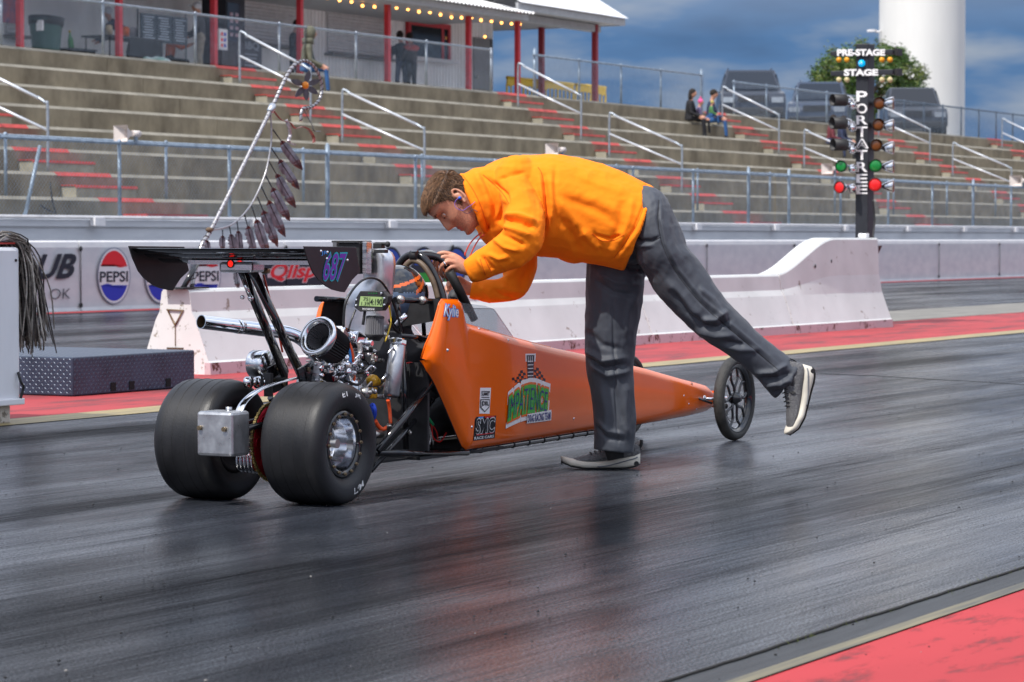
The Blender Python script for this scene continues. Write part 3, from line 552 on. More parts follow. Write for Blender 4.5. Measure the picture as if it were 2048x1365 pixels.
u = PV(1681, 285, VK[5]+.1).x; bgperson('spectator in dark blue behind the light tree lamps', (u, VK[5]+.12, ZK[5]), R_(-80), 'sit', NV, BK, DKH, 'long')
# ---------------------------------------------------------------- things on the deck
x, v, z = deckp(92, 37.6); t = thing('rubbish_bin', 'dark green rubbish bin with black liner on the deck', 'bin', (x, v, z))
mb = MB(); mb.tube([(x, v, z), (x, v, z+.05), (x, v, z+.95), (x, v, z+1.0)], [.25, .27, .35, .37], 20); mb.build('barrel', mat('green_plastic', (.02, .07, .06), .5), t); mb = MB(); mb.tube([(x, v, z+.86), (x+.02, v, z+1.04)], [.362, .39], 17); mb.build('liner', BLKM, t)
mb = MB(); mb.box((x-.33, v-.1, z+.85), (.05, .16, .22)); mb.build('label_plate', WHT, t)
x, v, z = deckp(148, 38); t = thing('storage_crate', 'black storage crate standing right of the green bin', 'crate', (x, v, z)); mb = MB(); mb.box((x, v, z+.22), (.9, .5, .44)); mb.build('crate_body', BLKM, t, bevel=.02); mb = MB(); mb.box((x, v, z+.455), (.95, .54, .03)); mb.build('lid', GR, t)
t2 = thing('bottle', 'green bottle with yellow cap on the black crate', 'bottle', (x-.1, v, z+.47)); mb = MB(); mb.lathe([(0, 0), (.06, 0), (.065, .03), (.06, .2), (.025, .3), (.02, .36), (0, .36)], (x-.1, v, z+.47), (0, .1, 1), 10); mb.build('glass', mat('green_bottle', (.03, .2, .04), .3), t2); mb = MB(); mb.cyl((x-.1, v+.036, z+.83), (x-.1, v+.04, z+.87), .026, n=8); mb.build('cap', mat('yellow_cap', (.6, .4, .02), .5), t2)
x, v, z = deckp(172, 38); t = thing('bucket', 'small red bucket beside the black crate', 'bucket', (x+.5, v, z)); mb = MB(); mb.lathe([(0, 0), (.09, 0), (.13, .24), (.12, .24), (.09, .02)], (x+.5, v, z+.1), (0, 0, 1), 14); mb.build('pail', REDF, t)
x, v, z = deckp(245, 37.6); t = thing('vendor_table', 'folding table under a dark cloth behind the red post', 'table', (x, v, z)); mb = MB(); mb.box((x, v, z+.76), (2.0, .75, .04)); mb.build('tabletop', GR, t); mb = MB(); mb.box((x+.35, v-.38, z+.42), (1.25, .02, .66)); mb.build('cloth', BK, t)
for du in (-.9, .9):
    for dv in (-.32, .32): mb = MB(); mb.cyl((x+du, v+dv, z), (x+du, v+dv, z+.74), .018, n=6); mb.build('leg', BLKM, t)
for i, (dx, c, lab) in enumerate([(-.5, (.5, .4, .25), 'tan box on the vendor table'), (.1, (.6, .12, .02), 'orange jar on the vendor table'), (.4, (.45, .45, .5), 'silver canister on the vendor table')]):
    t = thing('table_goods', lab, ['box', 'jar', 'canister'][i], (x+dx, v, z+.78)); mb = MB()
    mb.tube([(x+dx, v, z+.78), (x+dx, v, z+.98), (x+dx, v, z+1.03)], [.10, .10, .07], 4 if i == 0 else 12); mb.build('container', mat('goods%s' % 'abc'[i], c, .5), t)
x, v, z = deckp(328, 37.3); t = thing('menu_board', 'wide dark menu board in three panels on the deck fence', 'sign', (x, v, z))
ml_ = mat('menu_ink', (.35, .40, .46), .6)
for i in range(3):
    cx = x+(i-1)*.60; mb = MB(); mb.box((cx, v, z+1.03), (.57, .04, .62)); pn = mb.build('board', mat('menu_dark', (.03, .045, .06), .5), t); mb = MB(); rr = random.Random(i)
    for j in range(9): mb.box((cx-.05+rr.random()*.06, v-.024, z+1.27-j*.058), (.26+.16*rr.random(), .004, .022))
    mb.build('printed_lines', ml_, pn)
mb = MB(); [mb.cyl((x+d, v+.05, z), (x+d, v+.05, z+1.45), .02, n=6) for d in (-.92, .92)]; mb.build('stand', BLKM, t)
x, v, z = deckp(312, 36.6); t = thing('supply_bag', 'white and green supply bag lying under the menu board', 'bag', (x, v, z)); mb = MB(); mb.ell((x, v, z+.16), (.55, .25, .17), n=14); me = remesh(mb, .04, 1); 
for q in me.vertices: q.co += Vector((0, 0, 1))*.05*noise.noise(q.co*5)
link_mesh('sack', me, mat('bag_cloth', (.05, .25, .17), .7, var=.3, vs=3, col2=(.65, .66, .7)), t)
x, v, z = deckp(447, 38.2); t = thing('drinks_cooler', 'tall black upright drinks cooler with a price sheet', 'fridge', (x, v, z)); mb = MB(); mb.box((x, v, z+1.1), (.8, .7, 2.2)); mb.build('cabinet', mat('cooler_black', (.02, .022, .028), .4), t, bevel=.02)
mb = MB(); mb.box((x-.1, v-.36, z+1.45), (.52, .01, .9)); mb.build('glass_door', mat('cooler_glass', (.035, .045, .06), .15), t); mb = MB(); rr = random.Random(9); PI_ = mat('price_ink', (.35, .1, .1), .6, var=.5, vs=20, col2=(.4, .42, .5)); [MB().box((x-.2+.22*(j % 2), v-.37, z+1.15+.16*(j//2)), (.13, .004, .08)).build('price_tag', PI_, t) for j in range(8)]
x, v, z = deckp(450, 37.4); t = thing('leaflet_stand', 'white leaflet stand with red and blue print by the cooler', 'stand', (x-.1, v, z)); mb = MB(); mb.box((x-.1, v, z+.95), (.34, .05, .5)); mb.build('panel', WHT, t); mb = MB(); [mb.box((x-.16+.12*(j % 2), v-.028, z+.82+.13*(j//2)), (.08, .004, .08), mi=j % 2) for j in range(6)]; mb.build('print', [LR, LB], t); mb = MB(); mb.box((x-.1, v, z+.35), (.5, .3, .7)); mb.build('base', BLKM, t)
x, v, z = deckp(500, 38.9); t = thing('menu_board', 'tall chalk menu board headed B leaning under the first shutter', 'sign', (x, v, z)); mb = MB(); mb.box((x, v, z+.62), (.95, .05, 1.24)); mb.build('board', mat('slate_board', (.07, .08, .10), .6), t); mb = MB()
put_text(mb, 'BBQ', lambda a, b: V(x-.35+.7*a, v-.03, z+.95+.2*b), 0, off=.02)
for j in range(9): mb.box((x-.02, v-.028, z+.85-j*.09), (.62-.1*(j % 3), .004, .03))
mb.build('chalk_text', ml_, t)
x, v, z = deckp(22, 38.9); t = thing('poster', 'colourful poster board beside the first red post', 'poster', (x, v, z)); mb = MB(); mb.box((x, v, z+1.55), (.75, .04, 1.1)); mb.build('sheet', mat('poster_print', (.08, .12, .25), .6, var=.5, vs=4, col2=(.6, .12, .12)), t)
# yellow barricades
YB = mat('barricade_yellow', (.62, .40, .015), .5, var=.08)
def barricade(u, v, lab):
    t = thing('crowd_barrier', lab, 'barricade', (u, v, 4.66), 'yellow plastic crowd barricades'); mb = MB()
    mb.tube([(u-1, v, 5.62), (u+1, v, 5.62)], .045, 8); mb.prism([(u-1, v-.02, 5.62), (u+1, v-.02, 5.62), (u+1, v-.02, 5.42), (u+.8, v-.02, 5.36), (u+.6, v-.02, 5.42), (u-.6, v-.02, 5.42), (u-.8, v-.02, 5.36), (u-1, v-.02, 5.42)], (0, .04, 0)); mb.tube([(u-1, v, 4.8), (u+1, v, 4.8)], .03, 8); mb.build('frame', YB, t)
    for i in range(9): mb = MB(); w = .07 if i in (0, 4, 8) else .035; mb.box((u-1+.25*i, v, 5.12), (w, .03, .66)); mb.build('slat', YB, t)
    for s in (-.8, .8): mb = MB(); mb.box((u+s, v, 4.69), (.06, .5, .05)); mb.build('foot', YB, t)
a, b = PV(1060, 180, 39), PV(1130, 180, 39); barricade(a.x-.4, 39, 'yellow plastic barricade by the building corner'); barricade(a.x+1.75, 39, 'yellow plastic barricade between the dark red pavilion posts'); barricade(a.x+3.9, 39.0, 'right hand yellow plastic barricade with curled top')
# ---------------------------------------------------------------- parked vehicles
def vehicle(label, px, v, rz, paint, truck=False, sc=1):
    p = PV(px, 200, v); t = thing('parked_suv' if not truck else 'parked_pickup', label, 'suv' if not truck else 'pickup truck', (p.x, v, 4.66), 'dark vehicles parked behind the grandstand', rz)
    Lh, Wd = 2.4*sc, .97*sc
    # side profile, x forward
    prof = [(-2.4, .45), (-2.42, 1.05), (-2.3, 1.12), (-1.1 if truck else -2.2, 1.15), (1.1, 1.18), (2.2, 1.05), (2.4, .85), (2.42, .45)]
    mb = MB(); n = len(prof)
    mb.add([V(x, y, z)*sc for y in (-.97, .97) for x, z in prof], [tuple(range(n)), tuple(reversed(range(n, 2*n)))]+[(i, n+i, n+(i+1) % n, (i+1) % n) for i in range(n)]); mb.build('body', paint, t, bevel=.06)
    g = [(-.9, 1.14), (-.75, 1.80), (.3, 1.84), (1.05, 1.16)] if truck else [(-2.22, 1.13), (-2.05, 1.82), (-1.6, 1.88), (.15, 1.86), (1.05, 1.16)]
    mb = MB(); n = len(g); mb.add([V(x, sgn*(.90 if z < 1.3 else .74), z)*sc for sgn in (-1, 1) for x, z in g], [tuple(range(n)), tuple(reversed(range(n, 2*n)))]+[(i, n+i, n+(i+1) % n, (i+1) % n) for i in range(n)]); gh = mb.build('cabin', paint, t, bevel=.05)
    GL = mat('car_glass', (.010, .014, .022), .22)
    x0, x1 = g[0][0], g[-1][0]; mb = MB(); mb.add([V(x0-.012, -.76, 1.22)*sc, V(x0-.012, .76, 1.22)*sc, V(x0+.14, .66, 1.72)*sc, V(x0+.14, -.66, 1.72)*sc], [(0, 1, 2, 3)]); mb.build('rear_window', GL, t, fixn=False)
    mb = MB(); mb.add([V(x1-.03, -.8, 1.24)*sc, V(x1-.03, .8, 1.24)*sc, V(g[-2][0]+.09, .66, 1.80)*sc, V(g[-2][0]+.09, -.66, 1.80)*sc], [(0, 1, 2, 3)]); mb.build('windscreen', GL, t, fixn=False)
    for s in (-1, 1):
        ws = [(-.7, .05), (.1, .8)] if truck else [(-1.98, -1.2), (-1.1, -.25), (-.15, .72)]
        for a, b in ws: mb = MB(); mb.add([V(a, s*.905, 1.22)*sc, V(b, s*.905, 1.22)*sc, V(b-(.35 if b > .5 else 0), s*.78, 1.74)*sc, V(a+.05, s*.78, 1.74)*sc], [(0, 1, 2, 3)]); mb.build('side_window', GL, t, fixn=False)
        mb = MB(); mb.cyl(V(-2.0, s*.66, 1.93)*sc, V(0, s*.66, 1.93)*sc, .025, n=6)
        if not truck: mb.build('roof_rail', CHR, t)
        for wx in (-1.45, 1.45):
            mb = MB(); mb.cyl(V(wx, s*.72, .38)*sc, V(wx, s*.99, .38)*sc, .38*sc, n=20); w = mb.build('wheel', RUB, t); mb = MB(); mb.cyl(V(wx, s*.97, .38)*sc, V(wx, s*1.0, .38)*sc, .22*sc, n=14); mb.build('rim', ALU, w)
        mb = MB(); mb.box(V(-2.41, s*.82, .95)*sc, V(.06, .2, .35)*sc); mb.build('tail_light', LR, t); mb = MB(); mb.box(V(2.38, s*.72, .85)*sc, V(.08, .35, .16)*sc); mb.build('headlight', GALV, t)
    for bx_ in (-2.44, 2.42): mb = MB(); mb.box(V(bx_, 0, .52)*sc, V(.14, 1.8, .2)*sc); mb.build('bumper', BLKM, t, bevel=.03)
    mb = MB(); mb.box(V(2.41, 0, .88)*sc, V(.03, .9, .2)*sc); mb.build('grille', BLKM, t)
    mb = MB(); mb.box(V(-2.43, 0, .86)*sc, V(.02, .34, .16)*sc); mb.build('number_plate', WHT, t)
vehicle('dark slate suv parked behind the seated family', 1500, 39.2, R_(206), mat('slate_car_paint', (.014, .020, .036), .35, coat=.3), sc=1.12)
vehicle('second suv, blue grey, parked left of the light tree', 1640, 39.6, R_(200), mat('bluegrey_car_paint', (.030, .045, .08), .35, coat=.3), sc=1.1)
vehicle('grey pickup truck parked right of the light tree', 1822, 38.6, R_(206), mat('grey_truck_paint', (.030, .036, .05), .35, coat=.3), truck=True, sc=1.15)
# ---------------------------------------------------------------- water tower
D = 175; p = PD(1843, 300, D); r = 85*D/5675; t = thing('water_tower', 'huge plain white cylindrical water tank against the blue sky', 'water tower', (p.x, p.y, 0))
mb = MB(); prof = [(r, 0)]; 
for i in range(12): prof += [(r, 2.4*(i+1))]
prof += [(r, 31), (r*.6, 33), (0, 34)]; mb.lathe(prof, (p.x, p.y, 0), (0, 0, 1), 96); mb.build('tank_shell', mat('tank_white', (.72, .71, .68), .5, var=.07, vs=.35, stretch=(1, 1, .25)), t)
q = PD(1752, 62, D-r*.2); mb = MB(); mb.cyl(q+V(0, 0, -.1), q+V(.2, -.25, 0), .06, n=8); mb.box(q+V(-.1, .2, 0), (.5, .5, .12)); mb.build('antenna', WHT, t)
# ---------------------------------------------------------------- round tree behind the light tree
D = 128; c = PD(1735, 165, D); t = thing('round_tree', 'round yellow green leafy tree behind the light tree', 'tree', (c.x, c.y, 4.6))
mb = MB(); mb.tube([(c.x, c.y, 3.5), (c.x+.05, c.y, 6), (c.x, c.y, 7.6)], [.22, .17, .08], 10)
rr = random.Random(5)
for i in range(14):
    a = rr.random()*6.28; z = 6+rr.random()*1.6; mb.tube([(c.x, c.y, z-.6), (c.x+.9*math.cos(a), c.y+.9*math.sin(a), z+.4), (c.x+1.7*math.cos(a), c.y+1.7*math.sin(a), z+.9)], [.08, .05, .02], 6)
mb.build('trunk', mat('bark', (.10, .075, .055), .9, var=.3, vs=20), t)
mb = MB(); cl_ = []
for i in range(330):
    while 1:
        d = V(rr.uniform(-1, 1), rr.uniform(-1, 1), rr.uniform(-1, 1))
        if d.length < 1: break
    d = d.normalized()*(.35+.65*rr.random()**.5); w = 1+.16*noise.noise(d*2.2+V(3, 1, 5)); zc = 1.85 if d.z > 0 else 2.0
    cl_.append((V(c.x+d.x*2.55*w, c.y+d.y*2.55*w, c.z+d.z*zc*w-.05), rr.choice([0, 0, 0, 1, 1, 2])))
for q, mi in cl_:
    for k in range(80):
        o = V(rr.gauss(0, .17), rr.gauss(0, .17), rr.gauss(0, .14)); n = V(rr.uniform(-1, 1), rr.uniform(-1, 1), rr.uniform(-.2, 1)).normalized(); x, y = frame(n); s = .05+.04*rr.random()
        b = q+o; mb.add([b-x*s, b+y*s*.5, b+x*s, b-y*s*.5], [(0, 1, 2, 3)], mi if rr.random() < .8 else rr.randrange(3))
mb.build('crown', [mat('leaf_green', (.055, .115, .018), .6), mat('leaf_yellow', (.12, .15, .03), .6), mat('leaf_dark', (.025, .06, .012), .6)], t, fixn=False)
# ---------------------------------------------------------------- median barriers
BW = chipped('chipped_white_concrete', (.66, .68, .67), (.30, .26, .22), .625)
BF = chipped('stained_shaded_barrier_foot', (.58, .44, .46), (.12, .05, .035), .56, 9, .06)  # chips are rusty stains; the pinkish base colours in the foot's shade
BE = chipped('worn_barrier_end', (.74, .72, .71), (.32, .28, .23), .585, 10)
VB = lambda u: 11.90-.026*(u-17.26)
BP = [(0, 0), (.004, .085), (.02, .10), (.13, .40), (.165, .46), (.185, .605), (.20, .625), (.42, .625), (.435, .605), (.455, .46), (.49, .40), (.60, .10), (.616, .085), (.62, 0)]
def barrier(u0, u1, lab, fun=None, end=None, nu=10):
    t = thing('concrete_barrier', lab, 'barrier', (u0, VB(u0)+.31, 0), 'white concrete barriers on the median')
    mb = MB(); n = len(BP); us = [u0+.008+(u1-u0-.016)*i/nu for i in range(nu+1)]; vs = []
    for u in us:
        ex = fun(u) if fun else 0
        for j, (dv, z) in enumerate(BP):
            if fun and z > .42:
                k = ex; z = z+(k if z > .5 else k*.35)
            vs.append((u, VB(u)+dv, z))
    fs = [(i*n+j, i*n+j+1, (i+1)*n+j+1, (i+1)*n+j) for i in range(nu) for j in range(n-1)]
    mb.add(vs, fs); mb.add(vs[:n], [tuple(range(n))], 1); mb.add(vs[-n:], [tuple(range(n))], 1)
    mb.build('barrier_body', [BW, BE], t)
    mb = MB(); a, b = u0+.005, u1-.005; mb.prism([(a, VB(a)-.004, 0), (a, VB(a)+.001, .087), (a, VB(a)+.05, .087), (a, VB(a)+.05, 0)], (b-a, VB(b)-VB(a), 0)); mb.build('foot_band', BF, t)
    return t
b0 = barrier(17.26, 20.9, 'chipped white barrier with a bare end and steel loop under the wing')
A = lambda y, z: V(17.262, VB(17.26)+y, z)
mb = MB(); mb.tube([A(.24, .47), A(.38, .475), A(.31, .36)], .011, 6, closed=True); mb.build('lifting_loop', mat('rusty_steel', (.22, .15, .09), .7, .3, var=.4, vs=30), b0)
mb = MB(); mb.box(A(.31, .15), (.02, .14, .09)); mb.build('lifting_slot', mat('slot_dark', (.10, .06, .04), .9), b0)
mb = MB(); mb.box(A(.31, .29), (.003, .006, .17)); mb.build('seam', MATS['rusty_steel'], b0)
barrier(20.9, 24.4, 'white barrier hidden in part behind the orange car'); barrier(24.4, 27.67, 'white barrier segment seen between the legs of the bending man')
def rise(u): x = max(0, min(1, (u-27.55)/1.6)); return .385*(x*x*(3-2*x))
b3 = barrier(27.67, 30.35, 'tall end barrier rising in a smooth curve below the light tree', rise, nu=40)
mb = MB()
for x, y in ((1630, 533), (1662, 523), (1707, 508), (1606, 596)):
    p = PV(x, y, VB(28.7)+.17); mb.ell((p.x, p.y-.005, p.z), (.014, .008, .022), n=8)
mb.build('bolt_hole', BLKM, b3)
mb = MB(); p = A(0, 0); mb.box((30.25, VB(30)+.31, 1.035), (.10, .10, .05)); mb.build('top_fitting', WHT, b3, bevel=.01)
# ---------------------------------------------------------------- tread plate box
t = thing('tread_plate_box', 'low dark box clad in diamond tread plate beside the white cabinet', 'platform', (15.1, 11.6, 0))
P0 = PZ(146, 794); P1 = PZ(403, 775); uv, vv, hh = P0.x, P0.y, .25; Lx = 1.34; Wy = 1.36; DP = mat('tread_plate', (.034, .048, .080), .4, .1, var=.3, vs=5, rvar=.1)
mb = MB(); mb.span((uv, vv, .004), (uv+Lx, vv+Wy, hh)); mb.build('box_shell', DP, t, bevel=.008)
mb = MB(); LZ = mat('tread_plate_ridge', (.10, .12, .16), .3, .4)
def loz(c, a, b, nrm):
    mb.add([c-a, c-b, c+a, c+b, c+nrm*.002], [(0, 1, 4), (1, 2, 4), (2, 3, 4), (3, 0, 4)])
for i in range(54):
    for j in range(10):
        s = 1 if (i+j) % 2 else -1; c = V(uv+.02+i*.0245, vv-.0003, .022+j*.0235); loz(c, V(.0095*s, 0, .0085), V(-.002*s, 0, .0025), V(0, -1, 0))
for i in range(54):
    for j in range(10):
        s = 1 if (i+j) % 2 else -1; c = V(uv-.0003, vv+.02+i*.0245, .022+j*.0235); loz(c, V(0, .0095*s, .0085), V(0, -.002*s, .0025), V(-1, 0, 0))
for i in range(54):
    for j in range(54):
        s = 1 if (i+j) % 2 else -1; c = V(uv+.02+i*.0245, vv+.02+j*.0247, hh+.0003); loz(c, V(.011*s, .007, 0), V(-.002*s, .004, 0), V(0, 0, 1))
mb.build('tread_pattern', LZ, t, fixn=False)
for x in (227, 264, 337):
    p = PV(x, 771, vv-.004); mb = MB(); mb.box((p.x, vv-.003, .045), (.055, .004, .055)); mb.build('slot', mat('slot_black', (.004, .004, .005), .9), t)
# ---------------------------------------------------------------- cabinet at the left edge with the mop
c0 = PZ(42, 846); cu, cv = c0.x, c0.y; t = thing('trackside_cabinet', 'tall white plastic cabinet with rounded corners cut by the left edge', 'cabinet', (cu-.5, cv+.35, 0))
CBM = mat('scuffed_white_plastic', (.70, .72, .75), .42, var=.1, vs=2.2, stretch=(1, 1, .35)); mb = MB(); mb.span((cu-1.1, cv, .10), (cu, cv+.62, .955)); mb.build('cabinet_body', CBM, t, bevel=.02)
mb = MB(); mb.span((cu-1.05, cv+.03, 0), (cu-.05, cv+.58, .10)); mb.build('plinth', chipped('plinth_stone', (.55, .52, .47), (.2, .18, .15), .55), t, bevel=.01)
mb = MB(); mb.span((cu-1.13, cv-.02, .10), (cu+.012, cv+.02, .135)); mb.build('bottom_trim', CBM, t, bevel=.006)
mb = MB(); [mb.cyl(PV(x, y, cv+.002), PV(x, y, cv-.006), .008, n=10) for x, y in ((32, 521), (21, 805))]; mb.build('bolt', BLKM, t)
mb = MB(); mb.tube(spline([PV(36, 745, cv-.01), PV(42, 765, cv-.03), PV(47, 775, cv-.02), PV(40, 800, cv-.01)], 4), .008, 6); mb.build('latch', BLKM, t)
t = thing('string_mop', 'grey string mop head drooping over the top of the white cabinet', 'mop', (cu, cv+.2, .96))
mb = MB(); rr = random.Random(11)
for i in range(260):
    y = cv+.02+rr.random()*.34; r0 = rr.random(); out = .05+.27*r0**1.0; ln = .35+rr.random()*.20; x0 = cu-.16+rr.gauss(0, .03)
    top = .985+.045*rr.random(); pts = [V(x0-.05, y, .965+.03*rr.random()), V(x0+.05, y, top+.02*(1-r0)), V(cu+out*.35, y+.02*rr.gauss(0, 1), top-.03), V(cu+.02+out*.62, y+rr.gauss(0, .02), top-.14), V(cu+.02+out*.85, y+rr.gauss(0, .03), top-.30), V(cu+.02+out, y+rr.gauss(0, .03), top-.30-ln*.62)]
    mb.tube(spline(pts, 3), [.0042]*15+[.003], 5, mi=rr.choice([0, 0, 1, 1, 2]))
mb.build('strands', [mat('mop_dark', (.06, .052, .05), .9, var=.4, vs=60), mat('mop_grey', (.19, .17, .15), .9, var=.4, vs=60), mat('mop_pale', (.42, .39, .35), .9, var=.3, vs=60)], t, fixn=False)
mb = MB(); mb.tube([V(cu-1.1, cv+.06, .985), V(cu+.02, cv+.05, .992)], .010, 10); mb.build('frame_bar', mat('blue_tin', (.10, .28, .45), .25, .6), t)
mb = MB(); mb.tube([V(cu-1.1, cv+.11, .978), V(cu+.03, cv+.10, .983)], .009, 10); mb.build('handle', mat('brass_dark', (.25, .2, .1), .3, .8), t)
mb = MB(); mb.tube([V(cu-1.1, cv+.02, .972), V(cu-.02, cv+.02, .975)], .005, 8); mb.build('clamp_wire', mat('red_wire', (.5, .03, .02), .4), t)
mb = MB(); mb.ell(V(cu-.10, cv+.2, 1.0), (.16, .19, .035), n=16); me = remesh(mb, .012, 1)
for q in me.vertices: q.co += Vector((0, 0, 1))*.012*noise.noise(q.co*18)
link_mesh('mop_top', me, mat('mop_cloth', (.5, .47, .45), .9, var=.3, vs=20), t)
# ---------------------------------------------------------------- feathered staff
VS = VB(18)+.31; t = thing('feathered_staff', 'silver wrapped hooked staff with a row of metal feathers and a flower', 'staff sculpture', PV(370, 575, VS))
SV = mat('silver_wrap', (.40, .39, .40), .35, .8, var=.25, vs=40); rod = spline([PV(x, y, VS) for x, y in [(384, 574), (402, 495), (423, 458), (483, 338), (543, 217), (566, 167), (580, 141), (592, 128), (606, 122), (620, 126), (633, 141), (642, 163), (643, 186), (635, 205), (620, 215), (606, 218), (602, 229), (601.5, 243)]], 8)
mb = MB(); mb.tube(rod, [.0155]*60+[.0125]*(len(rod)-60), 12); mb.build('rod', SV, t)
mb = MB(); hp = []; L_ = 0; pr = None
for i in range(len(rod)-1):
    for k in range(6):
        p = rod[i].lerp(rod[i+1], k/6)
        if pr is not None: L_ += (p-pr).length
        pr = p; d = (rod[i+1]-rod[i]).normalized(); x, y = V(0, 1, 0), d.cross(V(0, 1, 0)); a = L_/.045*6.283; hp.append(p+(x*math.cos(a)+y*math.sin(a))*(.016 if i < 60 else .013))
mb.tube(hp, .0042, 4); mb.build('spiral_cord', mat('dark_cord', (.05, .035, .03), .8), t)
mb = MB(); a = PV(543, 217, VS); d = (rod[40]-rod[30]).normalized(); mb.lathe([(.02, -.04), (.028, -.03), (.028, .03), (.02, .04)], a, d, 14); mb.build('collar', ALU, t)
mb = MB(); mb.ell(PV(419, 460, VS), (.035, .03, .02), n=10); mb.build('knot', mat('brown_leather', (.12, .08, .05), .8), t)
arc = spline([PV(x, y, VS) for x, y in [(541, 225), (543, 272), (540, 303), (531, 346), (515, 386), (497, 417), (475, 441), (454, 454), (426, 460)]], 6); mb = MB(); mb.tube(arc, .0065, 8); mb.build('feather_cord', SV, t)
FQ = mat('feather_quill', (.03, .03, .035), .5, .5); FG = mat('feather_steel', (.07, .075, .09), .45, .1, var=.5, vs=12, col2=(.30, .31, .35)); FB = mat('feather_heat_brown', (.20, .075, .045), .38, .6, var=.5, vs=14, col2=(.09, .08, .11))
for i, (x0, y0, x1, y1, w) in enumerate([(546, 260, 606, 341, 7.5), (543, 297, 599, 380, 7.5), (538, 323, 592, 417, 8), (531, 351, 580, 443, 8), (523, 374, 571, 475, 8), (515, 394, 556, 495, 8), (503, 412, 537, 512, 8), (489, 429, 511, 514, 7), (474, 443, 482, 512, 6.5), (459, 454, 469, 507, 6), (445, 460, 446, 503, 5), (470, 520, 477, 580, 5), (412, 470, 420, 512, 5)]):
    rr = random.Random(i); dx, dy = x1-x0, y1-y0; ln = math.hypot(dx, dy); nx_, ny_ = -dy/ln, dx/ln; f = 1 if i > 10 else 0
    mb = MB(); mb.tube([PV(x0+dx*q, y0+dy*q, VS-.004) for q in (0, .35, .97)], [.006, .0035, .001], 6); fq = mb.build('feather', FQ, t)
    K = 18; rows = []
    for k in range(K+1):
        q = .26+.74*k/K; w_ = w*1.2*min(1, (k/K*5)**.6)*(1-max(0, (k/K-.6)/.4)**2.0)+.2
        cv_ = 1.5*math.sin(k/K*3.1); jag = 1-(.35 if rr.random() < .16 else 0)
        cx, cy = x0+dx*q+nx_*cv_, y0+dy*q+ny_*cv_; rows.append((PV(cx+nx_*w_*jag, cy+ny_*w_*jag, VS-.012), PV(cx, cy, VS+.002), PV(cx-nx_*w_, cy-ny_*w_, VS-.016)))
    for m_, (a, b) in (('vane', (2, 13)), ('vane_tip', (13, K)), ('vane_root', (0, 2))):
        mb = MB(); vs = [p for r in rows[a:b+1] for p in r]; n = len(vs)
        fs = [(3*j+c, 3*j+c+1, 3*j+c+4, 3*j+c+3) for j in range(b-a) for c in (0, 1)]
        mb.add(vs, fs, sm=True); o = mb.build(m_, FG if m_ == 'vane' else FB, fq); so_ = o.modifiers.new('thick', 'SOLIDIFY'); so_.thickness = .0025
mb = MB(); fc = PV(611, 171, VS-.02); mb.lathe([(0, .012), (.02, .010), (.03, 0), (.028, -.01)], fc, V(-.5, -.8, 0), 18); mb.build('flower_centre', mat('amber_glass', (.75, .25, .02), .25), t)
for a in (75, 20, -35, -85, -130, 160):
    mb = MB(); x1, y1 = 611+31*math.cos(R_(a)), 171-31*math.sin(R_(a)); nx_, ny_ = math.sin(R_(a)), math.cos(R_(a)); L1 = []; L2 = []
    for k in range(8): q = k/7; w_ = 5.6*math.sin(math.pi*min(1, .12+.88*q))**.8+.2; x, y = 611+(x1-611)*(.2+.8*q), 171+(y1-171)*(.2+.8*q); L1.append(PV(x+nx_*w_, y+ny_*w_, VS)); L2.append(PV(x-nx_*w_, y-ny_*w_, VS))
    mb.prism(L1+L2[::-1], (0, .003, 0)); mb.build('petal', mat('petal_steel', (.10, .09, .10), .4, .7, var=.4, vs=20), t)
for i, pl in enumerate([[(547, 222), (562, 240), (580, 246), (590, 257), (605, 254), (618, 260), (627, 275), (628, 285)], [(572, 240), (578, 255), (580, 270), (577, 283), (585, 289), (592, 290)], [(609, 222), (616, 236), (624, 250), (628, 262), (640, 263)]]):
    mb = MB(); mb.tube(spline([PV(x, y, VS-.01*((j % 2)*2-1)) for j, (x, y) in enumerate(pl)], 5), .014 if i < 2 else .007, 8, b=.003); mb.build('ribbon', mat(['ribbon_rust', 'ribbon_silver', 'ribbon_dark'][i], [(.38, .11, .09), (.45, .42, .46), (.05, .05, .07)][i], .3, .6, var=.5, vs=30), t)
mb = MB(); mb.tube([PV(398, 520, VS), PV(366, 577, VS)], .028, 4); mb.build('mount_post', BLK, t); mb = MB(); a = PV(362, 579, VS); mb.box((a.x+.05, VS, .6355), (.34, .2, .012)); mb.build('mount_plate', BLKM, t)
# ---------------------------------------------------------------- start light tree
PT = PD(1724, 478, 33.2); pu, pw = PT.x, PT.y; t = thing('start_light_tree', 'black start light tower lettered PORTATREE with amber, green and red lamps', 'start lights', (pu, pw, 0))
PU0 = pu-.05; fx = lambda x, y, o=0: PU(x, y, PU0-o); zt_ = PU(1724, 88, PU0).z; ya = fx(1711, 300).y; yb = fx(1736, 300).y
PB = mat('tower_black', (.022, .024, .030), .45, var=.2); mb = MB(); mb.span((PU0, yb, 0), (PU0+.20, ya, zt_)); mb.build('tower', PB, t, bevel=.008)
mb = MB(); L8 = 'PORTATREE'; ys_ = [183, 208, 232, 254, 279, 301, 325, 349, 371, 393]
for i, ch in enumerate(L8):
    y0, y1 = ys_[i], ys_[i+1]-5
    if i == 4: put_text(mb, ch, quadmap((1713, y1), (1735, y1), (1735, y0), (1713, y0), lambda x, y: fx(x, y, .003)), 0, off=.05); put_text(mb, ch, quadmap((1715, y1-1), (1733, y1-1), (1733, y0+2), (1715, y0+2), lambda x, y: fx(x, y, .006)), 1, off=0)
    else: put_text(mb, ch, quadmap((1713.5, y1), (1734, y1), (1734, y0), (1713.5, y0), lambda x, y: fx(x, y, .003)), 0, off=.018)
mb.build('lettering', [mat('tower_white', (.78, .78, .78), .5), PB], t, fixn=False)
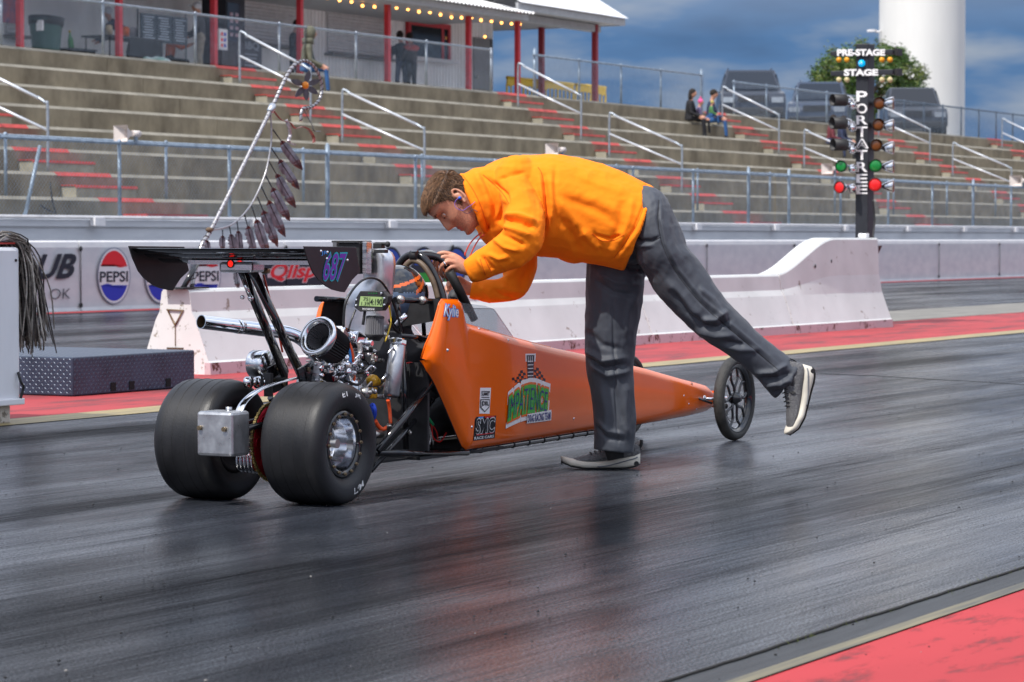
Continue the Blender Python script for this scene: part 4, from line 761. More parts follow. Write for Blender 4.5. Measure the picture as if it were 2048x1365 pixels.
for nm, y0, y1, tx in (('pre_stage_box', 99, 112, (1675, 1769)), ('stage_box', 139, 152, (1689, 1755))):
    a, b = fx(1661, y1, .04), fx(1785, y0, .04); mb = MB(); mb.span((PU0-.04, b.y, a.z), (PU0+.16, a.y, b.z)); sb = mb.build(nm, PB, t, bevel=.006)
    mb = MB(); mb.box((PU0+.10, b.y-.02, (a.z+b.z)/2), (.16, .04, .08)); mb.build('side_connector', BLKM, sb)
    mb = MB(); put_text(mb, 'PRE-STAGE' if y0 < 120 else 'STAGE', quadmap((tx[0], y1-.5), (tx[1], y1-1.0), (tx[1], y0+.5), (tx[0], y0+.5), lambda x, y: fx(x, y, .045)), 0, off=.055); mb.build('lettering', MATS['tower_white'], sb, fixn=False)
    for x in (1678, 1694, 1764, 1780):
        mb = MB(); p = fx(x, y1+8, .02); mb.ell(p, .034, n=12); mb.build('bulb', mat('amber_bulb' if y0 < 120 else 'pale_bulb', (.75, .33, .02) if y0 < 120 else (.55, .47, .25), .25), sb)
mb = MB(); p = fx(1723, 127, .02); mb.lathe([(0, .03), (.03, .026), (.043, 0), (.04, -.02)], p, (-1, 0, 0), 18); bl_ = mb.build('blue_lamp', mat('blue_lamp_lit', (.0, .30, .55), .2, emit=(0, .35, .7, .9)), t)
mb = MB(); [mb.box(p+V(-.032, s*.012, 0), (.004, .010, .014)) for s in (-1, 1)]; mb.build('lamp_symbol', MATS['tower_white'], bl_)
LA = mat('amber_lens', (.16, .05, .008), .2, coat=.5); LGn = mat('green_lens', (.005, .20, .035), .2, coat=.5); LRd = mat('red_lens', (.62, .012, .012), .22, coat=.5, emit=(1, .02, .02, .18))
toC = -FH; L0 = V(-math.sin(TH), math.cos(TH), 0)
def lamp(px, py, d, r, lens, hood, nm='lamp'):
    p = PD(px, py, PT.dot(FH)-.06); d = d.normalized(); mb = MB(); mb.lathe([(.0, -.15), (.02, -.15), (.03, -.12), (.045, -.10), (r*.95, -.03), (r, 0)], p, d, 22); b = mb.build(nm, CHR, t)
    mb = MB(); mb.lathe([(0, .012), (r*.6, .010), (r*.96, 0), (r, -.01)], p, d, 22); mb.build('lens', lens, b)
    if hood: mb = MB(); mb.lathe([(r*1.02, -.02), (r*1.04, hood), (r*.98, hood), (r*.96, -.02)], p, d, 22); mb.build('hood', BLKM, b)
for x, y in ((1688, 201), (1687, 247), (1689, 290)): lamp(x, y, L0*.93+toC*.45, .068, LA, .16)
lamp(1682, 333, toC+L0*.5, .068, LGn, .015); lamp(1679, 375, toC+L0*.85, .07, LRd, .015)
for x, y in ((1758, 207), (1756, 250), (1752, 291)): lamp(x, y, toC-L0*.1, .072, LA, .03)
lamp(1751, 332, toC+L0*.1, .076, LGn, .015); lamp(1750, 370, toC+L0*.1, .078, LRd, .015)
for y in (207, 252, 296, 334, 373): lamp(1787, y, -L0*.92+toC*.25, .078, LA, 0, 'side_lamp'); lamp(1706, y+4, -L0*.2-toC, .055, LA, 0, 'rear_lamp')
for y in (205, 250, 292, 333, 372): mb = MB(); mb.cyl(PD(1690, y, 33.3), PD(1776, y, 33.3), .012, n=6); mb.build('lamp_arm', GALV, t)
mb = MB(); mb.tube(spline([PD(1746, 400, 33.1), PD(1749, 440, 33.1), PD(1746, 480, 33), PD(1748, 520, 32.8), PD(1747, 560, 32.6), PD(1750, 600, 32.5), PD(1751, 632, 32.4)], 5), .012, 6); mb.build('power_cable', BLKM, t)
mb = MB(); p = PD(1748, 504, 32.9); mb.prism([p+V(0, .03, .07), p+V(0, -.07, .07), p+V(0, .0, -.07)], (.08, 0, 0)); mb.build('cable_box', BLKM, t)
# ---------------------------------------------------------------- junior dragster
VC = 5.985; mir = lambda v: 2*VC-v
car = thing('junior_dragster', 'small orange rear engined dragster with slick tyres and black wing', 'race car', (9.05, VC, 0))
ORG_P = mat('orange_body_paint', (.82, .128, .002), .22, coat=.3, var=.04, vs=3, ior=1.38); TB = BLK
PA, PBn = (9.85, 5.70), (12.84, 5.872)
pl = lambda x, y: PP(x, y, PA, PBn)
pvv = lambda u: PA[1]+(PBn[1]-PA[1])*(u-PA[0])/(PBn[0]-PA[0])
TOP = [(862, 718), (864, 690), (872, 650), (881, 608), (886, 600), (916, 601), (921, 625), (926, 647), (1033, 678), (1105, 696), (1180, 712), (1290, 738), (1378, 763), (1412, 772), (1424, 782)]
BOT = [(862, 722), (866, 742), (880, 772), (905, 834), (930, 893), (938, 900), (985, 893), (1080, 878), (1180, 862), (1290, 848), (1380, 832), (1418, 823), (1424, 815)]
TP = [pl(x, y) for x, y in TOP]; BPn = [pl(x, y) for x, y in BOT]
zt = lambda u: float(np.interp(u, [p.x for p in TP], [p.z for p in TP])); zb = lambda u: float(np.interp(u, [p.x for p in BPn], [p.z for p in BPn]))
UA, UB = TP[0].x, TP[-1].x
def pbul(u, z):
    a, b = zb(u), zt(u); h = max(b-a, 1e-4); e0 = min(1, (z-a)/.035); e1 = min(1, (b-z)/.028); r = min(1, (u-UA)/.05)
    w = .020*(1-max(0, 1-e0)**2)*(.5+.5*min(1, h/.3)); w2 = .018*max(0, 1-e1)**2
    low = max(0, 1-(z-a)/(h*.22+1e-4)); rear = max(0, 1-(u-UA)/.16)
    return pvv(u)-w+w2-.012*math.sin(math.pi*min(1, max(0, (z-a)/h)))+.016*low+.010*rear+.018*(1-r)**2
def surf(x, y, off=.003): p = pl(x, y); p = PV(x, y, pbul(p.x, p.z)-off); return p
us = sorted(set([UA+(UB-UA)*i/110 for i in range(111)]+[p.x for p in TP]+[p.x for p in BPn if UA < p.x < UB]))
def panel(sgn, inset, rows=22):
    vs = []
    for u in us:
        a, b = zb(u), zt(u)
        for j in range(rows+1):
            t = j/rows; t = .5-.5*math.cos(math.pi*t); z = a+(b-a)*t; v = pbul(u, z)+inset; vs.append((u, v if sgn > 0 else mir(v), z))
    n = rows+1; fs = [(i*n+j, i*n+j+1, (i+1)*n+j+1, (i+1)*n+j) for i in range(len(us)-1) for j in range(rows)]
    return MB().add(vs, fs, sm=True)
for s, nm in ((1, 'near'), (-1, 'far')):
    sp = panel(s, 0).build('side_panel', ORG_P, car, fixn=True, label='glossy orange side panel with team stickers' if s > 0 else None)
    panel(s, .006).build('panel_lining', BLKM, sp); 
    if s > 0: SIDE = sp
    mb = MB(); pts = [V(u, (pbul(u, zt(u))+.004) if s > 0 else mir(pbul(u, zt(u))+.004), zt(u)) for u in us if u < TP[9].x]; mb.tube(pts, .0045, 6); mb.build('panel_edge', ORG_P, sp)
# cowl top, floor, nose
mb = MB(); vs = []; uc = [u for u in us if u >= TP[8].x-.02]
for u in uc:
    a = pbul(u, zt(u))+.001; w = mir(a)-a
    for k in range(9): t = k/8; vs.append((u, a+w*t, zt(u)+.02*math.sin(math.pi*t)))
mb.add(vs, [(i*9+k, i*9+k+1, (i+1)*9+k+1, (i+1)*9+k) for i in range(len(uc)-1) for k in range(8)], sm=True); mb.build('cowl', ORG_P, car)
mb = MB(); a = pvv(UB)-.015; mb.add([(UB+.012*math.sin(math.pi*t/6)*math.sin(math.pi*k/8), a+(mir(a)-a)*k/8, zb(UB)+(zt(UB)-zb(UB))*t/6) for t in range(7) for k in range(9)], [(t*9+k, t*9+k+1, t*9+10+k, t*9+9+k) for t in range(6) for k in range(8)], sm=True); mb.build('nose_cap', ORG_P, car)
mb = MB(); vs = []; uf = [u for u in us if u >= BPn[5].x]
for u in uf: a = pbul(u, zb(u))+.012; vs += [(u, a, zb(u)-.004), (u, mir(a), zb(u)-.004)]
mb.add(vs, [(2*i, 2*i+1, 2*i+3, 2*i+2) for i in range(len(uf)-1)]); mb.build('floor_pan', BLKM, car)
# lower frame rails and tubes
def tb(name, pts, r, m=TB, par=car, n=10, smooth=0):
    mb = MB(); mb.tube(spline(pts, smooth) if smooth else pts, r, n); return mb.build(name, m, par)
rl = [PV(748, 906, 5.76), PV(935, 906, 5.735)]+[V(u, pbul(u, zb(u))+.012, zb(u)-.012) for u in np.linspace(10.15, 11.7, 12)]
tb('lower_rail', rl, .012); tb('lower_rail', [V(p.x, mir(p.y), p.z) for p in rl], .012)
mb = MB()
for i in range(9): u = 10.32+i*.155; mb.tube([V(u, pbul(u, zb(u))+.012, zb(u)-.012), V(u+.012, pbul(u, zb(u))+.012, zb(u)-.0125)], .0145, 8); 
mb.build('rail_tie', BLKM, car)
for (x0, y0, x1, y1, v, r) in [(754, 904, 869, 760, 5.75, .0145), (742, 942, 866, 800, 5.80, .010), (800, 672, 872, 678, 5.76, .0095), (790, 600, 887, 604, 5.80, .012), (792, 600, 806, 690, 5.86, .012), (806, 690, 812, 900, 5.82, .012), (700, 800, 754, 904, 5.80, .012), (845, 610, 850, 700, 5.95, .009)]:
    tb('frame_tube', [PV(x0, y0, v), PV(x1, y1, v)], r); a, b = PV(x0, y0, v), PV(x1, y1, v)
    if v < 5.81: tb('frame_tube', [V(a.x, mir(a.y), a.z), V(b.x, mir(b.y), b.z)], r)
mb = MB(); [mb.lathe([(0, .013), (.017, .012), (.019, 0), (.017, -.012), (0, -.013)], PV(x, y, 5.785), (1, 0, .02), 12) for x, y in ((845, 602), (800, 600))]; mb.build('tube_clamp', STEEL, car)
# bulkhead and seat
mb = MB(); mb.prism([PU(x, y, 9.99) for x, y in [(798, 655), (812, 600), (880, 600), (882, 640)]], (.012, 0, 0)); mb.build('seat_back', BLKM, car)
mb = MB(); mb.span((9.86, 5.74, .13), (9.875, 6.23, .50)); mb.span((9.80, 5.74, .112), (10.5, 6.23, .125)); mb.build('bulkhead', BLKM, car)
mb = MB(); mb.span((9.30, 5.80, .112), (9.85, 6.17, .12)); mb.build('engine_tray', BLKM, car)
# roll cage
def arch(px, u, r, m, nm): mb = MB(); mb.tube(spline([PU(x, y, u) for x, y in px], 6), r, 12); return mb.build(nm, m, car)
arch([(785, 660), (784, 600), (788, 560), (798, 530), (812, 514), (828, 509), (846, 515), (862, 534), (876, 562), (886, 596), (892, 640)], 10.16, .0155, BLK, 'roll_hoop')
arch([(796, 620), (795, 592), (799, 562), (808, 538), (819, 525), (829, 522), (843, 528), (857, 545), (868, 568), (876, 598)], 10.14, .0115, mat('worn_cage_padding', (.10, .07, .045), .5, var=.4, vs=20), 'hoop_padding')
tb('hoop_brace', [PU(828, 511, 10.16), PV(870, 514, 5.92), PV(893, 530, 5.88), PV(916, 575, 5.86), PV(948, 640, 5.83)], .017, smooth=5)
tb('hoop_brace', [PU(826, 511, 10.16), PV(862, 507, 6.02), PV(884, 530, 6.08), PV(915, 600, 6.12)], .014, smooth=5)
tb('hoop_padding', [PV(898, 542, 5.862), PV(918, 580, 5.842), PV(938, 622, 5.822)], .0205, mat('black_foam', (.012, .012, .012), .45))
mb = MB(); mb.tube([PU(822, 511, 10.14), PU(835, 511, 10.14)], .0205, 10); mb.build('padding_tie', BLKM, car)
mb = MB(); p = PU(826, 509, 10.13); mb.box(p+V(-.01, -.012, .014), (.006, .03, .004)); mb.build('silver_tie', CHR, car)
# windscreen
mb = MB(); g = mat('clear_polycarbonate', (.80, .86, .90), .05, trans=.92, ior=1.3); ws = [(918, 605), (974, 612), (994, 619), (1033, 676), (925, 647)]
mb.prism([V(p.x, p.y+.012, p.z) for p in [pl(x, y) for x, y in ws]], (0, .003, 0)); mb.build('windscreen', g, car)
mb = MB(); mb.prism([V(p.x, mir(p.y+.012), p.z) for p in [pl(x, y) for x, y in ws]], (0, .003, 0)); mb.build('windscreen', g, car)
mb = MB(); p0, p1, p2 = [pl(x, y) for x, y in ((1033, 677), (994, 619), (974, 612))]; mb.prism([V(p0.x, p0.y+.02, p0.z+.004), V(p1.x, p1.y+.02, p1.z), V(p1.x, mir(p1.y+.02), p1.z), V(p0.x, mir(p0.y+.02), p0.z+.004)], (0, 0, .003)); mb.build('windscreen', g, car)
# panel stickers
def stick(name, items, mats_):
    mb = MB()
    for f in items: f(mb)
    return mb.build(name, mats_, SIDE, fixn=False)
def spoly(mb, pts, off, mi): # pixel polygon laid on the panel, subdivided along x for curvature
    P_ = []
    for i in range(len(pts)):
        a, b = pts[i], pts[(i+1) % len(pts)]; k = max(1, int(math.hypot(b[0]-a[0], b[1]-a[1])/5)); P_ += [(a[0]+(b[0]-a[0])*q/k, a[1]+(b[1]-a[1])*q/k) for q in range(k)]
    cx, cy = sum(p[0] for p in pts)/len(pts), sum(p[1] for p in pts)/len(pts); n = len(P_); K = 5 if n > 12 else 1
    if K == 1: mb.add([surf(x, y, off) for x, y in pts], [tuple(range(len(pts)))], mi); return
    vs = [surf(cx+(x-cx)*(1-k/K), cy+(y-cy)*(1-k/K), off) for k in range(K) for x, y in P_]+[surf(cx, cy, off)]
    mb.add(vs, [(k*n+j, k*n+(j+1) % n, (k+1)*n+(j+1) % n, (k+1)*n+j) for k in range(K-1) for j in range(n)]+[((K-1)*n+j, (K-1)*n+(j+1) % n, K*n) for j in range(n)], mi)
sm_ = lambda o: (lambda x, y: surf(x, y, o))
SW = mat('sticker_white', (.80, .80, .82), .35); SN = mat('sticker_navy', (.03, .03, .20), .35); SG = mat('sticker_green', (.05, .42, .05), .35); SO = mat('sticker_orange', (.80, .16, .02), .35); SB = mat('sticker_black', (.008, .010, .016), .3); SR = mat('sticker_red', (.62, .02, .03), .35); SBl = mat('sticker_sky_blue', (.05, .30, .75), .35)
stick('name_lettering', [lambda mb: put_text(mb, 'Kylie', quadmap((888, 639), (918, 640), (917, 614), (889, 609), sm_(.004)), 1, shear=.2, off=.07, ref=None), lambda mb: put_text(mb, 'Kylie', quadmap((888, 639), (918, 640), (917, 614), (889, 609), sm_(.006)), 0, shear=.2, off=.012)], [SW, SBl])
def smc(mb):
    spoly(mb, [(946.5, 882), (989.5, 876.5), (992.5, 831.5), (953, 834.5), (950, 838)], .004, 0)
    q = quadmap((952, 868), (988, 864), (990, 836), (954, 839), sm_(.007)); put_text(mb, 'SMC', q, 1, off=.05); q = quadmap((952, 868), (988, 864), (990, 836), (954, 839), sm_(.009)); put_text(mb, 'SMC', q, 0, off=.012)
    put_text(mb, 'RACE CARS', quadmap((949, 880), (987, 875), (988, 870), (949, 874.5), sm_(.007)), 1, off=.02)
    spoly(mb, [(953, 871.5), (987, 867), (987, 865.5), (953, 869.5)], .0075, 2); spoly(mb, [(957, 838), (966, 837), (967, 833.5), (957, 834.5)], .006, 3); spoly(mb, [(970, 836.5), (989, 834.5), (989, 832.5), (970, 833.6)], .006, 2)
stick('builder_sticker', [smc], [SB, SW, SR, SBl])
def jd(mb):
    spoly(mb, [(958.5, 827.5), (979, 828), (982, 776), (960.5, 776)], .004, 0); put_text(mb, 'SUMMIT', quadmap((963, 792), (979, 792), (979.5, 785), (963, 785), sm_(.006)), 1, off=.02)
    spoly(mb, [(963, 784), (980, 784), (980, 782.5), (963, 782.5)], .006, 1); spoly(mb, [(963, 796), (979, 796), (979, 794.5), (963, 794.5)], .006, 1)
    spoly(mb, [(961, 799), (979.5, 799), (979, 815), (969.5, 825), (960.5, 815)], .006, 1); spoly(mb, [(962.3, 801), (978.3, 801), (977.5, 814), (969.5, 822.5), (962, 814)], .007, 0)
    put_text(mb, 'JDRL', quadmap((963, 814), (977.5, 814), (978, 803), (963.3, 803), sm_(.009)), 1, off=.03)
stick('league_sticker', [jd], [SW, SB])
def team(mb):
    spoly(mb, [(1051, 708), (1071.5, 707.5), (1068, 775), (1053, 776)], .0035, 0); spoly(mb, [(1053.5, 711), (1069, 710.5), (1068, 730), (1065.5, 774), (1056, 774.5), (1054.5, 732)], .005, 3)
    for i in range(7): y = 722+i*7.2; spoly(mb, [(1055.5, y+2), (1066.5, y+1.6), (1066.5, y), (1055.5, y+.4)], .0065, 0)
    for i in range(3): spoly(mb, [(1056+i*4, 725), (1057+i*4, 725), (1057+i*4, 713), (1056+i*4, 713)], .007, 0)
    for pol, o, ax, ay in (([(1026, 758), (1036, 748), (1044, 739), (1054, 743), (1053, 773), (1034, 783), (1030, 770)], (1026, 739), (4.6, -.9), (.9, 5.4)), ([(1067, 741), (1078, 735), (1083, 748), (1092, 751), (1089, 780), (1067, 771)], (1064, 732), (4.6, 1.6), (-.2, 5.4))):
        cx, cy = sum(p[0] for p in pol)/len(pol), sum(p[1] for p in pol)/len(pol); spoly(mb, [(cx+(x-cx)*1.12, cy+(y-cy)*1.12) for x, y in pol], .0035, 0)
        inside = lambda x, y: sum(((pol[i][1] > y) != (pol[i-1][1] > y)) and (x < (pol[i-1][0]-pol[i][0])*(y-pol[i][1])/(pol[i-1][1]-pol[i][1])+pol[i][0]) for i in range(len(pol))) % 2
        for i in range(-1, 9):
            for j in range(-2, 11):
                if (i+j) % 2: continue
                c = [(o[0]+(i+a)*ax[0]+(j+b)*ay[0], o[1]+(i+a)*ax[1]+(j+b)*ay[1]) for a, b in ((0, 0), (1, 0), (1, 1), (0, 1))]
                if inside(sum(q[0] for q in c)/4, sum(q[1] for q in c)/4): spoly(mb, c, .0055, 3)
    arc = lambda o: (lambda a, b: surf(1018+78*a-(1-b)*1.5, (839-15*a-22*math.sin(math.pi*min(1, a*1.02))*.45)-(b*(40+6*math.sin(math.pi*a))), o))
    for mi, off, o in ((0, .30, .007), (2, .17, .009), (1, .10, .011), (4, -.012, .013)): put_text(mb, 'IMPATIENCE', arc(o), mi, off=off, shear=.12, sp=1.08)
    spoly(mb, [(1016, 838), (1022, 842), (1031, 826), (1026, 822)], .008, 2)
    spoly(mb, [(1054, 847.5), (1102.5, 841), (1103, 820), (1055, 829)], .012, 0); put_text(mb, 'DRAG RACING TEAM', quadmap((1056, 845), (1101, 839), (1101.5, 824.5), (1056.5, 831), sm_(.014)), 4, off=.02)
stick('team_sticker', [team], [SW, SG, SO, SB, SN])
for x, y in ((894.5, 700.7), (942.6, 854), (1145.8, 837.5), (921, 637), (957, 658), (1015, 681), (1366, 792), (1376, 808), (1392, 818)):
    mb = MB(); mb.lathe([(0, .007), (.004, .006), (.0065, .002), (.0075, 0)], surf(x, y, -.001), (0, -1, 0), 10); mb.build('panel_button', CHR, SIDE)
mb = MB(); mb.tube([surf(1384, y, .0005) for y in (766, 780, 800, 820, 830)], .0012, 5); mb.build('panel_seam', BLKM, SIDE)
mb = MB(); mb.ell(surf(1384, 772, .001), (.004, .003, .018), n=10); mb.build('dzus_slot', BLKM, SIDE)
# ---------------------------------------------------------------- wheels
TW, TR, TZ = .25, .2305, .2295
def polar(v, ang, r, cx=9.05): return V(cx+r*math.cos(ang), v, TZ+r*math.sin(ang))
TRB = mat('slick_rubber', (.012, .012, .014), .46, var=.3, vs=5, bump=.12, bs=140, rvar=.08, stretch=(1, 2.5, 1))
for s, vc in ((1, 5.742), (-1, mir(5.742))):
    w = thing('tmp', 'x', 'y'); bpy.data.objects.remove(w)
    h = [(.122, -.088), (.126, -.102), (.140, -.121), (.162, -.130), (.186, -.1315), (.206, -.128), (.219, -.118), (.2262, -.104), (.2290, -.090), (.2298, -.075), (.2302, -.060), (.2305, -.040), (.2307, -.020), (.2308, 0)]
    prof = h+[(r, -q) for r, q in reversed(h[:-1])]
    mb = MB(); n = 72; vs = []
    for r, q in prof:
        for j in range(n):
            a = 2*math.pi*j/n; x, z = r*math.cos(a), r*math.sin(a)
            zz = max(z, -(TZ-.001)); bul = 1+.06*max(0, -z/.23-.86)/.14*(1 if abs(q) > .06 else 0); vs.append((9.05+x, vc+s*q*bul, TZ+zz))
    k = len(prof); mb.add(vs, [(i*n+j, i*n+(j+1) % n, (i+1)*n+(j+1) % n, (i+1)*n+j) for i in range(k-1) for j in range(n)], sm=True)
    W_ = mb.build('wheel', TRB, car, label='wide treadless rear slick tyre'); ax = V(0, -s, 0); c = V(9.05, vc, TZ)
    mb = MB(); mb.lathe([(.128, .106), (.124, .112), (.104, .112), (.100, .104), (.100, .085)], c, ax, 48); rim = mb.build('bead_ring', BLK, W_)
    mb = MB(); mb.lathe([(.103, .108), (.100, .100), (.094, .06), (.088, .02), (.082, .01), (.06, .018), (.035, .024), (.03, .03), (.026, .045), (0, .045)], c, ax, 48); mb.build('polished_dish', mat('polished_aluminium', (.70, .71, .74), .12, 1, rvar=.06, vs=30), W_)
    mb = MB(); mb.lathe([(0, .06), (.012, .058), (.016, .05), (.018, .04)], c, ax, 14); mb.build('centre_nut', mat('copper_nut', (.5, .2, .12), .3, 1), W_)
    for i in range(16): a = 2*math.pi*i/16; mb = MB(); q = c+V(.113*math.cos(a), 0, .113*math.sin(a)); mb.cyl(q+ax*.108, q+ax*.119, .0068, n=6); mb.cyl(q+ax*.119, q+ax*.123, .003, n=6); mb.build('bead_bolt', mat('bronze_bolt', (.26, .20, .13), .4, .9), rim)
    for i in range(6): a = 2*math.pi*i/6+.3; mb = MB(); q = c+V(.055*math.cos(a), 0, .055*math.sin(a)); mb.cyl(q+ax*.018, q+ax*.030, .007, n=6); mb.build('hub_bolt', STEEL, W_)
    mb = MB(); mb.lathe([(.10, -.10), (.11, -.108), (.124, -.108), (.122, -.085)], c, ax, 40); mb.lathe([(.10, -.10), (.09, -.02), (0, -.01)], c, ax, 40); mb.build('inner_rim', BLKM, W_)
    mb = MB()
    for q_ in (-.072, -.028, .03, .075): mb.lathe([(.2292, q_-.0016), (.2320 if abs(q_) < .05 else .2312, q_), (.2292, q_+.0016)], c, ax, 72)
    mb.build('tread_seam', mat('tread_seam_dark', (.006, .006, .007), .6), W_)
    mb = MB(); TV = vc-s*.1335
    def pf(a0, a1, r0, r1): return lambda a, b: polar(TV+s*.0020*(abs(r0+(r1-r0)*b-.17)/.02)**2, a0+(a1-a0)*a, r0+(r1-r0)*b)
    TWm = mat('tyre_white', (.70, .70, .70), .7); put_text(mb, 'ET', pf(R_(103), R_(90), .182, .203), 0, off=.03); mb.build('chalk_lettering', TWm, W_, fixn=False); mb = MB(); put_text(mb, 'JR', pf(R_(76), R_(63), .180, .203), 0, off=.02); mb.build('chalk_lettering', TWm, W_, fixn=False); mb = MB(); put_text(mb, 'L/M', pf(R_(282), R_(304), .198, .172), 0, off=.01)
    mb.build('chalk_lettering', mat('tyre_white', (.70, .70, .70), .7), W_, fixn=False)
FZ, FR, FU = .2095, .2095, 12.875
for s, vc in ((1, 5.735), (-1, 6.33)):
    c = V(FU, vc, FZ); ax = V(0, -s, 0); mb = MB(); mb.lathe([(.168, -.018), (.176, -.026), (.192, -.028), (.203, -.02), (.2085, -.008), (.2095, 0), (.2085, .008), (.203, .02), (.192, .028), (.176, .026), (.168, .018)], c, ax, 64)
    w = mb.build('front_wheel', mat('worn_front_rubber', (.030, .029, .027), .6, var=.45, vs=30, bump=.5, bs=160, rvar=.1), car, label='thin spoked front wheel')
    mb = MB(); mb.lathe([(.170, -.019), (.172, -.021), (.166, -.02), (.150, -.014), (.146, 0), (.150, .014), (.166, .02), (.172, .021), (.170, .019)], c, ax, 64); mb.lathe([(.171, -.02), (.166, 0), (.171, .02)], c, ax, 64); rim = mb.build('rim', BLK, w)
    mb = MB(); mb.lathe([(0, -.03), (.022, -.03), (.03, -.012), (.034, 0), (.03, .012), (.02, .024), (.016, .034), (0, .036)], c, ax, 24); mb.build('hub', BLK, w)
    for i in range(5):
        a = 2*math.pi*i/5+.35; P = lambda r, d: c+V(r*math.cos(a+d), 0, r*math.sin(a+d))
        for sg in (-1, 1): mb = MB(); mb.tube(spline([P(.026, 0), P(.055, .10*sg), P(.085, .33*sg), P(.115, .36*sg), P(.150, .20*sg)], 4), .0065, 8, b=.008); mb.build('spoke', BLK, w)
    mb = MB(); mb.lathe([(.120, -.003), (.123, -.003), (.123, 0), (.120, 0)], c, ax, 40); mb.build('brake_disc', STEEL, w)
for s in (1, -1):
    f = (lambda p: p) if s > 0 else (lambda p: V(p.x, mir(p.y), p.z))
    tb('radius_rod', [f(PV(1384, 793, 5.865)), f(PV(1424, 807, 5.78))], .006, BLK); tb('steering_rod', [f(V(FU-.12, 5.84, .21)), f(V(FU-.01, 5.76, .205))], .007, CHR)
    mb = MB(); mb.ell(f(V(FU-.13, 5.845, .213)), .016, n=10); mb.build('rod_end', CHR, car); mb = MB(); mb.ell(f(PV(1386, 806, 5.86)), (.02, .004, .03), n=10); mb.build('arm_slot', BLKM, car)
    tb('front_axle', [f(V(FU, 5.985, .19)), f(V(FU, 5.80, .19)), f(V(FU, 5.76, .2095))], .012, BLK); tb('spindle', [f(V(FU, 5.79, .2095)), f(V(FU, 5.735, .2095))], .010, CHR)
    mb = MB(); mb.ell(f(V(FU-.02, 5.775, .17)), (.02, .012, .014), n=8); mb.build('caliper', BLKM, car)
# ---------------------------------------------------------------- rear drive
AX = V(9.05, VC, TZ); SK = mat('red_anodised', (.42, .01, .025), .3, .7); GC = mat('gold_chain', (.42, .31, .12), .4, .9)
tb('rear_axle', [V(9.05, 5.66, TZ), V(9.05, mir(5.66), TZ)], .018, STEEL)
mb = MB(); mb.lathe([(.05, -.003), (.147, -.003), (.147, .003), (.05, .003), (.05, -.003)], V(9.05, 5.945, TZ), (0, 1, 0), 60); sk = mb.build('sprocket', SK, car)
for i in range(8): a = i*math.pi/4; mb = MB(); mb.lathe([(.016, .0), (.019, .005), (.022, 0)], V(9.05+.11*math.cos(a), 5.941, TZ+.11*math.sin(a)), (0, -1, 0), 14); mb.build('lightening_ring', SK, sk)
mb = MB(); n = 64; EC = V(9.50, 5.945, .43)
path = [V(9.05+.152*math.cos(a), 5.945, TZ+.152*math.sin(a)) for a in np.linspace(R_(115), R_(335), 60)]; path += [V(9.50+.03*math.cos(a), 5.945, .43+.03*math.sin(a)) for a in np.linspace(R_(-30), R_(115), 6)]
full = []
for i in range(len(path)):
    a, b = path[i], path[(i+1) % len(path)]; k = max(1, int((b-a).length/.009)); full += [a.lerp(b, q/k) for q in range(k)]
for i, p in enumerate(full):
    d = (full[(i+1) % len(full)]-p).normalized(); M = Matrix((d, V(0, 1, 0), d.cross(V(0, 1, 0)))).transposed(); mb.box(p, (.0075, .012 if i % 2 else .008, .010), M)
mb.build('drive_chain', GC, car)
mb = MB(); mb.lathe([(.03, -.004), (.075, -.004), (.08, 0), (.075, .004), (.03, .004)], V(9.05, 5.905, TZ), (0, 1, 0), 40); mb.lathe([(.02, -.012), (.045, -.012), (.045, .012), (.02, .012)], V(9.05, 5.895, TZ), (0, 1, 0), 30); mb.build('brake_disc', BLK, car)
mb = MB()
for i in range(5): mb.lathe([(.030, -.004), (.046, -.004), (.049, 0), (.046, .004), (.030, .004)], V(9.02, 6.0+i*.017, .155), (0, 1, 0), 30)
mb.build('chrome_coil', CHR, car)
wb = MB(); q0 = PU(393, 912, 8.715); q1 = PU(463, 825, 8.715); wb.span((8.715, q1.y, q0.z), (8.84, q0.y, q1.z)); WBX = wb.build('weight_box', mat('weathered_aluminium', (.50, .51, .53), .36, .85, var=.15, vs=18, rvar=.12), car, bevel=.012)
for x, y in ((401, 856), (450, 859)): mb = MB(); p = PU(x, y, 8.715); mb.cyl(p, p+V(-.012, 0, 0), .009, n=12); mb.cyl(p+V(-.012, 0, 0), p+V(-.013, 0, 0), .005, n=6); mb.build('box_bolt', mat('bronze_bolt', (.26, .20, .13), .4, .9), WBX)
mb = MB(); mb.cyl(V(8.79, 5.975, q1.z), V(8.79, 5.975, q1.z+.014), .013, n=6); mb.build('filler_cap', ALU, WBX)
mb = MB(); mb.tube(spline([V(8.80, 5.945, .335), V(8.84, 5.945, .385), V(8.92, 5.94, .425), V(9.05, 5.94, .45), V(9.22, 5.94, .465)], 6), .004, 8, b=.019, up=(0, 0, 1)); mb.build('chain_guard', mat('polished_aluminium', (.7, .71, .74), .12, 1), car)
tb('box_arm', [V(8.84, 5.93, .29), V(9.3, 5.93, .33)], .011, BLK); tb('box_arm', [V(8.84, 6.02, .29), V(9.3, 6.02, .33)], .011, BLK)
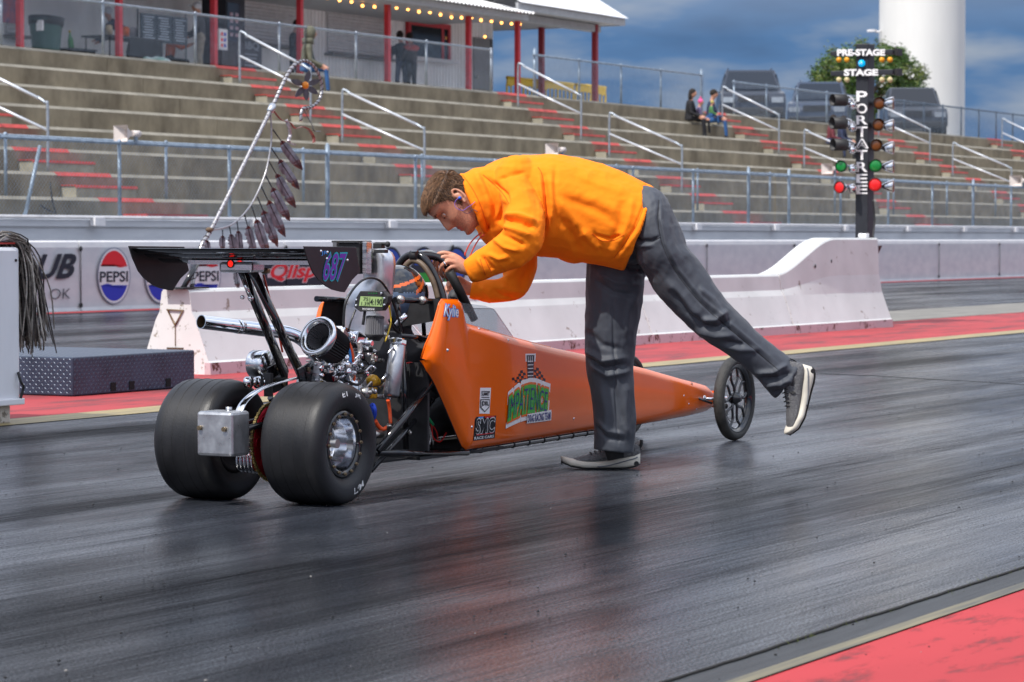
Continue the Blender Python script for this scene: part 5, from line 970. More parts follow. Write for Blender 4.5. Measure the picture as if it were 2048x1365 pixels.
# ---------------------------------------------------------------- wing
EP = mat('wing_black', (.016, .016, .018), .32, var=.3, vs=14); np_ = [(608, 493), (712, 494.5), (715, 516), (720.6, 544), (705, 560), (690, 585), (683, 584.5), (665, 580), (652, 573), (637, 560), (626, 545), (615, 518)]
wg = MB(); Pn = [PV(x, y, 5.592) for x, y in np_]; wg.prism(Pn, (0, .005, 0)); wing = wg.build('wing_endplate', EP, car, bevel=.001, label='near wing endplate numbered 687')
mb = MB(); mb.prism([V(p.x, mir(p.y), p.z) for p in Pn], (0, -.005, 0)); mb.build('wing_endplate', EP, car)
e_ = lambda o: (lambda x, y: PV(x, y, 5.592-o)); mb = MB(); qd = ((645, 560), (684, 560), (693, 508), (653, 508)); 
put_text(mb, '687', quadmap(*qd, e_(.0015)), 1, off=.05); put_text(mb, '687', quadmap(*qd, e_(.003)), 0, off=.012); put_text(mb, 'JR', quadmap((643, 512), (655, 511), (655, 502), (643, 503), e_(.0015)), 2, off=.01)
mb.build('race_number', [mat('purple_vinyl', (.16, .03, .40), .35), mat('cyan_vinyl', (.0, .42, .50), .35), SBl], wing, fixn=False)
for x, y in ((642, 503), (655, 505), (654, 518), (695, 521)): mb = MB(); mb.lathe([(0, .004), (.004, .003), (.006, 0)], PV(x, y, 5.592), (0, -1, 0), 10); mb.build('rivet', CHR, wing)
def foil(u0, u1, z0, z1, th, nm):
    n = 14; pts = []
    for i in range(n+1): t = i/n; pts.append((u0+(u1-u0)*t, z0+(z1-z0)*t+th*math.sin(math.pi*t**.7)*.6-.012*math.sin(math.pi*t)))
    for i in range(n, -1, -1): t = i/n; pts.append((u0+(u1-u0)*t, z0+(z1-z0)*t-th*math.sin(math.pi*t**.7)*.4-.012*math.sin(math.pi*t)))
    mb = MB(); mb.prism([V(u, 5.597, z) for u, z in pts[:-1]], (0, mir(5.597)-5.597, 0), sm=False); mb.build(nm, BLK, car)
foil(8.73, 8.83, .964, .957, .014, 'wing_flap'); foil(8.80, 8.93, .947, .940, .016, 'wing_flap'); foil(8.89, 9.10, .928, .930, .030, 'main_wing')
mb = MB(); mb.span((8.88, 5.62, .903), (8.91, 6.22, .919)); mb.build('wing_spar', ALU, car)
br = MB(); a = PV(462, 524, 6.03); Mz = Matrix.Rotation(R_(-8), 3, 'Z'); br.box(V(8.895, 5.985, .893), (.09, .15, .040)); BRK = br.build('strut_bracket', ALU, car, bevel=.010)
mb = MB(); p = PU(461, 528, 8.848); mb.lathe([(0, .008), (.008, .006), (.012, 0), (.013, -.004)], p, (-1, 0, 0), 16); mb.build('tail_lamp', mat('red_lamp_lit', (.8, .01, .01), .2, emit=(1, .02, .01, 1.2)), BRK); mb = MB(); mb.lathe([(.013, .003), (.016, .003), (.016, -.004), (.013, -.004)], p, (-1, 0, 0), 16); mb.build('lamp_ring', BLK, BRK)
ST = [(V(8.915, 5.955, .885), V(9.235, 5.94, .475)), (V(8.945, 6.02, .885), V(9.265, 6.035, .475))]
for a, b in ST: mb = MB(); mb.tube([a, b], .023, 16, b=.0135, up=(1, 0, 0)); mb.build('wing_strut', mat('strut_black', (.010, .008, .009), .08, coat=1), car)
for v in (5.915, 6.055):
    mb = MB(); mb.prism([V(9.17, v, .50), V(9.28, v, .53), V(9.32, v, .50), V(9.32, v, .42), V(9.22, v, .40), V(9.19, v, .44)], (0, .008, 0)); bp_ = mb.build('strut_plate', BLK, car, bevel=.004)
    for u, z in ((9.245, .495), (9.285, .435)): mb = MB(); mb.cyl(V(u, v-.006, z), V(u, v, z), .010, n=6); mb.build('plate_bolt', mat('bronze_bolt', (.26, .20, .13), .4, .9), bp_)
tb('adjuster_rod', [PV(484, 545, 5.99), PV(498, 590, 5.985)], .0075, BLK); tb('adjuster_rod', [PV(490, 570, 5.985), PV(502, 596, 5.98)], .006, CHR); mb = MB(); mb.ell(PV(501, 597, 5.97), (.012, .012, .012), n=8); mb.ell(PV(485, 595, 5.98), (.010, .010, .008), n=8); mb.build('rod_end', CHR, car)
mb = MB(); mb.cyl(PV(527, 542, 5.93), PV(536, 542, 5.93), .012, n=6); mb.build('strut_bolt', mat('bronze_bolt', (.26, .20, .13), .4, .9), car)
tb('red_cord', [PV(527, 550, 6.0), PV(540, 600, 5.97), PV(556, 660, 5.96), PV(565, 705, 5.95)], .004, mat('red_cord_mat', (.62, .06, .03), .5))
# ---------------------------------------------------------------- engine
eng = lambda name, mb, m, **k: mb.build(name, m, car, **k)
FIN = mat('cast_aluminium', (.42, .42, .43), .42, .9, var=.2, vs=25)
ex = spline([PV(402, 644, 6.25), PV(450, 650, 6.22), PV(520, 659, 6.17), PV(575, 666, 6.12), PV(605, 680, 6.08), PV(628, 706, 6.02), PV(650, 730, 5.98)], 6)
mb = MB(); mb.tube(ex, .0275, 22, caps=False); mb.tube([p for p in ex], .0245, 22, caps=False); d = (ex[0]-ex[1]).normalized(); mb.lathe([(.0245, 0), (.0275, 0)], ex[0], d, 22); exh = eng('exhaust_pipe', mb, CHR, label='long polished exhaust pipe', fixn=False)
mb = MB(); mb.tube([ex[8], ex[9]], .0285, 22); mb.build('pipe_joint', CHR, exh); mb = MB(); mb.tube([p for p in ex[:20]], .0238, 18, caps=False); mb.build('pipe_bore', mat('burnt_bore', (.16, .11, .06), .6, .5), exh)
# block, head and fins
cI = V(9.50, 5.97, .52)
for i in range(9): mb = MB(); mb.box(cI+V(.02, 0, .012*i-.05), (.15, .17, .006)); eng('cooling_fin', mb, FIN, bevel=.002)
mb = MB(); mb.box(cI+V(.02, 0, 0), (.12, .14, .14)); mb.box(cI+V(0, 0, -.14), (.22, .20, .14)); eng('engine_block', mb, FIN, bevel=.012)
mb = MB(); mb.lathe([(0, .12), (.05, .118), (.075, .10), (.085, .07), (.085, 0)], cI+V(-.02, -.02, -.13), (0, -1, 0), 32); eng('side_cover', mb, mat('polished_aluminium', (.7, .71, .74), .12, 1))
mb = MB(); mb.box(cI+V(.02, -.04, .10), (.15, .10, .05), Matrix.Rotation(R_(12), 3, 'Y')); eng('valve_cover', mb, CHR, bevel=.012)
mb = MB(); p = PV(718, 682, 5.88); mb.box(p, (.10, .04, .05), Matrix.Rotation(R_(20), 3, 'Y')); mb.cyl(p+V(-.05, 0, .01), p+V(-.08, 0, .02), .018); mb.cyl(p+V(.02, -.02, -.01), p+V(.02, -.05, -.01), .014); eng('carburettor', mb, CHR, bevel=.004)
# big filter
fd = (toC*.72+L0*.48+V(0, 0, 1)*.36).normalized(); fc = PV(636, 674, 5.80)
FK = 1.22; mb = MB(); mb.lathe([(r*FK, h*FK) for r, h in [(.043, .0), (.047, .009), (.055, .013), (.063, .010), (.067, .002), (.066, -.008), (.060, -.012)]], fc, fd, 48); FL = eng('air_filter', mb, mat('satin_chrome', (.75, .76, .78), .18, 1), label='large conical air filter with chrome ring')
def pleat(mb, c, d, r0, r1, L, n, amp, mi=0, inner=False):
    d = d.normalized(); x, y = frame(d); vs = []; k = n*2
    for t in (0, 1):
        for j in range(k): a = 2*math.pi*j/k; r = (r0+(r1-r0)*t)*(1-(amp if j % 2 else 0)); vs.append(c-d*(L*t)+(x*math.cos(a)+y*math.sin(a))*r)
    mb.add(vs, [(j, (j+1) % k, k+(j+1) % k, k+j) for j in range(k)], mi); return mb
PLM = mat('pleat_dark', (.022, .022, .024), .5); PLL = mat('pleat_grey', (.16, .16, .17), .5, .3)
mb = MB(); pleat(mb, fc-fd*.014, fd, .075, .064, .11, 40, .10); x, y = frame(fd); mb.lathe([(.064, -.124), (.03, -.130), (0, -.130)], fc, fd, 30); mb.build('pleated_body', PLM, FL, fixn=False)
mb = MB(); pleat(mb, fc+fd*.002, fd, .0535, .024, .07, 26, .16); mb.build('inner_pleats', PLL, FL, fixn=False); mb = MB(); mb.lathe([(0, -.045), (.012, -.046), (.022, -.052), (.027, -.068)], fc, fd, 24); mb.build('inner_cone', BLKM, FL)
p = PV(750, 652, 5.86); mb = MB(); pleat(mb, p+V(0, 0, .034), V(.05, 0, 1), .036, .038, .07, 26, .12); F2 = mb.build('breather_filter', PLL, car, fixn=False); mb = MB(); mb.lathe([(0, .040), (.03, .040), (.037, .036), (.037, .030)], p, (.05, 0, 1), 28); mb.build('filter_cap', PLM, F2); mb = MB(); mb.lathe([(.038, -.034), (.040, -.038), (.030, -.046), (.02, -.06)], p, (.05, 0, 1), 28); mb.build('filter_base', BLKM, F2)
mb = MB(); p = PV(661, 745, 5.90); mb.lathe([(0, .03), (.038, .03), (.041, .024), (.041, -.018), (.030, -.030), (.018, -.034), (.018, -.07), (0, -.07)], p, (0, 0, 1), 26); eng('black_regulator', mb, mat('dark_purple_black', (.025, .018, .028), .3, coat=.5))
mb = MB(); p = PV(634, 745, 5.88); mb.box(p, (.012, .03, .08), Matrix.Rotation(.2, 3, 'X')); [mb.ell(p+V(-.008, 0, z), .006, n=8) for z in (-.03, .03)]; eng('filter_bracket', mb, ALU)
# headrest plate
hp_ = [(729, 560), (729, 503), (740, 500), (764, 499), (779, 502), (787, 511), (789, 530), (788, 565), (783, 605), (781, 655), (705, 700), (688, 655), (690, 610), (700, 580), (712, 570)]
mb = MB(); K = 12; rows = []
cxp = lambda y: np.interp(y, [499, 560, 600, 655, 700], [757, 758, 740, 735, 740]); wl = lambda y: np.interp(y, [498, 502, 560, 585, 610, 655, 698], [742, 730, 729, 698, 690, 688, 704]); wr = lambda y: np.interp(y, [498, 504, 515, 530, 605, 655, 698], [766, 781, 788, 789, 783, 781, 712])
for i in range(25):
    y = 499+(697-499)*i/24; r = []
    for k in range(K+1): t = k/K; x = wl(y)+(wr(y)-wl(y))*t; p = PU(x, y, 9.76+.05*(2*t-1)**2-.03); r.append(p)
    rows += r
mb.add(rows, [(i*(K+1)+k, i*(K+1)+k+1, (i+1)*(K+1)+k+1, (i+1)*(K+1)+k) for i in range(24) for k in range(K)], sm=True); hr = eng('headrest_plate', mb, mat('scuffed_aluminium', (.66, .67, .70), .33, .9, var=.12, vs=16, rvar=.08), fixn=False); hr.modifiers.new('thick', 'SOLIDIFY').thickness = .006
hf = lambda o: (lambda x, y: PU(x, y, 9.735-o)); mb = MB(); put_text(mb, 'OFF', quadmap((730, 529), (745, 528), (746, 520), (731, 521), hf(.002)), 0, off=-.005); put_text(mb, 'ON', quadmap((739, 514), (751, 513), (751, 507), (739, 508), hf(.002)), 1, off=.01); mb.build('switch_lettering', [SR, SG], hr, fixn=False)
mb = MB(); mb.span((9.66, PU(738, 500, 9.68).y, PU(735, 548, 9.68).z), (9.70, PU(729.5, 500, 9.68).y, PU(735, 484, 9.68).z)); eng('mast_plate', mb, ALU, bevel=.002)
mb = MB(); p = PU(706, 517, 9.70); mb.box(p, (.10, .12, .125)); mb.box(p+V(-.01, 0, .067), (.11, .125, .008)); eng('battery_box', mb, BLKM, bevel=.004)
mb = MB(); p = PU(758, 492, 9.68); mb.box(p, (.03, .04, .022)); mb.box(p+V(0, -.01, -.022), (.03, .05, .014)); mb.cyl(p+V(0, .02, .008), p+V(0, -.035, .008), .007, n=8); mb.ell(p+V(0, -.04, .006), .012, n=8); eng('camera_mount', mb, BLKM, bevel=.003)
mb = MB(); p = PU(672, 490, 9.6); mb.box(p, (.02, .018, .02)); eng('fastener', mb, STEEL)
mb = MB(); mb.cyl(PU(738, 515, 9.73), PU(736, 519, 9.70), .006, n=8); eng('kill_switch', mb, STEEL)
# data display
dsp = [(720, 582.5), (767, 583), (777, 593), (775, 606), (765, 622), (720, 624), (708, 615), (710, 599)]
mb = MB(); mb.prism([PU(x, y, 9.60) for x, y in dsp], (.03, 0, 0)); DS = eng('dash_display', mb, BLKM, bevel=.003, label='black data display with green screen')
df = lambda o: (lambda x, y: PU(x, y, 9.60-o)); mb = MB(); mb.add([df(.002)(*p) for p in ((718, 612), (764.5, 614), (767, 594.5), (721, 593))], [(0, 1, 2, 3)]); SCN = mb.build('lcd_screen', mat('lcd_green', (.26, .36, .15), .3, emit=(.35, .5, .2, .12)), DS, fixn=False)
mb = MB(); put_text(mb, '4:190', quadmap((740, 610), (763, 611), (764, 599), (741, 598), df(.004)), 0, off=.01); put_text(mb, '75', quadmap((726, 602), (736, 602.5), (737, 595.5), (727, 595), df(.004)), 0); put_text(mb, '1.39', quadmap((722, 611), (737, 611.5), (738, 604.5), (723, 604), df(.004)), 0); mb.add([df(.004)(*p) for p in ((738.3, 612), (739.2, 612), (740, 595), (739.2, 595))], [(0, 1, 2, 3)]); mb.build('screen_digits', SB, SCN, fixn=False)
mb = MB(); put_text(mb, 'MYCHRONS', quadmap((725, 620.5), (749, 621), (749, 617), (725, 616.5), df(.003)), 0, off=0); mb.build('maker_lettering', SW, DS, fixn=False)
for x, y in ((769, 597), (769, 610), (713, 600), (713, 611), (763, 587)): mb = MB(); mb.lathe([(0, .006), (.004, .005), (.005, 0)], PU(x, y, 9.60), (-1, 0, 0), 10); mb.build('screw', CHR, DS)
mb = MB(); [mb.box(PU(738+5*i, 587, 9.599), (.003, .004, .004)) for i in range(4)]; mb.build('shift_light', LGn, DS)
tb('display_stalk', [PU(730, 622, 9.62), PU(726, 650, 9.62)], .006, BLKM)
# catch can
a, b = PV(796, 690, 5.80), PV(782, 792, 5.80); d = (a-b).normalized(); Ln = (a-b).length
mb = MB(); mb.lathe([(0, -.004), (.026, -.004), (.0335, .004), (.0335, Ln-.004), (.031, Ln)], b, d, 30); CC = eng('catch_can', mb, mat('dull_aluminium', (.42, .43, .46), .33, .9, var=.15, vs=30), label='brushed aluminium catch can with round cap'); mb = MB(); mb.lathe([(.036, Ln-.002), (.037, Ln+.004), (.036, Ln+.018), (.030, Ln+.024), (0, Ln+.026)], b, d, 10, sm=False); mb.build('can_cap', mat('satin_chrome', (.75, .76, .78), .18, 1), CC)
# round covers left of the struts
mb = MB(); c = PV(520, 729, 6.10); mb.lathe([(0, -.04), (.048, -.04), (.055, -.032), (.055, .03), (.05, .035), (0, .035)], c, (0, 1, 0), 36); eng('clutch_drum', mb, mat('satin_chrome', (.75, .76, .78), .18, 1))
for i, (x, r) in enumerate(((497, .022), (508, .014), (517, .024), (530, .020))): mb = MB(); c = PV(x, 765, 6.05); mb.lathe([(0, -.01), (r, -.01), (r, .01), (0, .01)], c, (0, 1, 0), 24); eng('pulley', mb, CHR)
mb = MB(); mb.box(PV(537, 770, 6.03), (.02, .03, .09)); eng('toothed_belt', mb, RUB)
# hoses and wires
HO = mat('hose_orange_red', (.75, .09, .02), .35); HB = mat('hose_blue', (.02, .20, .55), .35); WY = mat('wire_yellow', (.62, .42, .02), .4); WR = mat('wire_red', (.6, .02, .02), .4); BR = mat('braided_steel', (.42, .41, .40), .4, .8, var=.5, vs=160); CB = mat('cable_black', (.010, .010, .011), .3)
for nm, m, r, v, pts in [
 ('coolant_hose', HO, .0062, 5.84, [(684, 670), (697, 685), (705, 709), (708, 745), (707, 775)]), ('fuel_hose', HB, .0050, 5.845, [(683, 676), (693, 690), (700, 706), (702, 740), (703, 773)]),
 ('braided_hose', BR, .0095, 5.82, [(684, 733), (702, 734), (714, 724), (720, 706), (719, 684)]), ('throttle_cable', CB, .0048, 5.80, [(687, 655), (690, 612), (703, 584), (722, 563), (742, 556), (762, 564), (778, 587), (790, 617), (800, 650), (806, 680)]),
 ('yellow_wire', WY, .0032, 5.82, [(778, 612), (782, 640), (778, 660), (770, 684)]), ('black_cable', CB, .0038, 5.80, [(711, 620), (703, 640), (697, 660)]), ('black_cable', CB, .0055, 5.83, [(778, 640), (790, 660), (806, 672), (808, 690)]),
 ('black_cable', CB, .010, 5.88, [(712, 745), (728, 742), (742, 730), (750, 712)]), ('black_cable', CB, .0035, 5.84, [(724, 700), (730, 718), (742, 735)]), ('oil_hose', HO, .0075, 5.80, [(776, 800), (779, 820), (781, 848)]), ('oil_hose', HO, .0085, 5.79, [(750, 842), (757, 853), (766, 859), (778, 853)]),
 ('red_wire', WR, .0032, 5.82, [(845, 795), (850, 830), (862, 850), (866, 875), (880, 884), (893, 866)]), ('red_wire', WR, .0028, 5.83, [(845, 812), (856, 838), (872, 862), (876, 880)]), ('braided_cable', BR, .0050, 5.81, [(836, 812), (840, 835), (850, 855), (860, 872), (858, 890)]), ('braided_cable', BR, .0045, 5.81, [(842, 810), (848, 835), (858, 855), (866, 890)]), ('green_wire', mat('wire_green', (.02, .30, .12), .4), .0065, 5.81, [(853, 832), (866, 850)]),
 ('red_wire', WR, .0030, 5.82, [(808, 728), (822, 726), (834, 733), (832, 745)]), ('red_wire', WR, .0026, 5.84, [(812, 816), (806, 835)]), ('coil_lead', CB, .006, 5.83, [(690, 760), (715, 770), (733, 752), (748, 740)])]:
    tb(nm, [PV(x, y, v+.004*math.sin(i*2.1)) for i, (x, y) in enumerate(pts)], r, m, smooth=6)
mb = MB(); p = PV(744, 760, 5.90); mb.ell(p, (.030, .03, .022), n=16); mb.cyl(p+V(-.02, -.01, -.005), p+V(.03, -.01, -.01), .018, n=16); mb.cyl(p+V(.0, 0, -.03), p+V(.0, 0, -.075), .022, n=16); eng('yellow_pump', mb, mat('yellow_cast', (.75, .40, .02), .25, coat=.5), bevel=.006)
mb = MB(); mb.ell(PV(745, 824, 5.80), (.012, .02, .036), n=16); eng('blue_cap', mb, mat('blue_anodised', (.02, .06, .45), .25, .5))
mb = MB(); c = PV(729, 786, 5.80); mb.lathe([(.010, .02), (.020, .018), (.022, 0), (.020, -.014), (.012, -.016)], c, (.2, -1, .1), 22); mb.lathe([(0, .032), (.008, .03), (.009, .016)], c, (.2, -1, .1), 8); eng('rod_end_bearing', mb, STEEL)
mb = MB(); c = PV(777, 857, 5.78); mb.cyl(c+V(-.01, -.01, 0), c+V(.02, .01, .01), .012, n=6); eng('hose_fitting', mb, STEEL)
mb = MB(); c = PV(756, 852, 5.74); mb.cyl(V(9.10, 5.60, TZ), V(9.10, 5.615, TZ), .001, n=6); mb.cyl(PV(740, 870, 5.78), PV(762, 869, 5.78), .016, n=12); eng('torque_rod', mb, STEEL)
rr = random.Random(21)
for i in range(34):   # nuts, banjo fittings and brackets crowding the engine
    x, y = rr.uniform(672, 812), rr.uniform(655, 800); v = rr.uniform(5.83, 5.95); p = PV(x, y, v); mb = MB(); k = i % 4; d = V(rr.uniform(-1, 1), -1, rr.uniform(-1, 1)).normalized()
    if k == 0: mb.cyl(p, p+d*.03, .010, n=6); mb.cyl(p+d*.03, p+d*.045, .006, n=8)
    elif k == 1: mb.lathe([(.004, .006), (.012, .006), (.012, -.006), (.004, -.006)], p, d, 14)
    elif k == 2: mb.box(p, (.04, .006, .02+.02*rr.random()), Matrix.Rotation(rr.uniform(-.8, .8), 3, 'Y'))
    else: mb.cyl(p, p+d*.05, .006+.006*rr.random(), n=10); mb.ell(p+d*.05, .011, n=8)
    eng(['hex_fitting', 'banjo_washer', 'bracket', 'stub_fitting'][k], mb, rr.choice([CHR, ALU, STEEL, FIN, BLKM]))
for i in range(46):   # second layer of small bright hardware nearer the camera
    x, y = rr.uniform(640, 792), rr.uniform(700, 800); v = rr.uniform(5.775, 5.86)
    if y > 755 and x < 720: y -= 45
    p = PV(x, y, v); mb = MB(); k = i % 4; d = V(rr.uniform(-1, .4), -1, rr.uniform(-.6, 1)).normalized(); q = .7+.6*rr.random()
    if k == 0: mb.cyl(p, p+d*.022*q, .009*q, n=6); mb.cyl(p+d*.022*q, p+d*.034*q, .005*q, n=8)
    elif k == 1: mb.lathe([(.003, .005), (.011*q, .005), (.012*q, 0), (.011*q, -.005), (.003, -.005)], p, d, 14)
    elif k == 2: mb.tube(spline([p, p+V(.02, -.01, .02)*q, p+V(.04, 0, .005)*q], 4), .0045, 8)
    else: mb.box(p, (.03*q, .008, .018*q), Matrix.Rotation(rr.uniform(-1, 1), 3, 'Y')); mb.ell(p+V(0, -.006, 0), .005, n=6)
    eng(['hex_fitting', 'banjo_washer', 'hose_elbow', 'bracket'][k], mb, rr.choice([CHR, CHR, ALU, STEEL, BLKM]))
mb = MB(); c = PV(690, 745, 5.84); mb.lathe([(0, .035), (.012, .034), (.018, .02), (.036, .010), (.044, 0), (.044, -.02)], c, (-.5, -.9, .1), 28); eng('side_cover', mb, CHR)
mb = MB(); c = PV(813, 770, 5.82); [mb.ell(c+V(-.005, 0, -.012*j+.03), .0035, n=6, mi=j % 2) for j in range(6)]; mb.box(c+V(.02, .012, 0), (.06, .01, .11), mi=2); eng('fuse_block', mb, [SR, SW, BLKM], fixn=False)
mb = MB(); [mb.ell(PV(x, y, 5.80), .009, n=8) for x, y in ((817, 862), (820, 866))]; eng('frame_nut', mb, STEEL)
mb = MB(); c = PV(803, 640, 5.84); mb.lathe([(0, .03), (.012, .028), (.014, 0), (.01, -.03)], c, (.2, -.6, .6), 14); eng('shift_knob', mb, CHR)
# ---------------------------------------------------------------- driver
dr = thing('person', 'young driver strapped in the orange dragster wearing a black and orange helmet', 'person', (10.05, VC, .15))
mb = MB(); T = lambda pts, r, b=None: mb.tube([V(*p) for p in pts], r, 12, b=b, up=(0, 1, 0))
T([(10.02, VC, .17), (10.02, VC, .35), (10.03, VC, .52), (10.05, VC, .62)], [.12, .12, .14, .06], [.09, .09, .10, .05]); mb.ell((10.06, VC, .745), (.09, .075, .105), n=16); T([(10.05, VC, .6), (10.06, VC, .70)], [.05, .05])
for s in (-1, 1): T([(10.03, VC+s*.10, .56), (10.10, VC+s*.16, .40), (10.34, VC+s*.10, .50), (10.42, VC+s*.08, .52)], [.055, .045, .035, .028]); T([(10.05, VC+s*.07, .2), (10.45, VC+s*.10, .34), (10.85, VC+s*.08, .2), (10.93, VC+s*.08, .27)], [.075, .06, .04, .035])
link_mesh('body', remesh(mb, .012, 2), mat('driver_suit_black', (.02, .02, .024), .8), dr)
hc = PU(800, 592, 10.05); hc = V(10.06, VC+.005, .765); mb = MB(); mb.ell(hc, (.135, .112, .128), n=28); me = remesh(mb, .006, 1); 
HM = [mat('helmet_black', (.010, .011, .014), .1, coat=1), mat('helmet_orange', (.72, .13, .02), .2, coat=.8), mat('helmet_blue_grey', (.10, .14, .22), .25, coat=.5)]
hl = link_mesh('helmet', me, HM, dr)
for q in me.polygons:
    c = q.center+ORG['helmet'] if False else q.center+Vector((10.05, VC, .15)); l = c-hc; a = math.atan2(l.z, l.x)
    q.material_index = 1 if (.03 < l.z-.10*math.sin(l.x*22)*.3 < .048 and l.x > -.04) or (abs(l.z-.075-.3*l.x) < .006 and l.x < .06) else 2 if (l.z < .015 and l.x < .02 and l.y < -.02) else 0
mb = MB(); mb.add([hc+V(.138*math.cos(a)*math.cos(b), .116*math.sin(a)*math.cos(b), .132*math.sin(b)) for a in np.linspace(-1.2, 1.2, 14) for b in np.linspace(-.15, .35, 6)], [(i*6+j, i*6+j+1, i*6+j+7, i*6+j+6) for i in range(13) for j in range(5)], sm=True); mb.build('visor', mat('dark_visor', (.02, .022, .03), .05, coat=1), hl, fixn=False)
mb = MB(); mb.ell(PV(912, 597, 5.93), (.045, .035, .042), n=16); me = remesh(mb, .008, 2)
link_mesh('glove', me, mat('glove_grey', (.035, .038, .045), .6), dr)
# ---------------------------------------------------------------- the crew member leaning on the car
D0 = 12.1; PXM = FPX/D0
def M_(x, y, dd=0): return PD(x, y, D0+dd)
man = thing('person', 'man in orange hoodie and grey trousers bending over the cockpit with one leg raised', 'person', PD(1222, 941, 12.2))
man.location.z = 0; ORG[man.name] = Vector(man.location)
def ctube(mb, pts, n=20, k=5, shrink=1.0, up=None):
    """pts: (px, py, depth offset, in-plane radius px, lateral radius m)"""
    c = spline([M_(p[0], p[1], p[2]) for p in pts], k); r = spline([V(p[3]/PXM*shrink, p[4]*shrink, 0) for p in pts], k)
    mb.tube(c, [q.x for q in r], n, b=[q.y for q in r], up=up or L0*.5+V(0, 0, 1))
TOR = [(978, 412, -.04, 74, .160), (1015, 408, 0, 94, .205), (1080, 410, 0, 101, .225), (1150, 418, 0, 101, .205), (1215, 436, -.01, 96, .195), (1262, 453, -.01, 90, .208), (1276, 458, -.01, 88, .212)]
HOOD = [(949, 409, -.08, 58, .112), (968, 401, -.075, 68, .130), (1002, 409, -.04, 88, .175)]
SLN = [(1040, 385, -.12, 62, .08), (1044, 415, -.22, 50, .078), (1050, 450, -.30, 42, .075), (1046, 480, -.345, 40, .072), (1020, 500, -.33, 37, .062), (985, 519, -.30, 31, .055), (958, 534, -.28, 27, .048), (941, 542, -.27, 23, .042)]
SLF = [(1030, 430, .14, 55, .08), (1036, 480, .17, 42, .07), (1038, 530, .17, 37, .066), (1031, 566, .15, 31, .058), (1008, 580, .14, 26, .052), (975, 582, .14, 23, .046), (948, 579, .14, 20, .040)]
LGN = [(1268, 430, -.03, 66, .10), (1292, 446, -.06, 74, .115), (1314, 482, -.085, 69, .113), (1342, 535, -.11, 58, .098), (1385, 592, -.12, 50, .088), (1428, 638, -.12, 43, .078), (1478, 680, -.11, 37, .07), (1530, 722, -.09, 36, .064), (1562, 750, -.08, 41, .064), (1577, 762, -.08, 43, .064)]
LGF = [(1246, 470, .09, 72, .115), (1232, 540, .10, 60, .105), (1228, 610, .10, 56, .098), (1221, 680, .10, 51, .09), (1220, 740, .10, 47, .082), (1227, 800, .10, 43, .076), (1231, 850, .10, 42, .074), (1227, 902, .10, 40, .074)]
PEL = [(1222, 468, 0, 62, .15), (1265, 452, 0, 74, .17), (1300, 440, 0, 62, .165)]
# head frame
al = R_(27); F0 = (L0*math.sin(al)-V(0, 0, 1)*math.cos(al)); yw = R_(9); HF = (F0*math.cos(yw)+toC*math.sin(yw)).normalized(); HU = (L0*math.cos(al)+V(0, 0, 1)*math.sin(al)).normalized(); HL = HU.cross(HF).normalized()
HC = PD(910, 404, 11.98); HS = 1.07
def H(x, y, z): return HC+(HF*x+HL*y+HU*z)*HS
zs = [-.119, -.112, -.100, -.085, -.062, -.035, 0, .02, .045, .07, .095, .110, .119, .122]
xf = [.066, .084, .0905, .0885, .0865, .086, .086, .085, .093, .092, .076, .055, .03, .0]; xb = [.03, .0, -.02, -.040, -.062, -.080, -.095, -.099, -.100, -.097, -.084, -.062, -.035, 0]; ww = [.018, .032, .044, .053, .060, .067, .073, .0755, .077, .0755, .066, .050, .028, .004]
G = lambda d, s: math.exp(-(d/s)**2)
def headpt(th, z):
    a = np.interp(z, zs, xf); b = np.interp(z, zs, xb); w = np.interp(z, zs, ww); c = math.cos(th); s = math.sin(th)
    e = .86 if z < .05 else 1; x = (a+b)/2+(a-b)/2*math.copysign(abs(c)**e, c); y = w*math.copysign(abs(s)**.92, s)
    if c > 0:
        nzp = np.interp(z, [-.048, -.040, -.030, -.016, .012, .034, .05], [0, .012, .031, .029, .015, .003, 0]); x += nzp*G(y, .0125 if z > -.015 else .0165)
        x += .004*G(z+.036, .008)*(G(y-.014, .007)+G(y+.014, .007))
        x += .0065*G(z+.058, .007)*G(y, .024)+.006*G(z+.072, .007)*G(y, .020)-.005*G(z+.0650, .0032)*G(y, .026)-.004*G(z+.047, .006)*G(y, .012)
        x += .007*G(z+.104, .014)*G(y, .024)-.004*G(z+.086, .006)*G(y, .03)
        for q in (-1, 1): x -= .014*G(y-q*.031, .015)*G(z-.016, .012); x += .004*G(y-q*.030, .02)*G(z-.042, .008); x += .006*G(y-q*.042, .018)*G(z+.022, .018); x += .006*G(y-q*.031, .011)*G(z-.014, .009)
    return x, y, z
body = MB(); NT, NZ = 84, 70; vs = []; zz = [-.119+.241*(.5-.5*math.cos(math.pi*i/NZ)) for i in range(NZ+1)]
for z in zz:
    for j in range(NT): vs.append(H(*headpt(2*math.pi*j/NT, z)))
body.add(vs, [(i*NT+j, i*NT+(j+1) % NT, (i+1)*NT+(j+1) % NT, (i+1)*NT+j) for i in range(NZ) for j in range(NT)]+[tuple(reversed(range(NT))), tuple(range(NZ*NT, NZ*NT+NT))], sm=True)
for s in (1, -1):   # ears
    P = lambda a, b, d: H(-.016+a*.9-b*.2, s*(.0745+d), -.006+b)
    body.tube([P(.017*math.cos(t), .033*math.sin(t), .010+.006*math.cos(t+2.6)) for t in np.linspace(R_(20), R_(300), 16)], .0048*HS, 8); body.ell(P(0, -.002, .004), (.015, .010, .022), Matrix((HF, HL, HU)).transposed(), 12); body.ell(P(.002, -.026, .007), (.009, .006, .010), Matrix((HF, HL, HU)).transposed(), 10); body.tube([P(.014, .012, .003), P(.010, -.008, .010)], .0045, 6)
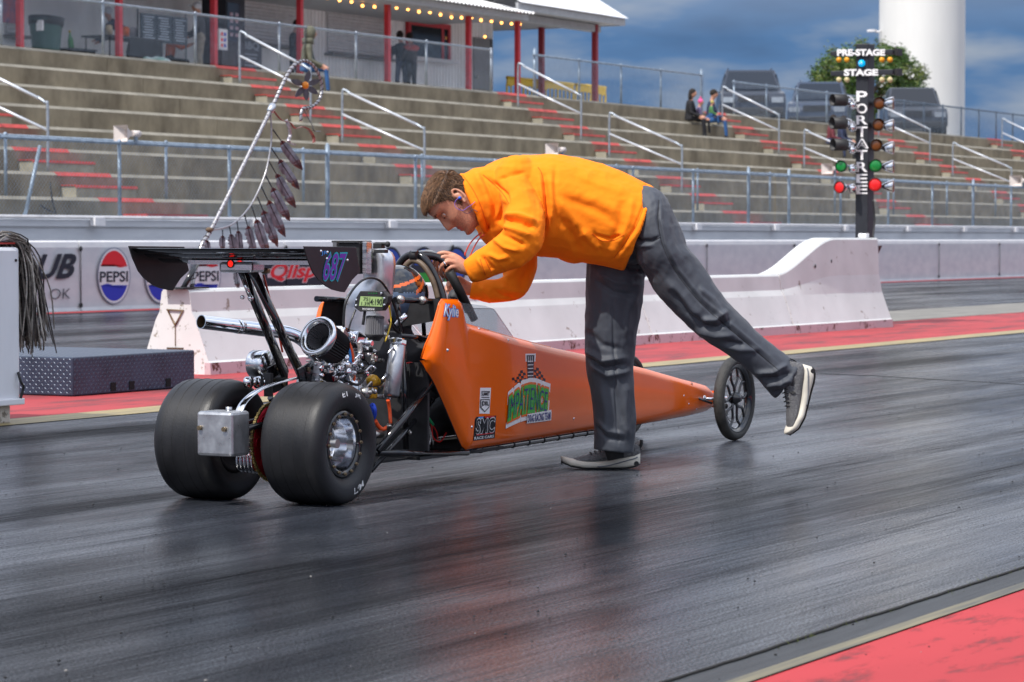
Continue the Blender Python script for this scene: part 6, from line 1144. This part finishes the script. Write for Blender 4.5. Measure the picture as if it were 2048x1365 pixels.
nb = H(-.045, 0, -.06); body.tube([H(-.035, 0, -.02), nb, H(-.07, 0, -.13), M_(990, 425, 0)], [.058, .058, .062, .075], 20); body.tube([H(.03, 0, -.095), H(-.04, 0, -.13)], [.035, .05], 14)
for T_, s in ((TOR[1:6], .70), (SLN, .62), (SLF, .62), (LGN[:8], .62), (LGF[:7], .6), (PEL, .7)): ctube(body, T_, 16, 3, s)
body.tube([M_(941, 542, -.27), M_(926, 535, -.27), M_(912, 527, -.272), M_(900, 519, -.272)], [.024, .030, .036, .034], 14, b=[.027, .026, .024, .018], up=V(0, 0, 1))
FN = [[(908, 511, -.262), (888, 506, -.262), (874, 511, -.252), (869, 525, -.232), (875, 538, -.212)], [(908, 518, -.280), (890, 514, -.288), (877, 521, -.284), (873, 535, -.262), (879, 547, -.238)],
      [(908, 526, -.288), (895, 524, -.300), (884, 532, -.298), (881, 545, -.276), (887, 555, -.25)], [(912, 535, -.286), (902, 535, -.298), (893, 543, -.292), (892, 554, -.272), (899, 561, -.25)], [(925, 527, -.245), (912, 514, -.225), (900, 512, -.205), (890, 518, -.19)]]
for i, f in enumerate(FN): r0 = [.0098, .0102, .0098, .0085, .0110][i]; body.tube(spline([M_(*p) for p in f], 4), [r0*(1.08-.28*j/(4*(len(f)-1))) for j in range(4*(len(f)-1)+1)], 10)
body.tube([M_(952, 580, .14), M_(938, 578, .14), M_(924, 573, .13), M_(914, 570, .12)], [.024, .030, .034, .030], 12, b=[.024, .024, .022, .018], up=V(0, 0, 1))
for f in [[(920, 562, .12), (905, 562, .11), (896, 568, .09), (897, 576, .07)], [(918, 570, .11), (902, 570, .095), (893, 576, .075), (896, 583, .06)], [(918, 578, .10), (905, 579, .085), (898, 585, .07), (901, 591, .055)], [(922, 585, .10), (911, 587, .09), (905, 592, .075), (908, 597, .06)], [(932, 566, .10), (920, 556, .08), (910, 558, .06)]]: body.tube(spline([M_(*p) for p in f], 3), .0092, 8)
# feet inside the shoes
A0 = M_(1226, 925, .10); body.tube([M_(1226, 850, .10), M_(1228, 885, .10), M_(1224, 910, .10)], [.045, .036, .022], 10)
bm_ = remesh(body, .0038, 2, .45)
SKF = mat('fair_skin', (.52, .245, .155), .46, var=.14, vs=38, bump=.12, bs=200); LIP = mat('lip_skin', (.46, .13, .10), .42); STB = mat('stubble_skin', (.40, .19, .125), .55, var=.25, vs=160)
inv = Matrix((HF, HL, HU)); co = np.array([list(p.center) for p in bm_.polygons])-np.array(list(HC)); lc = co @ np.array(inv.transposed())/HS
lx, ly, lz = lc[:, 0], lc[:, 1], lc[:, 2]; idx = np.zeros(len(lx), np.int32); near = (np.abs(lc) < .14).all(1)
idx[near & (lz < -.03) & (lz > -.125) & (lx > -.035) & ~((np.abs(ly) < .02) & (lz > -.045) & (lx > .09))] = 2
idx[near & (lx > .075) & (np.abs(ly) < .024) & (np.abs(lz+.0650) < .0115)] = 1
bo = link_mesh('body', bm_, [SKF, LIP, STB], man); bm_.polygons.foreach_set('material_index', idx)
# eyes and brows
for s in (1, -1):
    mb = MB(); mb.ell(H(.0685, s*.030, .013), .0118*HS, n=16); e_o = mb.build('eye', mat('eye_white', (.62, .58, .55), .2), man); mb = MB(); mb.lathe([(0, .0122), (.003, .0121), (.0052, .0108)], H(.0685, s*.030, .013), HF*.9-HU*.45, 14); mb.build('iris', mat('iris_brown', (.05, .03, .02), .1), e_o)
    mb = MB(); mb.add([H(.0690+.0128*math.cos(a)*math.cos(b), s*.030+.0128*math.sin(b), .013+.0128*math.sin(a)*math.cos(b)) for a in np.linspace(R_(-62), R_(85), 9) for b in np.linspace(-1.2, 1.2, 9)], [(i*9+j, i*9+j+1, i*9+j+10, i*9+j+9) for i in range(8) for j in range(8)], sm=True); mb.build('eyelid', SKF, e_o, fixn=False)
    mb = MB(); mb.tube([H(.0835, s*.019, .0075), H(.0845, s*.030, .0060), H(.080, s*.041, .0085)], .0012, 5); mb.build('eyelash', mat('lash_dark', (.02, .012, .01), .8), e_o)
mb = MB(); rr = random.Random(2)
for s in (1, -1):
    for i in range(90):
        t = rr.random(); y = .013+.036*t; z = .036+.006*math.sin(t*2.6)+rr.gauss(0, .0016); x = headpt(math.atan2(y*.95, .09), z)[0]-.000; p = H(x+.0008, s*y, z); d = (HL*s*.8+HU*.25).normalized(); mb.tube([p, p+d*.006+HF*.0012], [.0007, .0003], 3, caps=False)
mb.build('eyebrows', mat('brow_hair', (.10, .055, .03), .8), man, fixn=False)
# hair
HR = [mat('brown_hair', (.11, .052, .024), .5, ) , mat('brown_hair_light', (.24, .125, .06), .5), mat('brown_hair_dark', (.055, .030, .017), .6)]
def hairline(th): return float(np.interp(abs(th), [0, .45, .8, 1.15, 1.35, 1.5, 1.62, 1.78, 2.1, 2.6, 3.15], [.082, .084, .076, .050, .030, -.030, -.026, .010, -.040, -.062, -.068]))
mb = MB(); nt, nz = 60, 26; vs = []
for j in range(nt+1):
    th = -math.pi+2*math.pi*j/nt; z0 = hairline(th)
    for i in range(nz+1):
        z = z0+(.1215-z0)*i/nz; x, y, z_ = headpt(th, z); o = 1+(.030 if abs(th) < 1.2 else .022)*min(1, i/3); vs.append(H(x*o+(.012 if z > .09 and i > 3 else 0)*0, y*o, z_*(1+.035*min(1, i/3))+.002*noise.noise(V(x*60, y*60, z*60))))
mb.add(vs, [(j*(nz+1)+i, (j+1)*(nz+1)+i, (j+1)*(nz+1)+i+1, j*(nz+1)+i+1) for j in range(nt) for i in range(nz)], sm=True); hair = mb.build('hair', HR[2], man, fixn=False)
mb = MB(); rr = random.Random(4)
for i in range(9000):
    th = rr.uniform(-math.pi, math.pi); z0 = hairline(th); z = z0+(.121-z0)*rr.random()**.75
    if abs(th) > 1.0 and abs(th) < 1.7 and z > .05 and rr.random() < .3: continue
    x, y, z_ = headpt(th, z); q = V(x, y, z_); nrm = V(x, y*1.4, z_-.02 if z_ > .02 else 0).normalized()
    top = max(0, min(1, (z-.06)/.035)); frt = max(0, math.cos(th)); ln = .012+.009*top+.007*top*frt
    flow = V(.9 if top > .3 else .25, .25 if top > .3 else 0, -.8 if top < .5 else .1)+V(rr.gauss(0, .17), rr.gauss(0, .17), rr.gauss(0, .14))
    flow = flow-nrm*flow.dot(nrm); flow = flow.normalized() if flow.length > .01 else V(0, 0, -1); k = noise.noise(q*45)*.5
    flow = (flow+V(k, -k, 0)*.45).normalized(); p0 = q*1.012; p1 = q+(nrm*(.35+.25*top)+flow*.7)*ln*.6; p2 = q+(nrm*.42+flow)*ln+V(0, 0, 0); w = .0009+.0005*rr.random()
    mb.tube([H(*p0), H(*p1), H(*p2)+V(0, 0, -.004*top*frt)], [w, w*.8, .0002], 3, caps=False, mi=rr.choice([0, 0, 1, 1, 2]))
mb.build('hair_strands', HR, hair, fixn=False)
# earbud and cord
mb = MB(); c = H(-.008, .083, -.012); mb.lathe([(0, .012), (.006, .010), (.008, .003), (.005, -.006)], c, HL, 12); mb.build('earbud', mat('blue_plastic', (.01, .10, .55), .25), man)
CP_ = lambda x, y, d=-.245: PD(x, y, 11.98+(-.092))
mb = MB(); mb.tube(spline([CP_(*p) for p in [(919, 396), (911, 402), (910, 412), (917, 419), (927, 421), (935, 415), (942, 411), (950, 404)]], 5), .0012, 5); mb.build('earbud_cord', mat('violet_cord', (.20, .12, .55), .4), man)
mb = MB(); mb.tube(spline([CP_(*p) for p in [(912, 402), (916, 414), (928, 425), (938, 427), (946, 420), (955, 424)]], 5), .0013, 5); mb.build('earbud_cord', mat('thin_dark_cord', (.05, .03, .08), .4), man)
mb = MB(); a, b = M_(895, 524, -.300), M_(884, 532, -.298); d = (a-b).normalized(); mb.lathe([(.0112, -.003), (.0122, -.003), (.0122, .003), (.0112, .003), (.0112, -.003)], a.lerp(b, .45), d, 20); mb.build('ring', CHR, man)
mb = MB(); mb.tube([M_(1227, 868, .10), M_(1227, 895, .10), M_(1232, 918, .10)], [.046, .043, .036], 14); mb.build('sock', mat('black_sock', (.015, .015, .018), .9), man)
# ---------------------------------------------------------------- cloth folds
def img(co):
    d = co-np.array([0, 0, CH]); fw, rt, up = map(lambda q: np.array(list(q)), (FW, RT, UP)); f = d @ fw; return 1024+FPX*(d @ rt)/f, 682.5-FPX*(d @ up)/f
def folds(me, lines, noise_amp=.004, nscale=(7, 7, 7), seed=0, fine=.0012):
    n = len(me.vertices); co = np.empty(n*3); me.vertices.foreach_get('co', co); co = co.reshape(-1, 3); no = np.array([list(v.normal) for v in me.vertices]); x, y = img(co)
    near = np.clip((no @ np.array(list(toC)))*1.6+.25, 0, 1); d = np.zeros(n)
    for pts, w, amp in lines:
        w = w*1.2; amp = amp*1.75
        best = np.full(n, 1e9); tt = np.zeros(n); m = len(pts)-1
        for i in range(m):
            (ax, ay), (bx, by) = pts[i], pts[i+1]; L2 = (bx-ax)**2+(by-ay)**2; t = np.clip(((x-ax)*(bx-ax)+(y-ay)*(by-ay))/L2, 0, 1); q = np.hypot(x-(ax+t*(bx-ax)), y-(ay+t*(by-ay))); k = q < best; best[k] = q[k]; tt[k] = (i+t[k])/m
        fade = np.clip(np.minimum(tt, 1-tt)*5+.15, 0, 1) if amp > -.5 else 1
        d += amp*np.exp(-(best/w)**2)*fade*near
    for i in range(n):
        c = co[i]; q = V(c[0]*nscale[0]+seed, c[1]*nscale[1], c[2]*nscale[2]); d[i] += noise_amp*noise.noise(q)+noise_amp*.5*(1-2*abs(noise.noise(q*2.1+V(4, 4, 4))))+fine*noise.noise(q*7)
    co = co+no*d[:, None]; me.vertices.foreach_set('co', co.reshape(-1)); me.update()
HOO = mat('orange_fleece', (.98, .235, .0), .9, var=.05, vs=10, bump=.2, bs=320)
mb = MB(); ctube(mb, TOR, 28, 5); ctube(mb, HOOD, 28, 4); ctube(mb, SLN, 22, 5); ctube(mb, SLF, 22, 5)
mb.ell(M_(1150, 475, 0), (50/PXM, .12, 50/PXM), n=16); mb.ell(M_(1215, 490, 0), (40/PXM, .13, 42/PXM), n=16); mb.ell(M_(1035, 372, -.10), (60/PXM, .10, 62/PXM), n=16)
ring = [M_(948, 409, -.08)+(L0*.40+V(0, 0, 1)*.91).normalized()*(61/PXM*math.cos(t))+toC*(.113*math.sin(t)) for t in np.linspace(0, 2*math.pi, 28, endpoint=False)]
mb.tube(ring, .012, 8, closed=True)
hm = remesh(mb, .0050, 5, .55)
HL_ = [([(1086, 345), (1092, 390), (1094, 440), (1086, 480)], 4, -.010), ([(1079, 350), (1084, 400), (1084, 440)], 6, .007), ([(1100, 350), (1104, 400), (1102, 450)], 7, .006),
 ([(1010, 430), (1040, 434), (1072, 446)], 5, .011), ([(1008, 440), (1040, 446), (1070, 458)], 4, -.010), ([(1003, 452), (1035, 462), (1066, 474)], 5, .009), ([(998, 466), (1030, 482), (1052, 492)], 4, -.007), ([(985, 478), (1010, 495), (1040, 502)], 4, .007), ([(1012, 400), (1004, 428), (996, 448)], 5, -.009),
 ([(975, 508), (998, 518), (1018, 514)], 4, .006), ([(962, 512), (978, 530), (986, 542)], 4, -.006), ([(955, 516), (966, 534), (972, 548)], 4, .005),
 ([(1000, 360), (1020, 350), (1050, 346)], 3, -.006), ([(968, 352), (990, 368), (1012, 388), (1018, 410)], 3, -.008), ([(950, 345), (965, 375), (978, 410), (982, 450)], 6, .006), ([(960, 345), (976, 375), (990, 410), (992, 440)], 4, -.006),
 ([(1110, 395), (1150, 440), (1180, 480)], 8, .006), ([(1105, 420), (1140, 465), (1160, 505)], 7, -.006), ([(1120, 380), (1190, 400), (1250, 430)], 10, .005), ([(1125, 395), (1190, 418), (1240, 452)], 8, -.005), ([(1150, 345), (1200, 370), (1260, 390)], 9, .004),
 ([(1190, 470), (1220, 480), (1245, 470)], 3, -.007), ([(1165, 455), (1180, 480), (1205, 500)], 5, .005), ([(1245, 400), (1240, 450), (1215, 500)], 7, -.005), ([(1265, 395), (1258, 440), (1238, 490)], 6, .005), ([(1205, 505), (1195, 485), (1188, 460)], 4, -.004),
 ([(1112, 330), (1109, 370), (1112, 420), (1110, 470)], 4, -.004), ([(1292, 362), (1288, 410), (1268, 460), (1225, 520)], 2.5, -.005), ([(1300, 368), (1297, 412), (1276, 465), (1232, 525)], 4, .004),
 ([(1060, 530), (1045, 560), (1040, 585)], 5, -.006), ([(1000, 572), (1020, 582), (1045, 582)], 4, .006), ([(985, 578), (1005, 592), (1030, 598)], 4, -.006), ([(960, 574), (975, 588), (985, 600)], 4, .005), ([(1050, 520), (1030, 545), (1010, 560)], 5, .006)]
folds(hm, HL_, .0065, (6, 6, 7), 1); hood_o = link_mesh('hoodie', hm, HOO, man)
for nm, P_, r, bb in (('cuff', [(950, 538, -.275), (936, 544, -.27)], .052, .045), ('cuff', [(958, 581, .14), (942, 578, .14)], .044, .042)):
    mb = MB(); a, b = M_(*P_[0]), M_(*P_[1]); mb.tube([a, a.lerp(b, .3), a.lerp(b, .8), b, b-(b-a)*.1], [r*.94, r, r*.97, r*.9, r*.7], 40, b=[bb*.94, bb, bb*.97, bb*.9, bb*.7], up=V(0, 0, 1), caps=False); mb.build(nm, HOO, hood_o)
for pts in ([(963, 466), (950, 476), (938, 491), (930, 509)], [(969, 469), (958, 479), (947, 497), (940, 514)]):
    mb = MB(); mb.tube(spline([PD(x, y, 11.97) for x, y in pts], 5), .0032, 6); mb.ell(PD(pts[-1][0], pts[-1][1], 11.97), (.004, .004, .009), n=8); mb.build('drawstring', mat('red_drawstring', (.62, .06, .03), .7), hood_o)
# trousers
TRO = mat('grey_trouser_cloth', (.044, .051, .066), .6, var=.14, vs=6, bump=.15, bs=380, sheen=.08)
mb = MB(); ctube(mb, PEL, 24, 4); ctube(mb, LGN, 24, 5); ctube(mb, LGF, 24, 5); pm = remesh(mb, .0050, 5, .55)
PL_ = [([(1345, 430), (1355, 480), (1385, 540)], 7, -.005), ([(1330, 560), (1370, 600), (1400, 640)], 7, .007), ([(1345, 575), (1375, 625), (1415, 655)], 5, -.007), ([(1395, 575), (1425, 600), (1450, 640)], 5, .006),
 ([(1400, 640), (1430, 640), (1455, 622)], 5, .010), ([(1405, 652), (1435, 655), (1462, 640)], 4, -.009), ([(1390, 660), (1430, 672), (1470, 672)], 5, .008), ([(1440, 690), (1480, 700), (1520, 700)], 5, .006), ([(1450, 685), (1490, 690)], 4, -.006),
 ([(1510, 745), (1545, 745), (1575, 730)], 4, .009), ([(1520, 758), (1552, 756), (1585, 745)], 4, -.009), ([(1530, 772), (1560, 768), (1588, 758)], 4, .008), ([(1545, 786), (1562, 780), (1580, 775)], 3, -.006), ([(1540, 715), (1560, 760), (1568, 795)], 5, .005),
 ([(1240, 500), (1262, 520), (1290, 530)], 5, .008), ([(1235, 515), (1262, 538), (1292, 545)], 4, -.008), ([(1195, 545), (1230, 565), (1278, 570)], 5, .006), ([(1190, 560), (1228, 585), (1270, 590)], 4, -.006), ([(1285, 560), (1258, 620), (1250, 680)], 6, .005),
 ([(1172, 700), (1205, 722), (1250, 715)], 5, .010), ([(1174, 714), (1208, 738), (1252, 728)], 4, -.009), ([(1180, 728), (1215, 752), (1262, 742)], 5, .008), ([(1172, 660), (1205, 690), (1245, 700)], 5, -.006), ([(1215, 760), (1235, 800), (1245, 850)], 7, -.005), ([(1200, 770), (1212, 820), (1215, 880)], 6, .005), ([(1255, 760), (1250, 820), (1255, 880)], 6, .006),
 ([(1195, 840), (1215, 862), (1250, 870)], 4, .006), ([(1193, 852), (1215, 876), (1250, 882)], 3.5, -.006), ([(1225, 600), (1228, 700), (1232, 800), (1236, 890)], 2, -.004),
 ([(1262, 470), (1282, 482), (1305, 482), (1320, 474)], 2.5, -.008), ([(1258, 478), (1280, 492), (1308, 492)], 3, .005), ([(1270, 500), (1290, 540), (1296, 555)], 5, .006), ([(1262, 495), (1280, 530), (1285, 550)], 4, -.006),
 ([(1318, 395), (1316, 440), (1325, 490), (1352, 545), (1400, 605), (1450, 650), (1510, 700), (1562, 745)], 2, -.004), ([(1324, 395), (1322, 440), (1331, 488), (1358, 540), (1405, 598), (1455, 643), (1515, 693), (1567, 738)], 2.5, .003)]
folds(pm, PL_, .006, (7, 7, 5), 9, .0010); tro = link_mesh('trousers', pm, TRO, man)
stp = [(1318, 400), (1316, 440), (1325, 490), (1352, 545), (1400, 605), (1450, 650), (1510, 700), (1560, 743)]
from mathutils.bvhtree import BVHTree
th_ = BVHTree.FromPolygons([v.co+ORG[man.name] for v in hm.vertices], [tuple(p.vertices) for p in hm.polygons])
def onh(x, y): d = ray(x, y).normalized(); h = th_.ray_cast(CP, d); return (h[0]-d*.0008) if h[0] else None
for ln in ([(1076, 335), (1084, 350), (1090, 390), (1093, 440), (1086, 478)], [(966, 350), (985, 366), (1006, 388), (1018, 408)], [(1292, 366), (1288, 410), (1268, 460), (1228, 516)], [(1184, 468), (1205, 482), (1230, 480), (1248, 470)], [(925, 350), (945, 378), (960, 408), (972, 445), (974, 462)], [(968, 514), (975, 530), (983, 545)], [(960, 518), (965, 534), (971, 551)]):
    pp = [onh(p.x, p.y) for p in spline([V(x, y, 0) for x, y in ln], 8)]; pp = [p for p in pp if p]
    if len(pp) > 3: mb = MB(); mb.tube(pp, .0016, 5); mb.build('seam', mat('orange_seam', (.70, .11, .0), .9), hood_o)
tb_ = BVHTree.FromPolygons([v.co+ORG[man.name] for v in pm.vertices], [tuple(p.vertices) for p in pm.polygons])
def onc(x, y): d = ray(x, y).normalized(); h = tb_.ray_cast(CP, d); return (h[0]-d*.0015) if h[0] else None
cur = spline([V(x, y, 0) for x, y in stp], 12); mb = MB(); pp = [onc(p.x, p.y) for p in cur]; pp = [p for p in pp if p]
mb.tube(pp, .0012, 4); mb.build('seam_stitching', mat('seam_thread', (.02, .02, .024), .8), tro)
pp = [onc(p.x, p.y) for p in spline([V(1262, 470, 0), V(1282, 482, 0), V(1305, 482, 0), V(1321, 473, 0)], 8)]; mb = MB(); mb.tube([p for p in pp if p], .0022, 5); mb.build('pocket_edge', TRO, tro)
# shoes
KN = mat('grey_knit_upper', (.055, .055, .065), .8, var=.75, vs=130, bump=.9, bs=150, stretch=(1, 1, 2.6), col2=(.22, .22, .225)); SOL = mat('cream_midsole', (.62, .58, .50), .5, var=.12, vs=9); SOD = mat('grey_midsole_band', (.16, .17, .19), .5); OUT = mat('dark_outsole', (.02, .02, .022), .6)
def shoe(lab, heel, X, Z, Ls, kh=1.0):
    X = X.normalized(); Z = (Z-X*Z.dot(X)).normalized(); Y = Z.cross(X); P = lambda x, y, z: heel+X*(x*Ls)+Y*y+Z*z
    ts = np.linspace(0, 1, 26); hw = lambda t: float(np.interp(t, [0, .03, .12, .35, .55, .72, .88, .96, 1], [.012, .026, .036, .036, .042, .049, .042, .026, .006]))
    lift = lambda t: float(np.interp(t, [0, .08, .2, .7, .88, 1], [.018, .006, 0, 0, .010, .030])); st = lambda t: float(np.interp(t, [0, .1, .4, .7, .9, 1], [.054, .050, .042, .037, .031, .024]))+.004*math.sin(t*9)
    def loft(name, m, prof, par, sm=True):
        vs = [];
        for t in ts: q = prof(float(t)); vs += [P(t, y, z) for y, z in q]
        k = len(q); mb = MB(); mb.add(vs, [(i*k+j, i*k+(j+1) % k, (i+1)*k+(j+1) % k, (i+1)*k+j) for i in range(len(ts)-1) for j in range(k)]+[tuple(range(k)), tuple(range((len(ts)-1)*k, len(ts)*k))], sm=sm); return mb.build(name, m, par)
    circ = [(math.cos(a), math.sin(a)) for a in np.linspace(0, 2*math.pi, 18, endpoint=False)]
    up_h = lambda t: kh*float(np.interp(t, [0, .06, .2, .34, .48, .62, .8, .93, 1], [.098, .108, .104, .100, .085, .066, .050, .034, .018]))
    def pu(t):
        h = up_h(t); b = lift(t)+st(t)*.7; w = hw(t)*.94; nr = .62 if t < .4 else .75
        return [(w*c*(nr if s > .3 else 1 if s < -.1 else .9)*(1 if s < .7 else .8), b+(h-b)*(.5+.5*s)) for c, s in circ]
    up_ = loft('shoe', KN, pu, man); up_['label'] = lab
    loft('midsole', SOL, lambda t: [(hw(t)*c*1.06, lift(t)+.004+(st(t)-.004)*(.5+.5*s)) for c, s in [(math.copysign(abs(a)**.6, a), math.copysign(abs(b)**.6, b)) for a, b in circ]], up_)
    loft('outsole', OUT, lambda t: [(hw(t)*c*1.02, lift(t)-.001+.006*(.5+.5*s)) for c, s in circ], up_)
    mb = MB()
    for s in (-1, 1): mb.tube([P(t, s*(hw(t)*1.06+.001), lift(t)+st(t)*(.55+.20*math.sin(t*7+1))) for t in np.linspace(.04, .55, 14)], .0028, 6)
    mb.build('sole_groove', SOD, up_)
    mb = MB(); [mb.lathe([(0, .001), (.011, .001)], P(.055, s*(hw(.08)*1.03), .024), Y*s, 16) for s in (1, -1)]; mb.build('sole_emblem', OUT, up_, fixn=False)
    for i in range(5):
        t = .40+.055*i; mb = MB(); h = up_h(t)+.003; mb.tube([P(t, -.020, h-.010), P(t+.012, -.008, h+.001), P(t-.006, .008, h+.001), P(t, .020, h-.010)], .0026, 6); mb.build('lace', OUT, up_)
    mb = MB(); mb.tube(spline([P(.40, .0, .098), P(.43, .025, .092), P(.42, .034, .074), P(.40, .012, .092), P(.43, -.03, .09)], 4), .0024, 6); mb.build('lace', OUT, up_)
    mb = MB(); mb.tube([P(.015, 0, .085), P(-.015, 0, .108), P(-.018, 0, .125)], .008, 6, b=.003); mb.build('heel_tab', OUT, up_)
    mb = MB(); mb.tube([P(.07, 0, .09), P(.22, 0, .09), P(.33, 0, .088)], [.028, .036, .030], 14, b=[.02, .024, .02]); mb.build('ankle_collar', KN, up_)
hl = PZ(1280, 938, 0); shoe('standing shoe, dark knit upper over cream sole', V(hl.x, hl.y, .001), L0+toC*.06, V(0, 0, 1), .345)
hp = PD(1632, 737, D0-.08); tp = PD(1590, 880, D0-.10); X = tp-hp; shoe('raised shoe pointing at the ground', hp, X, (L0*.93+toC*.30+V(0, 0, .33)), .305, 1.22)
